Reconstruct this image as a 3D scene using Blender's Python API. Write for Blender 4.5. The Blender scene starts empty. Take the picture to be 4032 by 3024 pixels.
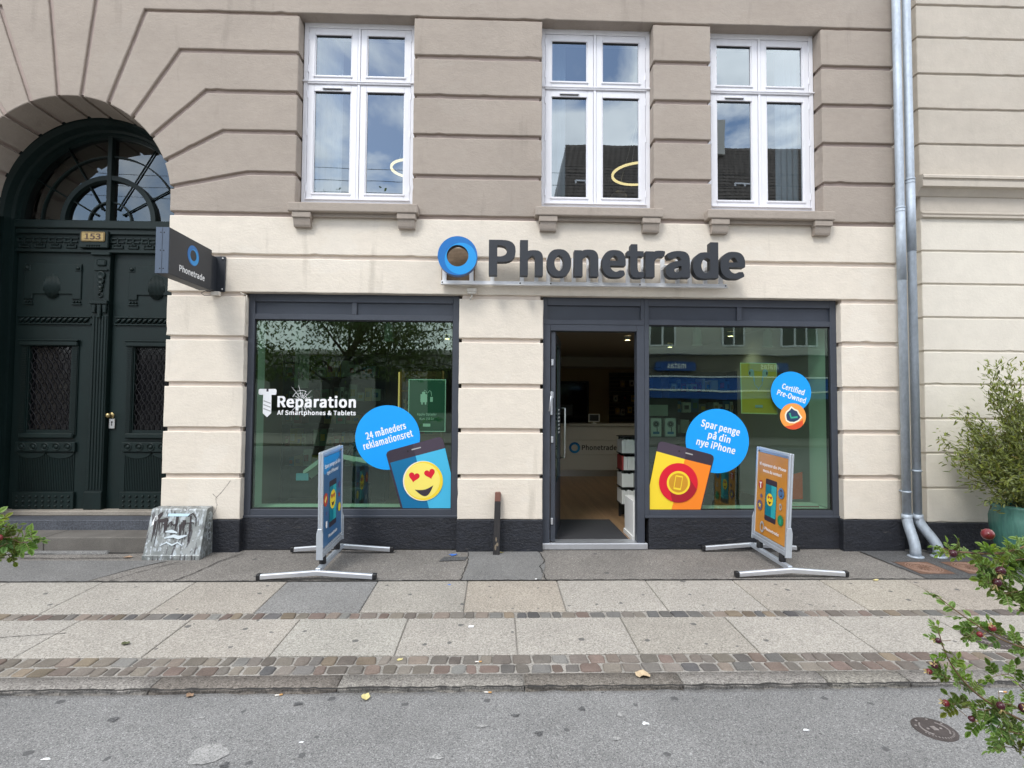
import bpy, bmesh, math, random, os
import numpy as np
from mathutils import Vector, Matrix

S = bpy.context.scene
COL = S.collection
R_ = math.radians

# ------------------------------------------------------------------ camera
cd = bpy.data.cameras.new("camera")
cam = bpy.data.objects.new("camera", cd)
COL.objects.link(cam)
S.camera = cam
right = Vector((0.9995275, -0.0300300, 0.0065496))
up = Vector((-0.0076901, -0.0380222, 0.9992473))
fwd = Vector((0.0297583, 0.9988256, 0.0382352))
cam.matrix_world = Matrix((
    (right.x, up.x, -fwd.x, 0.0),
    (right.y, up.y, -fwd.y, -5.75),
    (right.z, up.z, -fwd.z, 1.5132),
    (0, 0, 0, 1)))
cd.sensor_width = 36
cd.lens = 18.716
cd.clip_start = 0.05
cd.clip_end = 2000

# ------------------------------------------------------------------ world
SUN_EL, SUN_AZ = R_(52), R_(-28)      # azimuth measured from -Y (behind the camera), negative = left
W = bpy.data.worlds.new("World")
S.world = W
W.use_nodes = True
wt = W.node_tree
for n in list(wt.nodes):
    wt.nodes.remove(n)
wo = wt.nodes.new('ShaderNodeOutputWorld')
bg = wt.nodes.new('ShaderNodeBackground')
sky = wt.nodes.new('ShaderNodeTexSky')
sky.sky_type = 'NISHITA'
sky.sun_disc = False
sky.sun_elevation = SUN_EL
sky.sun_rotation = R_(180) - SUN_AZ
sky.air_density = 1.0
sky.dust_density = 0.6
tc = wt.nodes.new('ShaderNodeTexCoord')
mp = wt.nodes.new('ShaderNodeMapping')
mp.inputs['Scale'].default_value = (1.0, 1.0, 1.9)
mp.inputs['Location'].default_value = (0.35, 0.1, 0.22)
nz = wt.nodes.new('ShaderNodeTexNoise')
nz.inputs['Scale'].default_value = 2.6
nz.inputs['Detail'].default_value = 9
nz.inputs['Roughness'].default_value = 0.56
nz.inputs['Distortion'].default_value = 0.35
rp = wt.nodes.new('ShaderNodeValToRGB')
rp.color_ramp.elements[0].position = 0.385
rp.color_ramp.elements[1].position = 0.49
nz2 = wt.nodes.new('ShaderNodeTexNoise')
nz2.inputs['Scale'].default_value = 4.5
nz2.inputs['Detail'].default_value = 6
cr = wt.nodes.new('ShaderNodeValToRGB')
cr.color_ramp.elements[0].position = 0.3
cr.color_ramp.elements[0].color = (7.2, 7.6, 8.2, 1)
cr.color_ramp.elements[1].position = 0.7
cr.color_ramp.elements[1].color = (11.5, 11.8, 12.2, 1)
mx = wt.nodes.new('ShaderNodeMixRGB')
L = wt.links.new
L(tc.outputs['Generated'], mp.inputs['Vector'])
L(mp.outputs['Vector'], nz.inputs['Vector'])
L(mp.outputs['Vector'], nz2.inputs['Vector'])
L(nz.outputs['Fac'], rp.inputs['Fac'])
L(nz2.outputs['Fac'], cr.inputs['Fac'])
L(rp.outputs['Color'], mx.inputs['Fac'])
L(sky.outputs['Color'], mx.inputs['Color1'])
L(cr.outputs['Color'], mx.inputs['Color2'])
L(mx.outputs['Color'], bg.inputs['Color'])
bg.inputs['Strength'].default_value = 0.12
L(bg.outputs['Background'], wo.inputs['Surface'])

# ------------------------------------------------------------------ sun (soft, behind thin cloud)
sd = bpy.data.lights.new("sun", 'SUN')
sd.energy = 1.0
sd.angle = R_(15)
sd.color = (1.0, 0.97, 0.92)
sun = bpy.data.objects.new("sun", sd)
COL.objects.link(sun)
sdir = Vector((math.cos(SUN_EL) * math.sin(SUN_AZ), -math.cos(SUN_EL) * math.cos(SUN_AZ), math.sin(SUN_EL)))
sun.rotation_euler = sdir.to_track_quat('Z', 'Y').to_euler()
sun.location = (-8, -20, 20)

S.view_settings.view_transform = 'Standard'
S.view_settings.look = 'None'
S.view_settings.gamma = 1
S.view_settings.exposure = 0.92
S.render.engine = 'CYCLES'
S.cycles.use_denoising = True
S.cycles.max_bounces = 10
S.cycles.transparent_max_bounces = 16
S.cycles.diffuse_bounces = 4
S.cycles.glossy_bounces = 4
S.cycles.caustics_reflective = False
S.cycles.caustics_refractive = False

# ================================================================== materials
def lin(h):
    h = h.lstrip('#')
    o = []
    for i in (0, 2, 4):
        c = int(h[i:i + 2], 16) / 255
        o.append(c / 12.92 if c <= 0.04045 else ((c + 0.055) / 1.055) ** 2.4)
    return tuple(o)


MATS = {}


def mat(name, col, rough=0.7, metal=0.0, var=None, bump=None, spec=0.5, tint=False, emit=None, sub=None, stain=None):
    """var: list of (scale, amount, stretch) noise variations, bump: (scale, strength, dist, stretch)"""
    if name in MATS:
        return MATS[name]
    if isinstance(col, str):
        col = lin(col)
    m = bpy.data.materials.new(name)
    m.use_nodes = True
    t = m.node_tree
    b = t.nodes['Principled BSDF']
    b.inputs['Base Color'].default_value = (*col, 1)
    b.inputs['Roughness'].default_value = rough
    b.inputs['Metallic'].default_value = metal
    b.inputs['Specular IOR Level'].default_value = spec
    src = None
    if var or bump or tint:
        c = t.nodes.new('ShaderNodeTexCoord')
    if tint:
        a = t.nodes.new('ShaderNodeVertexColor')
        a.layer_name = 'tint'
        src = a.outputs['Color']
    if var:
        for i, (sc, am, st) in enumerate(var):
            mpn = t.nodes.new('ShaderNodeMapping')
            mpn.inputs['Scale'].default_value = st or (1, 1, 1)
            t.links.new(c.outputs['Object'], mpn.inputs['Vector'])
            n = t.nodes.new('ShaderNodeTexNoise')
            n.inputs['Scale'].default_value = sc
            n.inputs['Detail'].default_value = 7
            n.inputs['Roughness'].default_value = 0.62
            t.links.new(mpn.outputs['Vector'], n.inputs['Vector'])
            r = t.nodes.new('ShaderNodeMapRange')
            r.inputs['From Min'].default_value = 0.3
            r.inputs['From Max'].default_value = 0.7
            r.inputs['To Min'].default_value = 1 - am
            r.inputs['To Max'].default_value = 1 + am
            t.links.new(n.outputs['Fac'], r.inputs['Value'])
            x = t.nodes.new('ShaderNodeMixRGB')
            x.blend_type = 'MULTIPLY'
            x.inputs['Fac'].default_value = 1
            if src is None:
                x.inputs['Color1'].default_value = (*col, 1)
            else:
                t.links.new(src, x.inputs['Color1'])
            t.links.new(r.outputs['Result'], x.inputs['Color2'])
            src = x.outputs['Color']
    if stain:
        # old repairs with a firm outline, and thin runs of dirt with a shape of their own
        for (sc, st, lo, hi, colr, am) in stain:
            mpn = t.nodes.new('ShaderNodeMapping')
            mpn.inputs['Scale'].default_value = st
            t.links.new(c.outputs['Object'], mpn.inputs['Vector'])
            n = t.nodes.new('ShaderNodeTexNoise')
            n.inputs['Scale'].default_value = sc
            n.inputs['Detail'].default_value = 5
            n.inputs['Roughness'].default_value = 0.6
            t.links.new(mpn.outputs['Vector'], n.inputs['Vector'])
            r = t.nodes.new('ShaderNodeMapRange')
            r.inputs['From Min'].default_value = lo
            r.inputs['From Max'].default_value = hi
            r.inputs['To Max'].default_value = am
            t.links.new(n.outputs['Fac'], r.inputs['Value'])
            x = t.nodes.new('ShaderNodeMixRGB')
            t.links.new(r.outputs['Result'], x.inputs['Fac'])
            t.links.new(src, x.inputs['Color1'])
            x.inputs['Color2'].default_value = (*colr, 1)
            src = x.outputs['Color']
    if src is not None:
        t.links.new(src, b.inputs['Base Color'])
    if bump:
        sc, stg, dist, st = bump
        mpn = t.nodes.new('ShaderNodeMapping')
        mpn.inputs['Scale'].default_value = st or (1, 1, 1)
        t.links.new(c.outputs['Object'], mpn.inputs['Vector'])
        n = t.nodes.new('ShaderNodeTexNoise')
        n.inputs['Scale'].default_value = sc
        n.inputs['Detail'].default_value = 8
        n.inputs['Roughness'].default_value = 0.65
        t.links.new(mpn.outputs['Vector'], n.inputs['Vector'])
        bp = t.nodes.new('ShaderNodeBump')
        bp.inputs['Strength'].default_value = stg
        bp.inputs['Distance'].default_value = dist
        t.links.new(n.outputs['Fac'], bp.inputs['Height'])
        t.links.new(bp.outputs['Normal'], b.inputs['Normal'])
    if emit:
        b.inputs['Emission Color'].default_value = (*emit[0], 1)
        b.inputs['Emission Strength'].default_value = emit[1]
    if sub:
        b.inputs['Subsurface Weight'].default_value = 0
    MATS[name] = m
    return m


def grain(name, base, speck, scale, rough=0.9, tint=False, spots=0.0, bumpd=0.004, lowvar=0.12):
    """granular stone or asphalt: several colours of grain by a voronoi, soft stains, dark gum spots"""
    m = bpy.data.materials.new(name)
    m.use_nodes = True
    t = m.node_tree
    N = t.nodes.new
    K = t.links.new
    b = t.nodes['Principled BSDF']
    b.inputs['Roughness'].default_value = rough
    b.inputs['Specular IOR Level'].default_value = 0.3
    c = N('ShaderNodeTexCoord')
    v = N('ShaderNodeTexVoronoi')
    v.inputs['Scale'].default_value = scale
    K(c.outputs['Object'], v.inputs['Vector'])
    sep = N('ShaderNodeSeparateColor')
    K(v.outputs['Color'], sep.inputs['Color'])
    ramp = N('ShaderNodeValToRGB')
    els = ramp.color_ramp.elements
    els[0].position = 0
    els[0].color = (*speck[0], 1)
    els[1].position = 1
    els[1].color = (*speck[-1], 1)
    for i, s in enumerate(speck[1:-1]):
        e = els.new((i + 1) / (len(speck) - 1))
        e.color = (*s, 1)
    K(sep.outputs[0], ramp.inputs['Fac'])
    nf = N('ShaderNodeTexNoise')
    nf.inputs['Scale'].default_value = scale * 0.45
    nf.inputs['Detail'].default_value = 4
    K(c.outputs['Object'], nf.inputs['Vector'])
    rf = N('ShaderNodeMapRange')
    rf.inputs['From Min'].default_value = 0.3
    rf.inputs['From Max'].default_value = 0.7
    rf.inputs['To Min'].default_value = 0.78
    rf.inputs['To Max'].default_value = 1.22
    K(nf.outputs['Fac'], rf.inputs['Value'])
    m1 = N('ShaderNodeMixRGB')
    m1.blend_type = 'MULTIPLY'
    m1.inputs['Fac'].default_value = 1
    K(ramp.outputs['Color'], m1.inputs['Color1'])
    K(rf.outputs['Result'], m1.inputs['Color2'])
    nl = N('ShaderNodeTexNoise')
    nl.inputs['Scale'].default_value = 1.7
    nl.inputs['Detail'].default_value = 8
    nl.inputs['Roughness'].default_value = 0.65
    K(c.outputs['Object'], nl.inputs['Vector'])
    rl = N('ShaderNodeMapRange')
    rl.inputs['From Min'].default_value = 0.3
    rl.inputs['From Max'].default_value = 0.7
    rl.inputs['To Min'].default_value = 1 - lowvar
    rl.inputs['To Max'].default_value = 1 + lowvar
    K(nl.outputs['Fac'], rl.inputs['Value'])
    m2 = N('ShaderNodeMixRGB')
    m2.blend_type = 'MULTIPLY'
    m2.inputs['Fac'].default_value = 1
    K(m1.outputs['Color'], m2.inputs['Color1'])
    K(rl.outputs['Result'], m2.inputs['Color2'])
    src = m2.outputs['Color']
    if tint:
        a = N('ShaderNodeVertexColor')
        a.layer_name = 'tint'
        m3 = N('ShaderNodeMixRGB')
        m3.blend_type = 'MULTIPLY'
        m3.inputs['Fac'].default_value = 1
        K(src, m3.inputs['Color1'])
        K(a.outputs['Color'], m3.inputs['Color2'])
        src = m3.outputs['Color']
    if spots:
        v2 = N('ShaderNodeTexVoronoi')
        v2.voronoi_dimensions = '2D'
        v2.inputs['Scale'].default_value = 4.6
        nd = N('ShaderNodeTexNoise')
        nd.inputs['Scale'].default_value = 30
        K(c.outputs['Object'], nd.inputs['Vector'])
        ad = N('ShaderNodeVectorMath')
        ad.operation = 'MULTIPLY_ADD'
        ad.inputs[1].default_value = (0.03, 0.03, 0.03)
        K(nd.outputs['Color'], ad.inputs[0])
        K(c.outputs['Object'], ad.inputs[2])
        K(ad.outputs['Vector'], v2.inputs['Vector'])
        s2 = N('ShaderNodeSeparateColor')
        K(v2.outputs['Color'], s2.inputs['Color'])
        # radius differs from cell to cell; many cells have none
        sz = N('ShaderNodeMapRange')
        sz.inputs['From Min'].default_value = 0
        sz.inputs['From Max'].default_value = 1
        sz.inputs['To Min'].default_value = 0.03
        sz.inputs['To Max'].default_value = 0.115
        K(s2.outputs[1], sz.inputs['Value'])
        gt = N('ShaderNodeMath')
        gt.operation = 'GREATER_THAN'
        gt.inputs[1].default_value = 1 - spots
        K(s2.outputs[0], gt.inputs[0])
        szm = N('ShaderNodeMath')
        szm.operation = 'MULTIPLY'
        K(sz.outputs['Result'], szm.inputs[0])
        K(gt.outputs[0], szm.inputs[1])
        sz = szm
        lt = N('ShaderNodeMath')
        lt.operation = 'SUBTRACT'
        K(sz.outputs[0], lt.inputs[0])
        K(v2.outputs['Distance'], lt.inputs[1])
        ml = N('ShaderNodeMath')
        ml.operation = 'MULTIPLY'
        ml.use_clamp = True
        ml.inputs[1].default_value = 60
        K(lt.outputs[0], ml.inputs[0])
        ml2 = N('ShaderNodeMath')
        ml2.operation = 'MULTIPLY'
        ml2.inputs[1].default_value = 0.75
        K(ml.outputs[0], ml2.inputs[0])
        m4 = N('ShaderNodeMixRGB')
        K(ml2.outputs[0], m4.inputs['Fac'])
        K(src, m4.inputs['Color1'])
        m4.inputs['Color2'].default_value = (0.07, 0.07, 0.072, 1)
        src = m4.outputs['Color']
    K(src, b.inputs['Base Color'])
    bp = N('ShaderNodeBump')
    bp.inputs['Strength'].default_value = 0.5
    bp.inputs['Distance'].default_value = bumpd
    K(nf.outputs['Fac'], bp.inputs['Height'])
    K(bp.outputs['Normal'], b.inputs['Normal'])
    MATS[name] = m
    return m


def glass(name, tint, gain, lo=0.05, refl=(.95, 1, .98)):
    m = bpy.data.materials.new(name)
    m.use_nodes = True
    t = m.node_tree
    t.nodes.remove(t.nodes['Principled BSDF'])
    o = t.nodes['Material Output']
    tr = t.nodes.new('ShaderNodeBsdfTransparent')
    tr.inputs['Color'].default_value = (*tint, 1)
    gl = t.nodes.new('ShaderNodeBsdfGlossy')
    gl.inputs['Roughness'].default_value = 0.0
    gl.inputs['Color'].default_value = (*refl, 1)
    fr = t.nodes.new('ShaderNodeFresnel')
    # the same reflectance from both sides of the pane
    ge = t.nodes.new('ShaderNodeNewGeometry')
    io = t.nodes.new('ShaderNodeMapRange')
    io.inputs['To Min'].default_value = 1.52
    io.inputs['To Max'].default_value = 1 / 1.52
    t.links.new(ge.outputs['Backfacing'], io.inputs['Value'])
    t.links.new(io.outputs['Result'], fr.inputs['IOR'])
    mu = t.nodes.new('ShaderNodeMath')
    mu.operation = 'MULTIPLY_ADD'
    mu.use_clamp = True
    mu.inputs[1].default_value = gain
    mu.inputs[2].default_value = lo
    # very slight waviness of the pane
    c = t.nodes.new('ShaderNodeTexCoord')
    n = t.nodes.new('ShaderNodeTexNoise')
    n.inputs['Scale'].default_value = 1.3
    n.inputs['Detail'].default_value = 1
    t.links.new(c.outputs['Object'], n.inputs['Vector'])
    bp = t.nodes.new('ShaderNodeBump')
    bp.inputs['Strength'].default_value = 0.25
    bp.inputs['Distance'].default_value = 0.006
    t.links.new(n.outputs['Fac'], bp.inputs['Height'])
    t.links.new(bp.outputs['Normal'], gl.inputs['Normal'])
    mi = t.nodes.new('ShaderNodeMixShader')
    t.links.new(fr.outputs[0], mu.inputs[0])
    t.links.new(mu.outputs[0], mi.inputs['Fac'])
    t.links.new(tr.outputs[0], mi.inputs[1])
    t.links.new(gl.outputs[0], mi.inputs[2])
    t.links.new(mi.outputs[0], o.inputs['Surface'])
    MATS[name] = m
    return m


TAUPE = mat('taupe_render', (0.376, 0.325, 0.280), 0.92, var=[(1.1, 0.07, (1, 1, 1.6)), (9, 0.05, (1, 1, 2)), (120, 0.05, None)], bump=(30, 0.45, 0.010, (1, 1, 1.5)), spec=0.2, stain=[(0.9, (1, 1, 1.3), .56, .585, (.41,.365,.32), .22), (2.6, (1.6, 1, .22), .60, .72, (.24,.21,.18), .5), (26, (1, 1, .8), .70, .76, (.22,.20,.18), .5), (5, (1, 1, 1), .62, .70, (.44,.40,.36), .16)])
CREAM = mat('cream_render', (0.74, 0.672, 0.578), 0.9, var=[(0.9, 0.06, (1, 1, 1.5)), (7, 0.045, (1, 1, 2)), (120, 0.04, None)], bump=(28, 0.45, 0.010, (1, 1, 1.5)), spec=0.2, stain=[(0.9, (1, 1, 1.3), .56, .585, (.80,.755,.68), .22), (2.6, (1.6, 1, .22), .60, .72, (.48,.43,.36), .5), (26, (1, 1, .8), .70, .76, (.42,.38,.33), .5), (5, (1, 1, 1), .62, .70, (.66,.60,.51), .16)])
GROOVE_T = mat('groove_render', (0.43, 0.35, 0.315), 0.95, var=[(8, 0.08, None)])
GROOVE_C = mat('groove_cream', (0.74, 0.65, 0.57), 0.95, var=[(8, 0.06, None)])
PLINTH = mat('black_plinth_paint', (0.016, 0.018, 0.025), 0.6, var=[(5, 0.35, (1, 1, 3)), (40, 0.2, None)], stain=[(9, (1, 1, 2.5), .63, .70, (.10, .095, .09), .45), (40, (1, 1, 1), .70, .74, (.2, .19, .18), .5)], bump=(26, 0.7, 0.02, (1, 1, 1.5)))
FRAME_W = mat('white_window_paint', (0.80, 0.80, 0.84), 0.38, var=[(14, 0.03, (1, 1, 0.3))])
FRAME_G = mat('anthracite_frame_paint', (0.052, 0.060, 0.078), 0.42, var=[(6, 0.08, None)])
PANEL_G = mat('anthracite_panel_paint', (0.042, 0.050, 0.068), 0.36, var=[(2.5, 0.1, None)])
GASKET = mat('black_gasket', (0.012, 0.012, 0.014), 0.6)
GLASS_UP = glass('upper_window_glass', (0.66, 0.74, 0.78), 3.2, 0.15, (.86, .95, 1.0))
GLASS_SHOP = glass('shop_window_glass', (0.52, 0.76, 0.60), 2.5, 0.05, (.80, 1.0, .88))
GLASS_FAN = glass('fanlight_glass', (0.55, 0.6, 0.6), 2.9, 0.0)
DOOR_GR = mat('dark_green_door_paint', (0.0055, 0.0145, 0.0140), 0.5, spec=.28, var=[(3, 0.2, (1, 1, 0.4)), (30, 0.1, None)], bump=(50, 0.15, 0.004, (1, 1, 0.2)))
IRON = mat('black_iron', (0.014, 0.014, 0.016), 0.5, 0.4)
BRASS = mat('old_brass', (0.42, 0.33, 0.16), 0.35, 0.9, var=[(30, 0.2, None)])
STEEL = mat('brushed_steel', (0.62, 0.62, 0.62), 0.3, 1.0)
ALU = mat('anodised_aluminium', (0.66, 0.68, 0.72), 0.36, 0.75, var=[(12, 0.06, None)])
ALU_F = mat('snap_frame_aluminium', (0.55, 0.60, 0.66), 0.4, 0.5, var=[(10, 0.05, None)])
ZINC = mat('zinc_pipe', (0.42, 0.475, 0.54), 0.62, 0.4, var=[(3, 0.16, (3, 3, 0.5)), (28, 0.12, (1, 1, .6))], bump=(40, 0.08, 0.004, None))
BLACK_P = mat('black_plastic', (0.013, 0.013, 0.015), 0.5)
RUBBER = mat('black_rubber', (0.018, 0.018, 0.02), 0.7)
WHITE_P = mat('white_plastic', (0.78, 0.78, 0.76), 0.45)
CREAM_P = mat('cream_plastic', (0.62, 0.58, 0.51), 0.5)
RUST = mat('rusty_cast_iron', (0.17, 0.095, 0.065), 0.85, 0.2, var=[(14, 0.3, None), (90, 0.2, None)], bump=(90, 0.3, 0.003, None))
RUST_L = mat('worn_cast_iron', (0.27, 0.17, 0.125), 0.75, 0.2, var=[(50, 0.2, None)])
CASTIRON = mat('dark_cast_iron', (0.075, 0.062, 0.058), 0.75, 0.3, var=[(20, 0.2, None), (120, 0.25, None)], bump=(120, 0.3, 0.002, None))
CASTIRON_L = mat('worn_iron_edge', (0.24, 0.215, 0.205), 0.6, 0.3, var=[(60, 0.3, None)])
GRANITE = mat('granite_step', (0.135, 0.125, 0.112), 0.85, var=[(5, 0.16, None), (160, 0.3, None)], bump=(60, 0.4, 0.006, None))
SLATE = mat('speckled_terrazzo', (0.075, 0.082, 0.098), 0.7, var=[(5, 0.15, None), (70, 0.55, None)])
SILLWOOD = mat('weathered_sill', (0.30, 0.27, 0.23), 0.85, var=[(8, 0.25, (0.3, 1, 1)), (60, 0.15, None)])
SIGN_D = mat('sign_letter_grey', (0.024, 0.028, 0.036), 0.5, var=[(4, 0.08, None)])
SIGN_S = mat('sign_letter_side', (0.020, 0.024, 0.031), 0.55)
BLUE_A = mat('logo_blue', (0.001, 0.15, 0.47), 0.35)
BLUE_B = mat('logo_blue_light', (0.006, 0.29, 0.70), 0.33)
BLUE_C = mat('logo_blue_deep', (0.002, 0.06, 0.22), 0.4)
STICK_BLUE = mat('sticker_blue', (0.0, 0.345, 0.91), 0.55)
WHITE = mat('sticker_white', (0.86, 0.87, 0.88), 0.55)
S_DARK = mat('sticker_dark', (0.038, 0.028, 0.044), 0.5)
S_DARK2 = mat('sticker_dark_plum', (0.062, 0.045, 0.068), 0.5)
S_TEAL = mat('sticker_teal', (0.0, 0.155, 0.34), 0.5)
S_CYAN = mat('sticker_cyan', (0.06, 0.48, 0.75), 0.5)
S_YEL = mat('sticker_yellow', (0.92, 0.68, 0.035), 0.5)
S_YEL2 = mat('sticker_yellow_light', (0.95, 0.80, 0.16), 0.5)
S_RED = mat('sticker_red', (0.70, 0.008, 0.030), 0.5)
S_RED2 = mat('sticker_dark_red', (0.38, 0.008, 0.022), 0.5)
S_ORG = mat('sticker_orange', (0.95, 0.25, 0.018), 0.5)
S_ORG2 = mat('sticker_light_orange', (0.95, 0.36, 0.07), 0.5)
S_VER = mat('sticker_vermilion', (0.75, 0.085, 0.022), 0.5)
S_CREAM = mat('sticker_cream', (0.93, 0.86, 0.66), 0.5)
S_NAVY = mat('sticker_navy', (0.022, 0.05, 0.12), 0.5)
S_GREEN = mat('sticker_green', (0.04, 0.42, 0.26), 0.5)
S_AMBER = mat('sticker_amber', (0.62, 0.30, 0.02), 0.5)
S_GREY = mat('sticker_grey', (0.42, 0.42, 0.42), 0.5)

# ================================================================== object helpers
ORG = {}


def tag(o, label=None, cat=None, group=None, kind=None):
    if label:
        o['label'] = label
    if cat:
        o['category'] = cat
    if group:
        o['group'] = group
    if kind:
        o['kind'] = kind
    return o


def empty(name, loc, label=None, cat=None, group=None, rot=(0, 0, 0)):
    o = bpy.data.objects.new(name, None)
    o.empty_display_size = 0.1
    COL.objects.link(o)
    o.location = loc
    o.rotation_euler = rot
    ORG[o.name] = Vector(loc)
    return tag(o, label, cat, group)


class MB:
    """collects simple solids; build() links them as one mesh object"""

    def __init__(self):
        self.bm = bmesh.new()
        self.col = self.bm.loops.layers.color.new('tint')
        self.mats = []

    def mi(self, m):
        if m is None:
            return 0
        if m not in self.mats:
            self.mats.append(m)
        return self.mats.index(m)

    def face(self, vs, m=None, tint=None):
        try:
            f = self.bm.faces.new(vs)
        except ValueError:
            return None
        f.material_index = self.mi(m)
        if tint:
            for l in f.loops:
                l[self.col] = (*tint, 1)
        return f

    def v(self, p):
        return self.bm.verts.new(p)

    def box(self, x0, x1, y0, y1, z0, z1, m=None, bevel=0.0, seg=1, tint=None):
        if bevel <= 0:
            vs = [self.v((x, y, z)) for x in (x0, x1) for y in (y0, y1) for z in (z0, z1)]
            for q in ((0, 1, 3, 2), (4, 6, 7, 5), (0, 4, 5, 1), (2, 3, 7, 6), (0, 2, 6, 4), (1, 5, 7, 3)):
                self.face([vs[i] for i in q], m, tint)
            return
        t = bmesh.new()
        r = bmesh.ops.create_cube(t, size=1)
        for w in t.verts:
            w.co = Vector(((x0 + x1) / 2 + w.co.x * (x1 - x0), (y0 + y1) / 2 + w.co.y * (y1 - y0), (z0 + z1) / 2 + w.co.z * (z1 - z0)))
        bmesh.ops.bevel(t, geom=list(t.edges), offset=bevel, segments=seg, affect='EDGES', profile=0.5)
        self.merge(t, m, tint)

    def merge(self, t, m=None, tint=None, M=None):
        mp_ = {}
        for w in t.verts:
            mp_[w] = self.v(M @ w.co if M else w.co)
        for f in t.faces:
            g = self.face([mp_[w] for w in f.verts], m, tint)
            if g:
                g.smooth = f.smooth
        t.free()

    def prism(self, pts, y0, y1, m=None, ch=0.0, back=False, tint=None, axis='y'):
        """polygon (a,b) extruded along an axis, front at y0, optional chamfer of the front edge"""
        def P(a, b, c):
            return (a, c, b) if axis == 'y' else ((c, a, b) if axis == 'x' else (a, b, c))
        n = len(pts)
        inner = inset(pts, ch) if ch else pts
        f = [self.v(P(a, b, y0)) for a, b in inner]
        d = 1 if y1 > y0 else -1
        mid = [self.v(P(a, b, y0 + d * ch * 0.8)) for a, b in pts] if ch else f
        bk = [self.v(P(a, b, y1)) for a, b in pts]
        self.face(f, m, tint)
        for i in range(n):
            j = (i + 1) % n
            if ch:
                self.face([f[i], f[j], mid[j], mid[i]], m, tint)
            self.face([mid[i], mid[j], bk[j], bk[i]], m, tint)
        if back:
            self.face(bk[::-1], m, tint)

    def tube(self, path, r, m=None, n=10, cap=True, tint=None, smooth=True):
        """round tube along points; r a number or one radius per point"""
        P = [Vector(p) for p in path]
        rs = r if isinstance(r, (list, tuple)) else [r] * len(P)
        rings = []
        ref = None
        for i, p in enumerate(P):
            d = (P[min(i + 1, len(P) - 1)] - P[max(i - 1, 0)]).normalized()
            if ref is None:
                ref = d.orthogonal().normalized()
            ref = (ref - d * ref.dot(d))
            if ref.length < 1e-6:
                ref = d.orthogonal()
            ref.normalize()
            b = d.cross(ref)
            rings.append([self.v(p + (ref * math.cos(2 * math.pi * k / n) + b * math.sin(2 * math.pi * k / n)) * rs[i]) for k in range(n)])
        for a, b in zip(rings, rings[1:]):
            for k in range(n):
                f = self.face([a[k], a[(k + 1) % n], b[(k + 1) % n], b[k]], m, tint)
                if f:
                    f.smooth = smooth
        if cap:
            self.face(rings[0][::-1], m, tint)
            self.face(rings[-1], m, tint)

    def lathe(self, prof, c, m=None, n=24, axis='z', cap=True, smooth=True, a0=0, a1=2 * math.pi):
        """prof: (radius, height) list turned about an axis through c"""
        c = Vector(c)
        full = abs(a1 - a0 - 2 * math.pi) < 1e-6
        k_ = n if full else n + 1
        rings = []
        for r, h in prof:
            ring = []
            for k in range(k_):
                a = a0 + (a1 - a0) * k / n
                u, w = r * math.cos(a), r * math.sin(a)
                p = (u, w, h) if axis == 'z' else ((u, h, w) if axis == 'y' else (h, u, w))
                ring.append(self.v(c + Vector(p)))
            rings.append(ring)
        for A, B in zip(rings, rings[1:]):
            for k in range(n):
                f = self.face([A[k], A[(k + 1) % k_], B[(k + 1) % k_], B[k]], m)
                if f:
                    f.smooth = smooth
        if cap:
            if prof[0][0] > 1e-5:
                self.face(rings[0][::-1], m)
            if prof[-1][0] > 1e-5:
                self.face(rings[-1], m)

    def quad(self, pts, m=None, tint=None):
        return self.face([self.v(p) for p in pts], m, tint)

    def build(self, name, m=None, parent=None, label=None, cat=None, group=None, kind=None, loc=None, local=False, recalc=True):
        if self.bm.faces and recalc:
            bmesh.ops.recalc_face_normals(self.bm, faces=list(self.bm.faces))
        me = bpy.data.meshes.new(name)
        off = Vector((0, 0, 0))
        if parent is not None and not local:
            off = ORG.get(parent.name, Vector((0, 0, 0)))
        if loc is not None:
            off = Vector(loc)
        if off.length > 0:
            for w in self.bm.verts:
                w.co -= off
        self.bm.to_mesh(me)
        self.bm.free()
        for x in (self.mats or [m]):
            me.materials.append(x)
        o = bpy.data.objects.new(name, me)
        COL.objects.link(o)
        if parent is not None:
            o.parent = parent
            ORG[o.name] = ORG.get(parent.name, Vector((0, 0, 0)))
        else:
            ORG[o.name] = off
            o.location = off
        return tag(o, label, cat, group, kind)


def lineint(p, d, q, e):
    cr_ = d[0] * e[1] - d[1] * e[0]
    if abs(cr_) < 1e-7:
        return None
    t = ((q[0] - p[0]) * e[1] - (q[1] - p[1]) * e[0]) / cr_
    return (p[0] + d[0] * t, p[1] + d[1] * t)


def area(pts):
    return 0.5 * sum(pts[i][0] * pts[(i + 1) % len(pts)][1] - pts[(i + 1) % len(pts)][0] * pts[i][1] for i in range(len(pts)))


def inset(pts, g):
    """offset every edge of the polygon inwards by g (number or one per edge)"""
    n = len(pts)
    gs = g if isinstance(g, (list, tuple)) else [g] * n
    s = 1 if area(pts) > 0 else -1
    ed = []
    for i in range(n):
        a, b = pts[i], pts[(i + 1) % n]
        dx, dy = b[0] - a[0], b[1] - a[1]
        l = math.hypot(dx, dy) or 1e-9
        nx, ny = -dy / l * s, dx / l * s
        ed.append(((a[0] + nx * gs[i], a[1] + ny * gs[i]), (dx / l, dy / l)))
    out = []
    for i in range(n):
        p = lineint(*ed[i - 1], *ed[i])
        if p is None or math.hypot(p[0] - pts[i][0], p[1] - pts[i][1]) > 6 * (abs(gs[i - 1]) + abs(gs[i]) + 1e-4):
            p = ed[i][0]
        out.append(p)
    return out


def copy_tree(o, parent=None):
    c = o.copy()
    COL.objects.link(c)
    if parent is not None:
        c.parent = parent
    for ch in [x for x in bpy.data.objects if x.parent == o]:
        copy_tree(ch, c)
    return c

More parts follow.
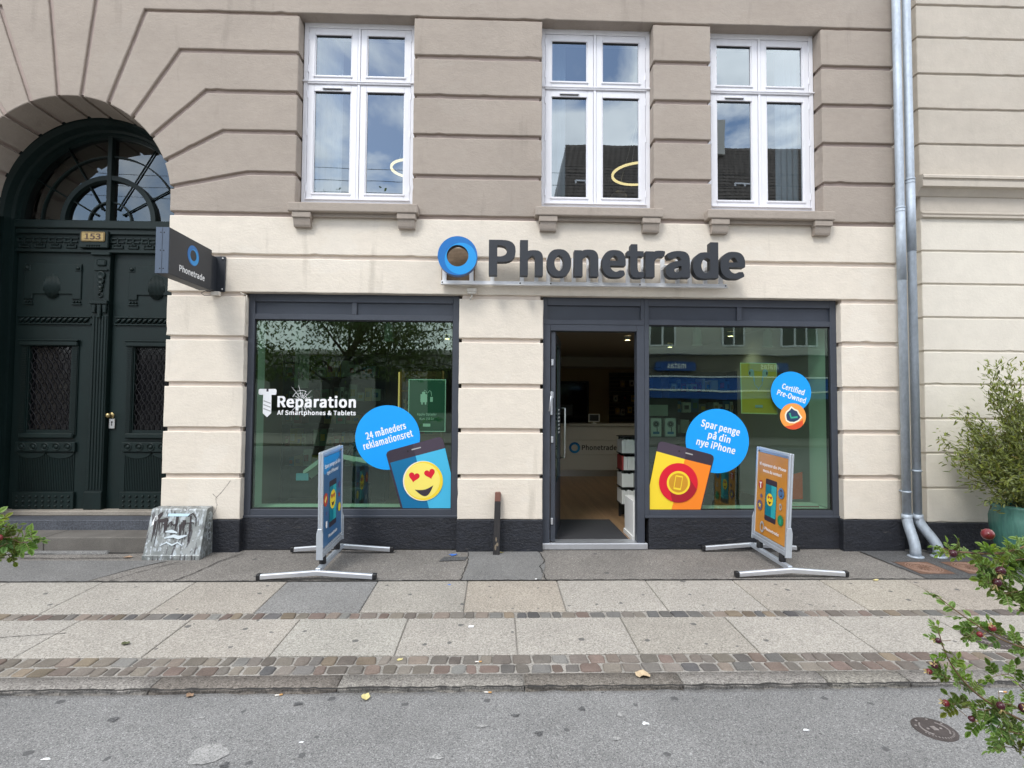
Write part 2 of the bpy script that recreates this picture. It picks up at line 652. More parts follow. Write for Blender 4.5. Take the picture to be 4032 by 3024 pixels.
# ================================================================== lettering (bold outlines grown from the bundled font)
FDIR = os.path.join(bpy.utils.resource_path('LOCAL'), 'datafiles', 'fonts')
try:
    FONT = bpy.data.fonts.load(os.path.join(FDIR, 'Noto Sans CJK Regular.woff2'))
except Exception:
    FONT = None
_cap = {}
_bt = {}


def text_tris(body, space=1.0):
    c = bpy.data.curves.new('t', 'FONT')
    c.body = body
    c.size = 1
    c.space_character = space
    c.resolution_u = 6
    if FONT:
        c.font = FONT
    o = bpy.data.objects.new('t', c)
    COL.objects.link(o)
    dg = bpy.context.evaluated_depsgraph_get()
    me = o.evaluated_get(dg).to_mesh()
    me.calc_loop_triangles()
    vs = [tuple(v.co[:2]) for v in me.vertices]
    tr = [[vs[i] for i in t.vertices] for t in me.loop_triangles]
    o.evaluated_get(dg).to_mesh_clear()
    bpy.data.objects.remove(o)
    bpy.data.curves.remove(c)
    return np.array(tr)


def capheight():
    if 'h' not in _cap:
        t = text_tris('H')
        _cap['h'] = float(t[:, :, 1].max())
    return _cap['h']


def raster(T, x0, y0, w, h, k):
    g = np.zeros((h, w), bool)
    for t in T:
        p = (t - (x0, y0)) * k
        a, b = np.floor(p.min(0)).astype(int), np.ceil(p.max(0)).astype(int) + 1
        a = np.maximum(a, 0)
        xs = np.arange(a[0], min(b[0], w)) + 0.5
        ys = np.arange(a[1], min(b[1], h)) + 0.5
        if len(xs) == 0 or len(ys) == 0:
            continue
        X, Y = np.meshgrid(xs, ys)
        s = []
        for i in range(3):
            q, r = p[i], p[(i + 1) % 3]
            s.append((r[0] - q[0]) * (Y - q[1]) - (r[1] - q[1]) * (X - q[0]))
        ins = ((s[0] >= -1e-6) & (s[1] >= -1e-6) & (s[2] >= -1e-6)) | ((s[0] <= 1e-6) & (s[1] <= 1e-6) & (s[2] <= 1e-6))
        g[a[1]:a[1] + len(ys), a[0]:a[0] + len(xs)] |= ins
    return g


def contours(f, iso=0.5):
    """marching squares: closed loops of the iso line of a padded grid"""
    b = f > iso
    idx = b[:-1, :-1] * 1 + b[:-1, 1:] * 2 + b[1:, 1:] * 4 + b[1:, :-1] * 8
    seg = {}
    tab = {1: [(3, 0)], 2: [(0, 1)], 3: [(3, 1)], 4: [(1, 2)], 5: [(3, 2), (1, 0)], 6: [(0, 2)], 7: [(3, 2)], 8: [(2, 3)], 9: [(2, 0)], 10: [(0, 3), (2, 1)], 11: [(2, 1)], 12: [(1, 3)], 13: [(1, 0)], 14: [(0, 3)]}
    nxt = {}
    pos = {}

    def key(y, x, e):
        return (y, x, 0) if e == 0 else ((y, x + 1, 1) if e == 1 else ((y + 1, x, 0) if e == 2 else (y, x, 1)))

    def pt(k):
        if k not in pos:
            y, x, o = k
            a = f[y, x]
            c = f[y, x + 1] if o == 0 else f[y + 1, x]
            t = (iso - a) / (c - a) if c != a else 0.5
            pos[k] = (x + t, y) if o == 0 else (x, y + t)
        return pos[k]
    ys, xs = np.nonzero((idx > 0) & (idx < 15))
    for y, x in zip(ys.tolist(), xs.tolist()):
        for a, c in tab[int(idx[y, x])]:
            nxt[key(y, x, a)] = key(y, x, c)
    loops = []
    while nxt:
        k0, k = next(iter(nxt.items()))
        del nxt[k0]
        lp = [pt(k0)]
        while k != k0:
            lp.append(pt(k))
            k2 = nxt.pop(k, None)
            if k2 is None:
                break
            k = k2
        if len(lp) > 4:
            loops.append(lp)
    return loops


def simplify(lp, tol):
    p = np.array(lp)
    n = len(p)
    if n < 8:
        return lp
    i0 = 0
    i1 = int(np.argmax(((p - p[0]) ** 2).sum(1)))
    keep = {i0, i1}

    def rec(a, b):
        if b - a < 2:
            return
        q = p[a:b + 1] if b < n else np.vstack([p[a:], p[:1]])
        d = q[-1] - q[0]
        l = np.hypot(*d) or 1e-9
        dist = np.abs(d[0] * (q[:, 1] - q[0, 1]) - d[1] * (q[:, 0] - q[0, 0])) / l
        m_ = int(dist.argmax())
        if dist[m_] > tol:
            keep.add(a + m_)
            rec(a, a + m_)
            rec(a + m_, b)
    rec(i0, i1)
    rec(i1, n)
    return [lp[i] for i in sorted(keep)]


def boxdil(g, rx, ry):
    o = g.copy()
    for d in range(1, rx + 1):
        o[:, d:] |= g[:, :-d]
        o[:, :-d] |= g[:, d:]
    g2 = o.copy()
    for d in range(1, ry + 1):
        o[d:] |= g2[:-d]
        o[:-d] |= g2[d:]
    return o


def bold(body, dx=0.05, dy=0.03, res=80, space=1.0):
    """loops of a bold text, cap height 1, baseline 0"""
    key = (body, dx, dy, res, space)
    if key in _bt:
        return _bt[key]
    T = text_tris(body, space)
    ch = capheight()
    T = T / ch
    pad = 0.25
    x0, y0 = T[:, :, 0].min() - pad, T[:, :, 1].min() - pad
    x1, y1 = T[:, :, 0].max() + pad, T[:, :, 1].max() + pad
    w, h = int((x1 - x0) * res) + 2, int((y1 - y0) * res) + 2
    g = raster(T, x0, y0, w, h, res)
    g = boxdil(g, max(0, round(dx * res)), max(0, round(dy * res)))
    f = g.astype(float)
    for _ in range(2):
        f = np.pad(f, 1)
        f = (f[:-2, 1:-1] + f[2:, 1:-1] + 2 * f[1:-1, 1:-1]) / 4
        f = np.pad(f, 1)
        f = (f[1:-1, :-2] + f[1:-1, 2:] + 2 * f[1:-1, 1:-1]) / 4
    lp = [simplify([(x / res + x0 + .5 / res, y / res + y0 + .5 / res) for x, y in l], 0.25 / res) for l in contours(f)]
    lp = [l for l in lp if len(l) > 2]
    _bt[key] = lp
    return lp


def fill_loops(loops):
    """triangles for loops with holes, by a filled 2D curve"""
    c = bpy.data.curves.new('f', 'CURVE')
    c.dimensions = '2D'
    c.fill_mode = 'BOTH'
    for l in loops:
        s = c.splines.new('POLY')
        s.points.add(len(l) - 1)
        for i, (x, y) in enumerate(l):
            s.points[i].co = (x, y, 0, 1)
        s.use_cyclic_u = True
    o = bpy.data.objects.new('f', c)
    COL.objects.link(o)
    dg = bpy.context.evaluated_depsgraph_get()
    me = o.evaluated_get(dg).to_mesh()
    vs = [tuple(v.co[:2]) for v in me.vertices]
    fs = [list(p.vertices) for p in me.polygons]
    o.evaluated_get(dg).to_mesh_clear()
    bpy.data.objects.remove(o)
    bpy.data.curves.remove(c)
    return vs, fs


def bbox(loops):
    a = np.vstack([np.array(l) for l in loops])
    return a[:, 0].min(), a[:, 0].max(), a[:, 1].min(), a[:, 1].max()


class Flat:
    """printed artwork: coloured shapes lying on one plane, each layer a hair in front of the last"""

    def __init__(self, fn, step=0.0006):
        self.b = MB()
        self.fn = fn
        self.step = step
        self.k = 0

    def poly(self, pts, m):
        self.k += 1
        self.b.face([self.b.v(self.fn(u, v, self.k * self.step)) for u, v in pts], m)

    def circle(self, cx, cy, r, m, n=48, ry=None):
        self.poly([(cx + r * math.cos(2 * math.pi * i / n), cy + (ry or r) * math.sin(2 * math.pi * i / n)) for i in range(n)], m)

    def ring(self, cx, cy, r0, r1, m, n=48, a0=0, a1=2 * math.pi, r0b=None):
        self.k += 1
        A, B = [], []
        for i in range(n + 1):
            a = a0 + (a1 - a0) * i / n
            A.append(self.b.v(self.fn(cx + r0 * math.cos(a), cy + r0 * math.sin(a), self.k * self.step)))
            B.append(self.b.v(self.fn(cx + r1 * math.cos(a), cy + r1 * math.sin(a), self.k * self.step)))
        for i in range(n):
            self.b.face([A[i], A[i + 1], B[i + 1], B[i]], m)

    def rrect(self, x0, x1, y0, y1, r, m, n=6):
        self.poly(rrect(x0, x1, y0, y1, r, n), m)

    def stroke(self, pts, w, m):
        P = [Vector(p) for p in pts]
        n = len(P)
        ws = w if isinstance(w, (list, tuple)) else [w] * n
        Lp, Rp = [], []
        for i, p in enumerate(P):
            d = (P[min(i + 1, n - 1)] - P[max(i - 1, 0)]).normalized()
            nn = Vector((-d.y, d.x)) * ws[i] / 2
            Lp.append(tuple(p + nn))
            Rp.append(tuple(p - nn))
        self.k += 1
        a = [self.b.v(self.fn(u, v, self.k * self.step)) for u, v in Lp]
        c = [self.b.v(self.fn(u, v, self.k * self.step)) for u, v in Rp]
        for i in range(n - 1):
            self.b.face([a[i], a[i + 1], c[i + 1], c[i]], m)

    def text(self, body, x, y, h, m, dx=0.045, dy=0.03, width=None, rot=0, align='l', res=60, space=1.04):
        lp = bold(body, dx, dy, res, space)
        a0, a1, _, _ = bbox(lp)
        sx = h
        if width:
            sx = width / (a1 - a0)
        o = {'l': a0, 'c': (a0 + a1) / 2, 'r': a1}[align]
        vs, fs = fill_loops(lp)
        ca, sa = math.cos(rot), math.sin(rot)
        self.k += 1
        V = []
        for u, v in vs:
            u2, v2 = (u - o) * sx, v * h
            V.append(self.b.v(self.fn(x + u2 * ca - v2 * sa, y + u2 * sa + v2 * ca, self.k * self.step)))
        for f in fs:
            self.b.face([V[i] for i in f], m)

    def build(self, *a, **k):
        k.setdefault('recalc', False)
        return self.b.build(*a, **k)


def rrect(x0, x1, y0, y1, r, n=6):
    out = []
    for cx, cy, s in ((x1 - r, y0 + r, -90), (x1 - r, y1 - r, 0), (x0 + r, y1 - r, 90), (x0 + r, y0 + r, 180)):
        for i in range(n + 1):
            a = R_(s + 90 * i / n)
            out.append((cx + r * math.cos(a), cy + r * math.sin(a)))
    return out


def rotp(pts, c, a):
    ca, sa = math.cos(a), math.sin(a)
    return [(c[0] + (x - c[0]) * ca - (y - c[1]) * sa, c[1] + (x - c[0]) * sa + (y - c[1]) * ca) for x, y in pts]


def heart(cx, cy, s, rot=0, n=28):
    p = []
    for i in range(n):
        t = 2 * math.pi * i / n
        x = 16 * math.sin(t) ** 3
        y = 13 * math.cos(t) - 5 * math.cos(2 * t) - 2 * math.cos(3 * t) - math.cos(4 * t)
        p.append((cx + x * s / 32, cy + (y + 2) * s / 32))
    return rotp(p, (cx, cy), rot)


def smile(cx, cy, w, h, rot=0, n=18):
    a = [(cx - w / 2 + w * i / n, cy - h * 0.25 * math.sin(math.pi * i / n)) for i in range(n + 1)]
    b = [(cx + w / 2 - w * i / n, cy - h * math.sin(math.pi * i / n)) for i in range(1, n)]
    return rotp(a + b, (cx, cy), rot)


random.seed(7)
GS = 0.03


def gz(y):
    return -0.055 + GS * min(y, 0)

# ================================================================== GROUND (structure)
def structure(mb, name, m=None, **k):
    return mb.build(name, m, kind='structure', **k)


ASPH = grain('asphalt', None, [(0.09, 0.09, 0.09), (0.18, 0.179, 0.176), (0.225, 0.223, 0.219), (0.19, 0.188, 0.185), (0.34, 0.336, 0.328)], 230, 0.88, spots=0.30, lowvar=0.17)
ASPH_D = grain('asphalt_strip', None, [(0.10, 0.092, 0.083), (0.18, 0.167, 0.152), (0.21, 0.195, 0.178), (0.17, 0.158, 0.145), (0.33, 0.31, 0.285)], 150, 0.9, spots=0.10, lowvar=0.18)
ASPH_P = grain('asphalt_patch', None, [(0.11, 0.11, 0.108), (0.165, 0.163, 0.159), (0.195, 0.192, 0.187), (0.155, 0.153, 0.149), (0.27, 0.266, 0.258)], 190, 0.9, lowvar=0.14)
ASPH_K = grain('asphalt_dark_patch', None, [(0.05, 0.05, 0.052), (0.088, 0.088, 0.09), (0.10, 0.10, 0.10), (0.08, 0.08, 0.082), (0.16, 0.16, 0.16)], 160, 0.9, lowvar=0.2)
SLAB = grain('slab_concrete', None, [(0.20, 0.182, 0.16), (0.335, 0.31, 0.275), (0.39, 0.365, 0.325), (0.31, 0.29, 0.26), (0.47, 0.44, 0.395)], 165, 0.9, tint=True, spots=0.34, lowvar=0.11)
KERBM = grain('kerb_granite', None, [(0.09, 0.082, 0.075), (0.25, 0.235, 0.215), (0.20, 0.185, 0.168), (0.33, 0.31, 0.285), (0.17, 0.155, 0.14)], 140, 0.85, tint=True, lowvar=0.18)
MORTAR = grain('joint_sand', None, [(0.22, 0.205, 0.182), (0.29, 0.273, 0.247), (0.33, 0.312, 0.285)], 200, 0.95, lowvar=0.22)
SETT = mat('sett_stone', (1, 1, 1), 0.85, tint=True, var=[(9, 0.14, None), (110, 0.2, None)], bump=(45, 0.25, 0.004, None), spec=.3)
CRACK = mat('crack_dirt', (0.030, 0.028, 0.026), 0.95)
SOIL = mat('soil', (0.06, 0.045, 0.032), 0.95, var=[(20, 0.3, None)], bump=(30, 0.8, 0.03, None))

X0, X1 = -14.0, 14.0
YA, YS1, YC1, YS2, YC2, YK = -0.87, -1.535, -1.645, -2.205, -2.425, -2.575


def sheet(name, y0, y1, m, dz=0.0, nx=56):
    b = MB()
    for i in range(nx):
        xa, xb = X0 + (X1 - X0) * i / nx, X0 + (X1 - X0) * (i + 1) / nx
        b.quad([(xa, y0, gz(y0) + dz), (xb, y0, gz(y0) + dz), (xb, y1, gz(y1) + dz), (xa, y1, gz(y1) + dz)], m)
    return structure(b, name)


# asphalt strip along the facade, with patches and cracks as marks in the same surface
b = MB()
for i in range(40):
    xa, xb = X0 + 0.7 * i, X0 + 0.7 * (i + 1)
    b.quad([(xa, YA, gz(YA)), (xb, YA, gz(YA)), (xb, 0.25, gz(0)), (xa, 0.25, gz(0))], ASPH_D)


def gpoly(bb, pts, m, dz):
    bb.face([bb.v((x, y, gz(y) + dz)) for x, y in pts], m)


gpoly(b, [(-0.30, YA + .004), (0.42, YA + .004), (0.50, -0.45), (0.47, -0.02), (-0.29, -0.02), (-0.26, -0.42)], ASPH_P, 0.003)
gpoly(b, [(3.95, -0.02), (6.6, -0.02), (6.6, YA + .004), (4.02, YA + .004), (3.98, -.45)], ASPH_K, 0.003)
gpoly(b, [(-6.5, YA + .004), (-3.62, YA + .004), (-3.42, -0.5), (-3.25, -0.3), (-6.5, -0.26)], ASPH_P, 0.003)
gpoly(b, [(-0.56, -0.33), (-0.30, -0.30), (-0.28, -0.20), (-0.52, -0.19)], ASPH_K, 0.004)


def crack(bb, pts, w, m=CRACK, dz=0.005):
    P = []
    for i in range(len(pts) - 1):
        (xa, ya), (xb, yb) = pts[i], pts[i + 1]
        k = max(2, int(math.hypot(xb - xa, yb - ya) / 0.04))
        for j in range(k):
            t = j / k
            P.append((xa + (xb - xa) * t + random.uniform(-.008, .008), ya + (yb - ya) * t + random.uniform(-.008, .008)))
    P.append(pts[-1])
    for i in range(len(P) - 1):
        a, c = Vector(P[i]), Vector(P[i + 1])
        d = (c - a).normalized()
        n_ = Vector((-d.y, d.x)) * w * random.uniform(0.35, 0.7)
        bb.face([bb.v((q.x, q.y, gz(q.y) + dz)) for q in (a + n_, a - n_, c - n_, c + n_)], m)


crack(b, [(-2.62, -0.05), (-2.74, -0.35), (-2.78, -0.62), (-2.86, YA)], 0.010)
crack(b, [(-3.12, -0.33), (-3.3, -0.6), (-3.42, YA)], 0.007)
crack(b, [(-0.28, -0.02), (-0.27, -0.42), (-0.31, YA)], 0.007)
crack(b, [(0.46, -0.02), (0.51, -0.3), (0.44, -0.5), (0.47, YA)], 0.009)
crack(b, [(-3.7, -0.20), (-4.4, -0.22), (-5.2, -0.18)], 0.012)
crack(b, [(3.95, -0.02), (3.98, -.45), (4.02, YA)], 0.006)
crack(b, [(-7, YA + .004), (-5, YA + .006), (-3, YA + .002), (-1, YA + .004), (1, YA + .005), (3, YA + .002), (6, YA + .004)], 0.014)
crack(b, [(-5.0, -.07), (-3.5, -.03)], 0.02)
crack(b, [(-2.65, 0.075), (-1.5, 0.07), (-0.42, 0.07)], 0.018)
crack(b, [(1.75, 0.075), (2.9, 0.07), (3.8, 0.07)], 0.014)
structure(b, 'asphalt_pavement')

sheet('slab_bed', YK + 0.02, YA, MORTAR, -0.012)

# two rows of paving slabs
b = MB()


def slab(bb, xa, xb, ya, yb, tint):
    g, c, h = 0.0045, 0.006, random.uniform(-.0015, .0015)
    xa, xb, ya, yb = xa + g * random.uniform(.5, 1.4), xb - g * random.uniform(.5, 1.4), ya + g, yb - g
    o = [bb.v((x, y, gz(y) - 0.012)) for x, y in ((xa, ya), (xb, ya), (xb, yb), (xa, yb))]
    m_ = [bb.v((x, y, gz(y) - 0.004 + h)) for x, y in ((xa, ya), (xb, ya), (xb, yb), (xa, yb))]
    i_ = [bb.v((x, y, gz(y) + h)) for x, y in ((xa + c, ya + c), (xb - c, ya + c), (xb - c, yb - c), (xa + c, yb - c))]
    for A, B in ((o, m_), (m_, i_)):
        for k in range(4):
            bb.face([A[k], A[(k + 1) % 4], B[(k + 1) % 4], B[k]], SLAB, tint)
    bb.face(i_, SLAB, tint)


def slabtint():
    v = random.gauss(1.0, 0.03)
    w = random.uniform(-0.015, 0.03)
    return (v * (1 + w), v, v * (1 - w))


xs = -0.24 - 0.805 * 18
for k in range(36):
    xa = xs + 0.805 * k
    t = slabtint()
    if abs(xa - (-1.85)) < 0.2:
        t = (0.80, 0.82, 0.85)
    slab(b, xa, xa + 0.805, YS1, YA, t)
xs = 0.155 - 0.805 * 18
for k in range(36):
    xa = xs + 0.805 * k
    slab(b, xa, xa + 0.805, YS2, YC1, slabtint())
crack(b, [(-3.9, -2.0), (-3.0, -1.86)], 0.005, CRACK, 0.002)
crack(b, [(3.34, -1.98), (4.1, -1.93)], 0.006, CRACK, 0.002)
structure(b, 'paving_slabs')

# rows of small setts
PAL = [(0.29, 0.225, 0.20), (0.255, 0.228, 0.21), (0.31, 0.285, 0.255), (0.215, 0.21, 0.21), (0.135, 0.145, 0.165), (0.255, 0.26, 0.262), (0.33, 0.305, 0.27), (0.32, 0.27, 0.205), (0.27, 0.205, 0.185), (0.29, 0.30, 0.30), (0.235, 0.21, 0.195), (0.32, 0.275, 0.245), (0.30, 0.28, 0.26), (0.28, 0.265, 0.25)]


def setts(name, rows, mean=0.10):
    bb = MB()
    for ya, yb in rows:
        x = -9.0 + random.random() * 0.05
        while x < 9.0:
            w = mean * random.uniform(0.72, 1.32)
            h = random.uniform(-0.003, 0.004)
            g = 0.006
            tint = random.choice(PAL)
            f = random.uniform(.9, 1.14)
            av = sum(tint) / 3
            tint = tuple((c * .38 + q * .62) * f * 1.62 for c, q in zip(tint, (.255, .244, .23)))
            xa, xb, y0, y1 = x + g, x + w - g, ya + g * random.uniform(.4, 2), yb - g * random.uniform(.4, 2)
            sh = random.uniform(-.010, .010)
            pts = rrect(xa, xb, y0, y1, min(0.016, (xb - xa) * .24), 2)
            pts = [(px + sh * (py - y0) / (y1 - y0) + random.uniform(-.005, .005), py + random.uniform(-.005, .005)) for px, py in pts]
            ins = inset(pts, 0.009)
            lo = [bb.v((px, py, gz(py) - 0.014)) for px, py in pts]
            mi_ = [bb.v((px, py, gz(py) - 0.005 + h)) for px, py in pts]
            hi = [bb.v((px, py, gz(py) + 0.001 + h)) for px, py in ins]
            n = len(pts)
            for A, B in ((lo, mi_), (mi_, hi)):
                for i in range(n):
                    fc = bb.face([A[i], A[(i + 1) % n], B[(i + 1) % n], B[i]], SETT, tint)
                    if fc:
                        fc.smooth = True
            bb.face(hi, SETT, tint)
            x += w
    bed = structure(bb, name)
    return bed


setts('cobblestone_row', [(YC1, YS1)])
setts('cobblestone_double_row', [(YC2, YC2 + 0.108), (YC2 + 0.108, YS2)], 0.105)
sheet('cobblestone_bed', YC2 - .002, YS2, MORTAR, -0.0075)
sheet('cobblestone_row_bed', YC1, YS1, MORTAR, -0.0075)

# kerb stones with an uneven front edge above the road
b = MB()
jx = [-8.2, -7.1, -6.0, -4.9, -3.95, -2.96, -1.98, -0.91, 0.18, 1.12, 2.0, 2.5, 3.5, 4.5, 5.6, 6.7, 7.8, 8.9]
ROAD0 = gz(YK) - 0.03
for xa, xb in zip(jx, jx[1:]):
    v = random.uniform(.82, 1.12)
    t = (v, v * .98, v * .96)
    if abs(xa - 2.0) < .01:
        t = (1.28, 1.16, .98)
    n = 10
    fr = [random.uniform(-.008, .010) for _ in range(n + 1)]
    prof = []
    for i in range(n + 1):
        x = xa + .004 + (xb - xa - .008) * i / n
        yf = YK + fr[i]
        e = 0.012 if 0 < i < n else 0.022
        prof.append([(x, YC2 - .006, gz(YC2) - .02), (x, YC2 - .010, gz(YC2) - .002), (x, yf + .028 + e * .3, gz(yf) + .0), (x, yf + .008, gz(yf) - .010), (x, yf, gz(yf) - .022), (x, yf - .004, ROAD0 - .05)])
    V = [[b.v(p) for p in r] for r in prof]
    for A, B in zip(V, V[1:]):
        for k in range(5):
            f = b.face([A[k], B[k], B[k + 1], A[k + 1]], KERBM, t)
            if f and k > 0:
                f.smooth = True
    b.face(V[0], KERBM, t)
    b.face(V[-1][::-1], KERBM, t)
structure(b, 'kerb')

# road: falls gently away from the kerb, far beyond it level
b = MB()


def zr(y):
    return ROAD0 + 0.012 * max(-9.0 - YK, min(0, y - YK))


ys = [YK + 0.06, -3.0, -3.6, -4.4, -5.2, -6.2, -7.5, -9.0, -12, -16.5]
for ya, yb in zip(ys, ys[1:]):
    for i in range(30):
        xa, xb = -45 + 3 * i, -42 + 3 * i
        b.quad([(xa, ya, zr(ya)), (xb, ya, zr(ya)), (xb, yb, zr(yb)), (xa, yb, zr(yb))], ASPH)
PATCHM = grain('pale_road_patch', None, [(0.16, 0.16, 0.157), (0.29, 0.287, 0.28), (0.34, 0.336, 0.326), (0.27, 0.267, 0.26)], 190, 0.9, lowvar=0.2)


def blotch(bb, cx, cy, rx, ry, m, rot=0, dz=0.004, n=30, rough=.16, z=zr):
    pts = []
    ph = [random.uniform(0, 6.28) for _ in range(4)]
    for i in range(n):
        a = 2 * math.pi * i / n
        k = 1 + rough * (math.sin(3 * a + ph[0]) * .5 + math.sin(5 * a + ph[1]) * .3 + math.sin(9 * a + ph[2]) * .25)
        pts.append((cx + rx * k * math.cos(a), cy + ry * k * math.sin(a)))
    pts = rotp(pts, (cx, cy), rot)
    bb.face([bb.v((x, y, z(y) + dz)) for x, y in pts], m)


blotch(b, -1.36, -3.10, 0.085, 0.075, PATCHM)
blotch(b, 0.62, -3.02, 0.020, 0.014, PATCHM)
blotch(b, 0.80, -2.90, 0.018, 0.012, WHITE, rough=.5)
blotch(b, -0.27, -3.14, 0.03, 0.02, PATCHM, rough=.4)
for _k in range(16):
    blotch(b, random.uniform(-3.3, 3.3), random.uniform(-3.4, -2.66), random.uniform(.012, .03), random.uniform(.010, .022), ASPH_K if _k % 3 else PATCHM, rough=.45)
blotch(b, -0.95, -3.02, 0.012, 0.006, WHITE, rough=.3)
blotch(b, -2.1, -3.12, 0.02, 0.008, WHITE, rough=.4)
blotch(b, 1.62, -2.97, 0.016, 0.008, WHITE, rough=.3)
crack(b, [(-6, YK - .012), (-2, YK - .010), (1, YK - .012), (6, YK - .010)], 0.016)
for v_ in b.bm.verts:
    pass
structure(b, 'road')
b = MB()
b.box(-45, 45, -22.4, -16.5, -0.6, -0.13, SLAB, tint=(.9, .9, .9))
structure(b, 'far_pavement')
b = MB()
b.quad([(-400, -400, -0.9), (400, -400, -0.9), (400, 400, -0.9), (-400, 400, -0.9)], mat('ground_earth', (0.16, 0.15, 0.13), 0.95, var=[(0.3, .2, None)]))
structure(b, 'ground')

# ================================================================== SHOP BUILDING
bld = empty('shop_building', (0, 0, -0.06), 'pale rendered corner-shop building with taupe upper wall, cream ground floor and phone shop', 'building')

AX, AZ, AR = -4.6157, 3.7087, 1.0983       # arch centre and radius
ZL = [3.545, 3.997, 4.450, 4.893, 5.337, 5.780]
XE = 4.475                                  # right end of the building
W1, W2, W3 = (-2.19, -0.93), (0.483, 1.728), (2.372, 3.634)
gh = 0.024
CH = 0.007
wall = MB()


def worn(pts, step=.07, amp=.0016):
    out = []
    n = len(pts)
    s_ = 1 if area(pts) > 0 else -1
    for i in range(n):
        a, c_ = pts[i], pts[(i + 1) % n]
        dx, dy = c_[0] - a[0], c_[1] - a[1]
        l = math.hypot(dx, dy)
        k = int(l / step)
        out.append(a)
        if k < 3:
            continue
        nx, ny = -dy / l * s_, dx / l * s_
        w = random.uniform(-amp, amp)
        for j in range(1, k):
            w = w * .6 + random.uniform(-amp, amp)
            q = w if random.random() > .03 else random.uniform(.004, .010)
            t_ = (j + random.uniform(-.3, .3)) / k
            out.append((a[0] + dx * t_ + nx * q, a[1] + dy * t_ + ny * q))
    return out


def blk(pts, gaps, m, depth=0.2):
    o = worn(inset(pts, gaps))
    wall.prism(o, 0.0, depth, m, ch=CH)


def rect_blk(x0, x1, z0, z1, m, gb=gh, gt=gh, gl=0.0, gr=0.0, depth=.2):
    blk([(x0, z0), (x1, z0), (x1, z1), (x0, z1)], [gb, gr, gt, gl], m, depth)


def arcpts(a0, a1, n=6, r=AR):
    return [(AX + r * math.cos(R_(a0 + (a1 - a0) * i / n)), AZ + r * math.sin(R_(a0 + (a1 - a0) * i / n))) for i in range(n + 1)]


# voussoirs on the right of the arch run into the horizontal courses
ANG = [6.2, 21.4, 37.0, 52.6, 68.2, 83.6]
KX = [-2.712, -2.979, -3.172, -3.46, -3.84]


def mirror(pts):
    return [(2 * AX - x, z) for x, z in pts][::-1]


def vous(side):
    end = W1[0] if side > 0 else -1.2      # far end of the course (mirrored side runs out of frame)
    def put(pts, gaps):
        if side > 0:
            blk(pts, gaps, TAUPE, 0.45)
        else:
            g = gaps[::-1]
            g = g[1:] + g[:1]
            blk(mirror(pts), g, TAUPE, 0.45)
    # lowest course, from the jamb
    arc = arcpts(ANG[0], -1.0, 3)
    arc[-1] = (AX + AR, 3.66)
    pts = [(AX + AR, ZL[0]), (end, ZL[0]), (end, ZL[1]), (KX[0], ZL[1])] + arc
    put(pts, [gh, 0, gh, gh] + [0] * (len(pts) - 4))
    for k in range(4):
        arc = arcpts(ANG[k + 1], ANG[k], 5)
        pts = [arcpts(ANG[k], ANG[k], 1)[0], (KX[k], ZL[k + 1]), (end, ZL[k + 1]), (end, ZL[k + 2]), (KX[k + 1], ZL[k + 2])] + arc[:-1]
        put(pts, [gh, gh, 0, gh, gh] + [0] * (len(pts) - 5))
    # course 5 carries on as the plain band over the windows
    top = 7.6
    a = R_(ANG[5])
    xt = AX + (top - AZ) / math.tan(a)
    far = XE if side > 0 else 0.5
    arc = arcpts(ANG[5], ANG[4], 5)
    pts = [arcpts(ANG[4], ANG[4], 1)[0], (KX[4], ZL[5]), (far, ZL[5] + .006), (far, top), (xt, top)] + arc[:-1]
    put(pts, [gh, .012, 0, 0, gh] + [0] * (len(pts) - 5))


vous(1)
vous(-1)
top = 7.6
xr = AX + (top - AZ) / math.tan(R_(83.6))
xl = AX - (top - AZ) / math.tan(R_(83.6))
arc = arcpts(180 - 83.6, 83.6, 5)
pts = [arc[-1], (xr, top), (xl, top)] + arc[:-1]
blk(pts, [gh, 0, gh] + [0] * (len(pts) - 3), TAUPE, 0.45)

# upper courses between the windows
for (xa, xb) in ((W1[1], W2[0]), (W2[1], W3[0]), (W3[1], XE)):
    for k in range(5):
        rect_blk(xa, xb, ZL[k], ZL[k + 1], TAUPE, gt=(.012 if k == 4 else gh))
for (xa, xb) in (W1, W2, W3):
    rect_blk(xa, xb, ZL[0], 3.67, TAUPE, gt=0)
# cream courses over the shop front
JX = AX + AR
Z1, Z2, Z3 = 3.545, 3.090, 2.677
rect_blk(JX, XE, Z2, Z1, CREAM)
rect_blk(JX, XE, Z3, Z2, CREAM)
PZ = [0.282, 0.736, 1.229, 1.708, 2.204, 2.677]
P1, P2, P3 = (JX, -2.695), (-0.405, 0.507), (3.81, XE)
for (xa, xb) in (P1, P2, P3):
    for k in range(5):
        rect_blk(xa, xb, PZ[k], PZ[k + 1], CREAM, gb=(0 if k == 0 else gh), depth=.45 if xa == JX else .2)
LX = 2 * AX - JX
for k in range(5):
    rect_blk(-8.5, LX, PZ[k], PZ[k + 1], CREAM, gb=(0 if k == 0 else gh), depth=.45)
rect_blk(-8.5, LX, Z2, Z1, CREAM, depth=.45)
rect_blk(-8.5, LX, Z3, Z2, CREAM, depth=.45)
# jamb returns of the two long courses beside the door
for z0, z1 in ((Z2, Z1), (Z3, Z2)):
    wall.box(JX, JX + .12, 0.2, 0.45, z0 + gh, z1 - gh, CREAM)

# core of the wall behind the courses: the floor of every groove
gd_ = 0.030


def core(x0, x1, z0, z1, m, y1=0.40):
    wall.box(x0 + gd_, x1 - gd_, gd_, y1, z0, z1, m)


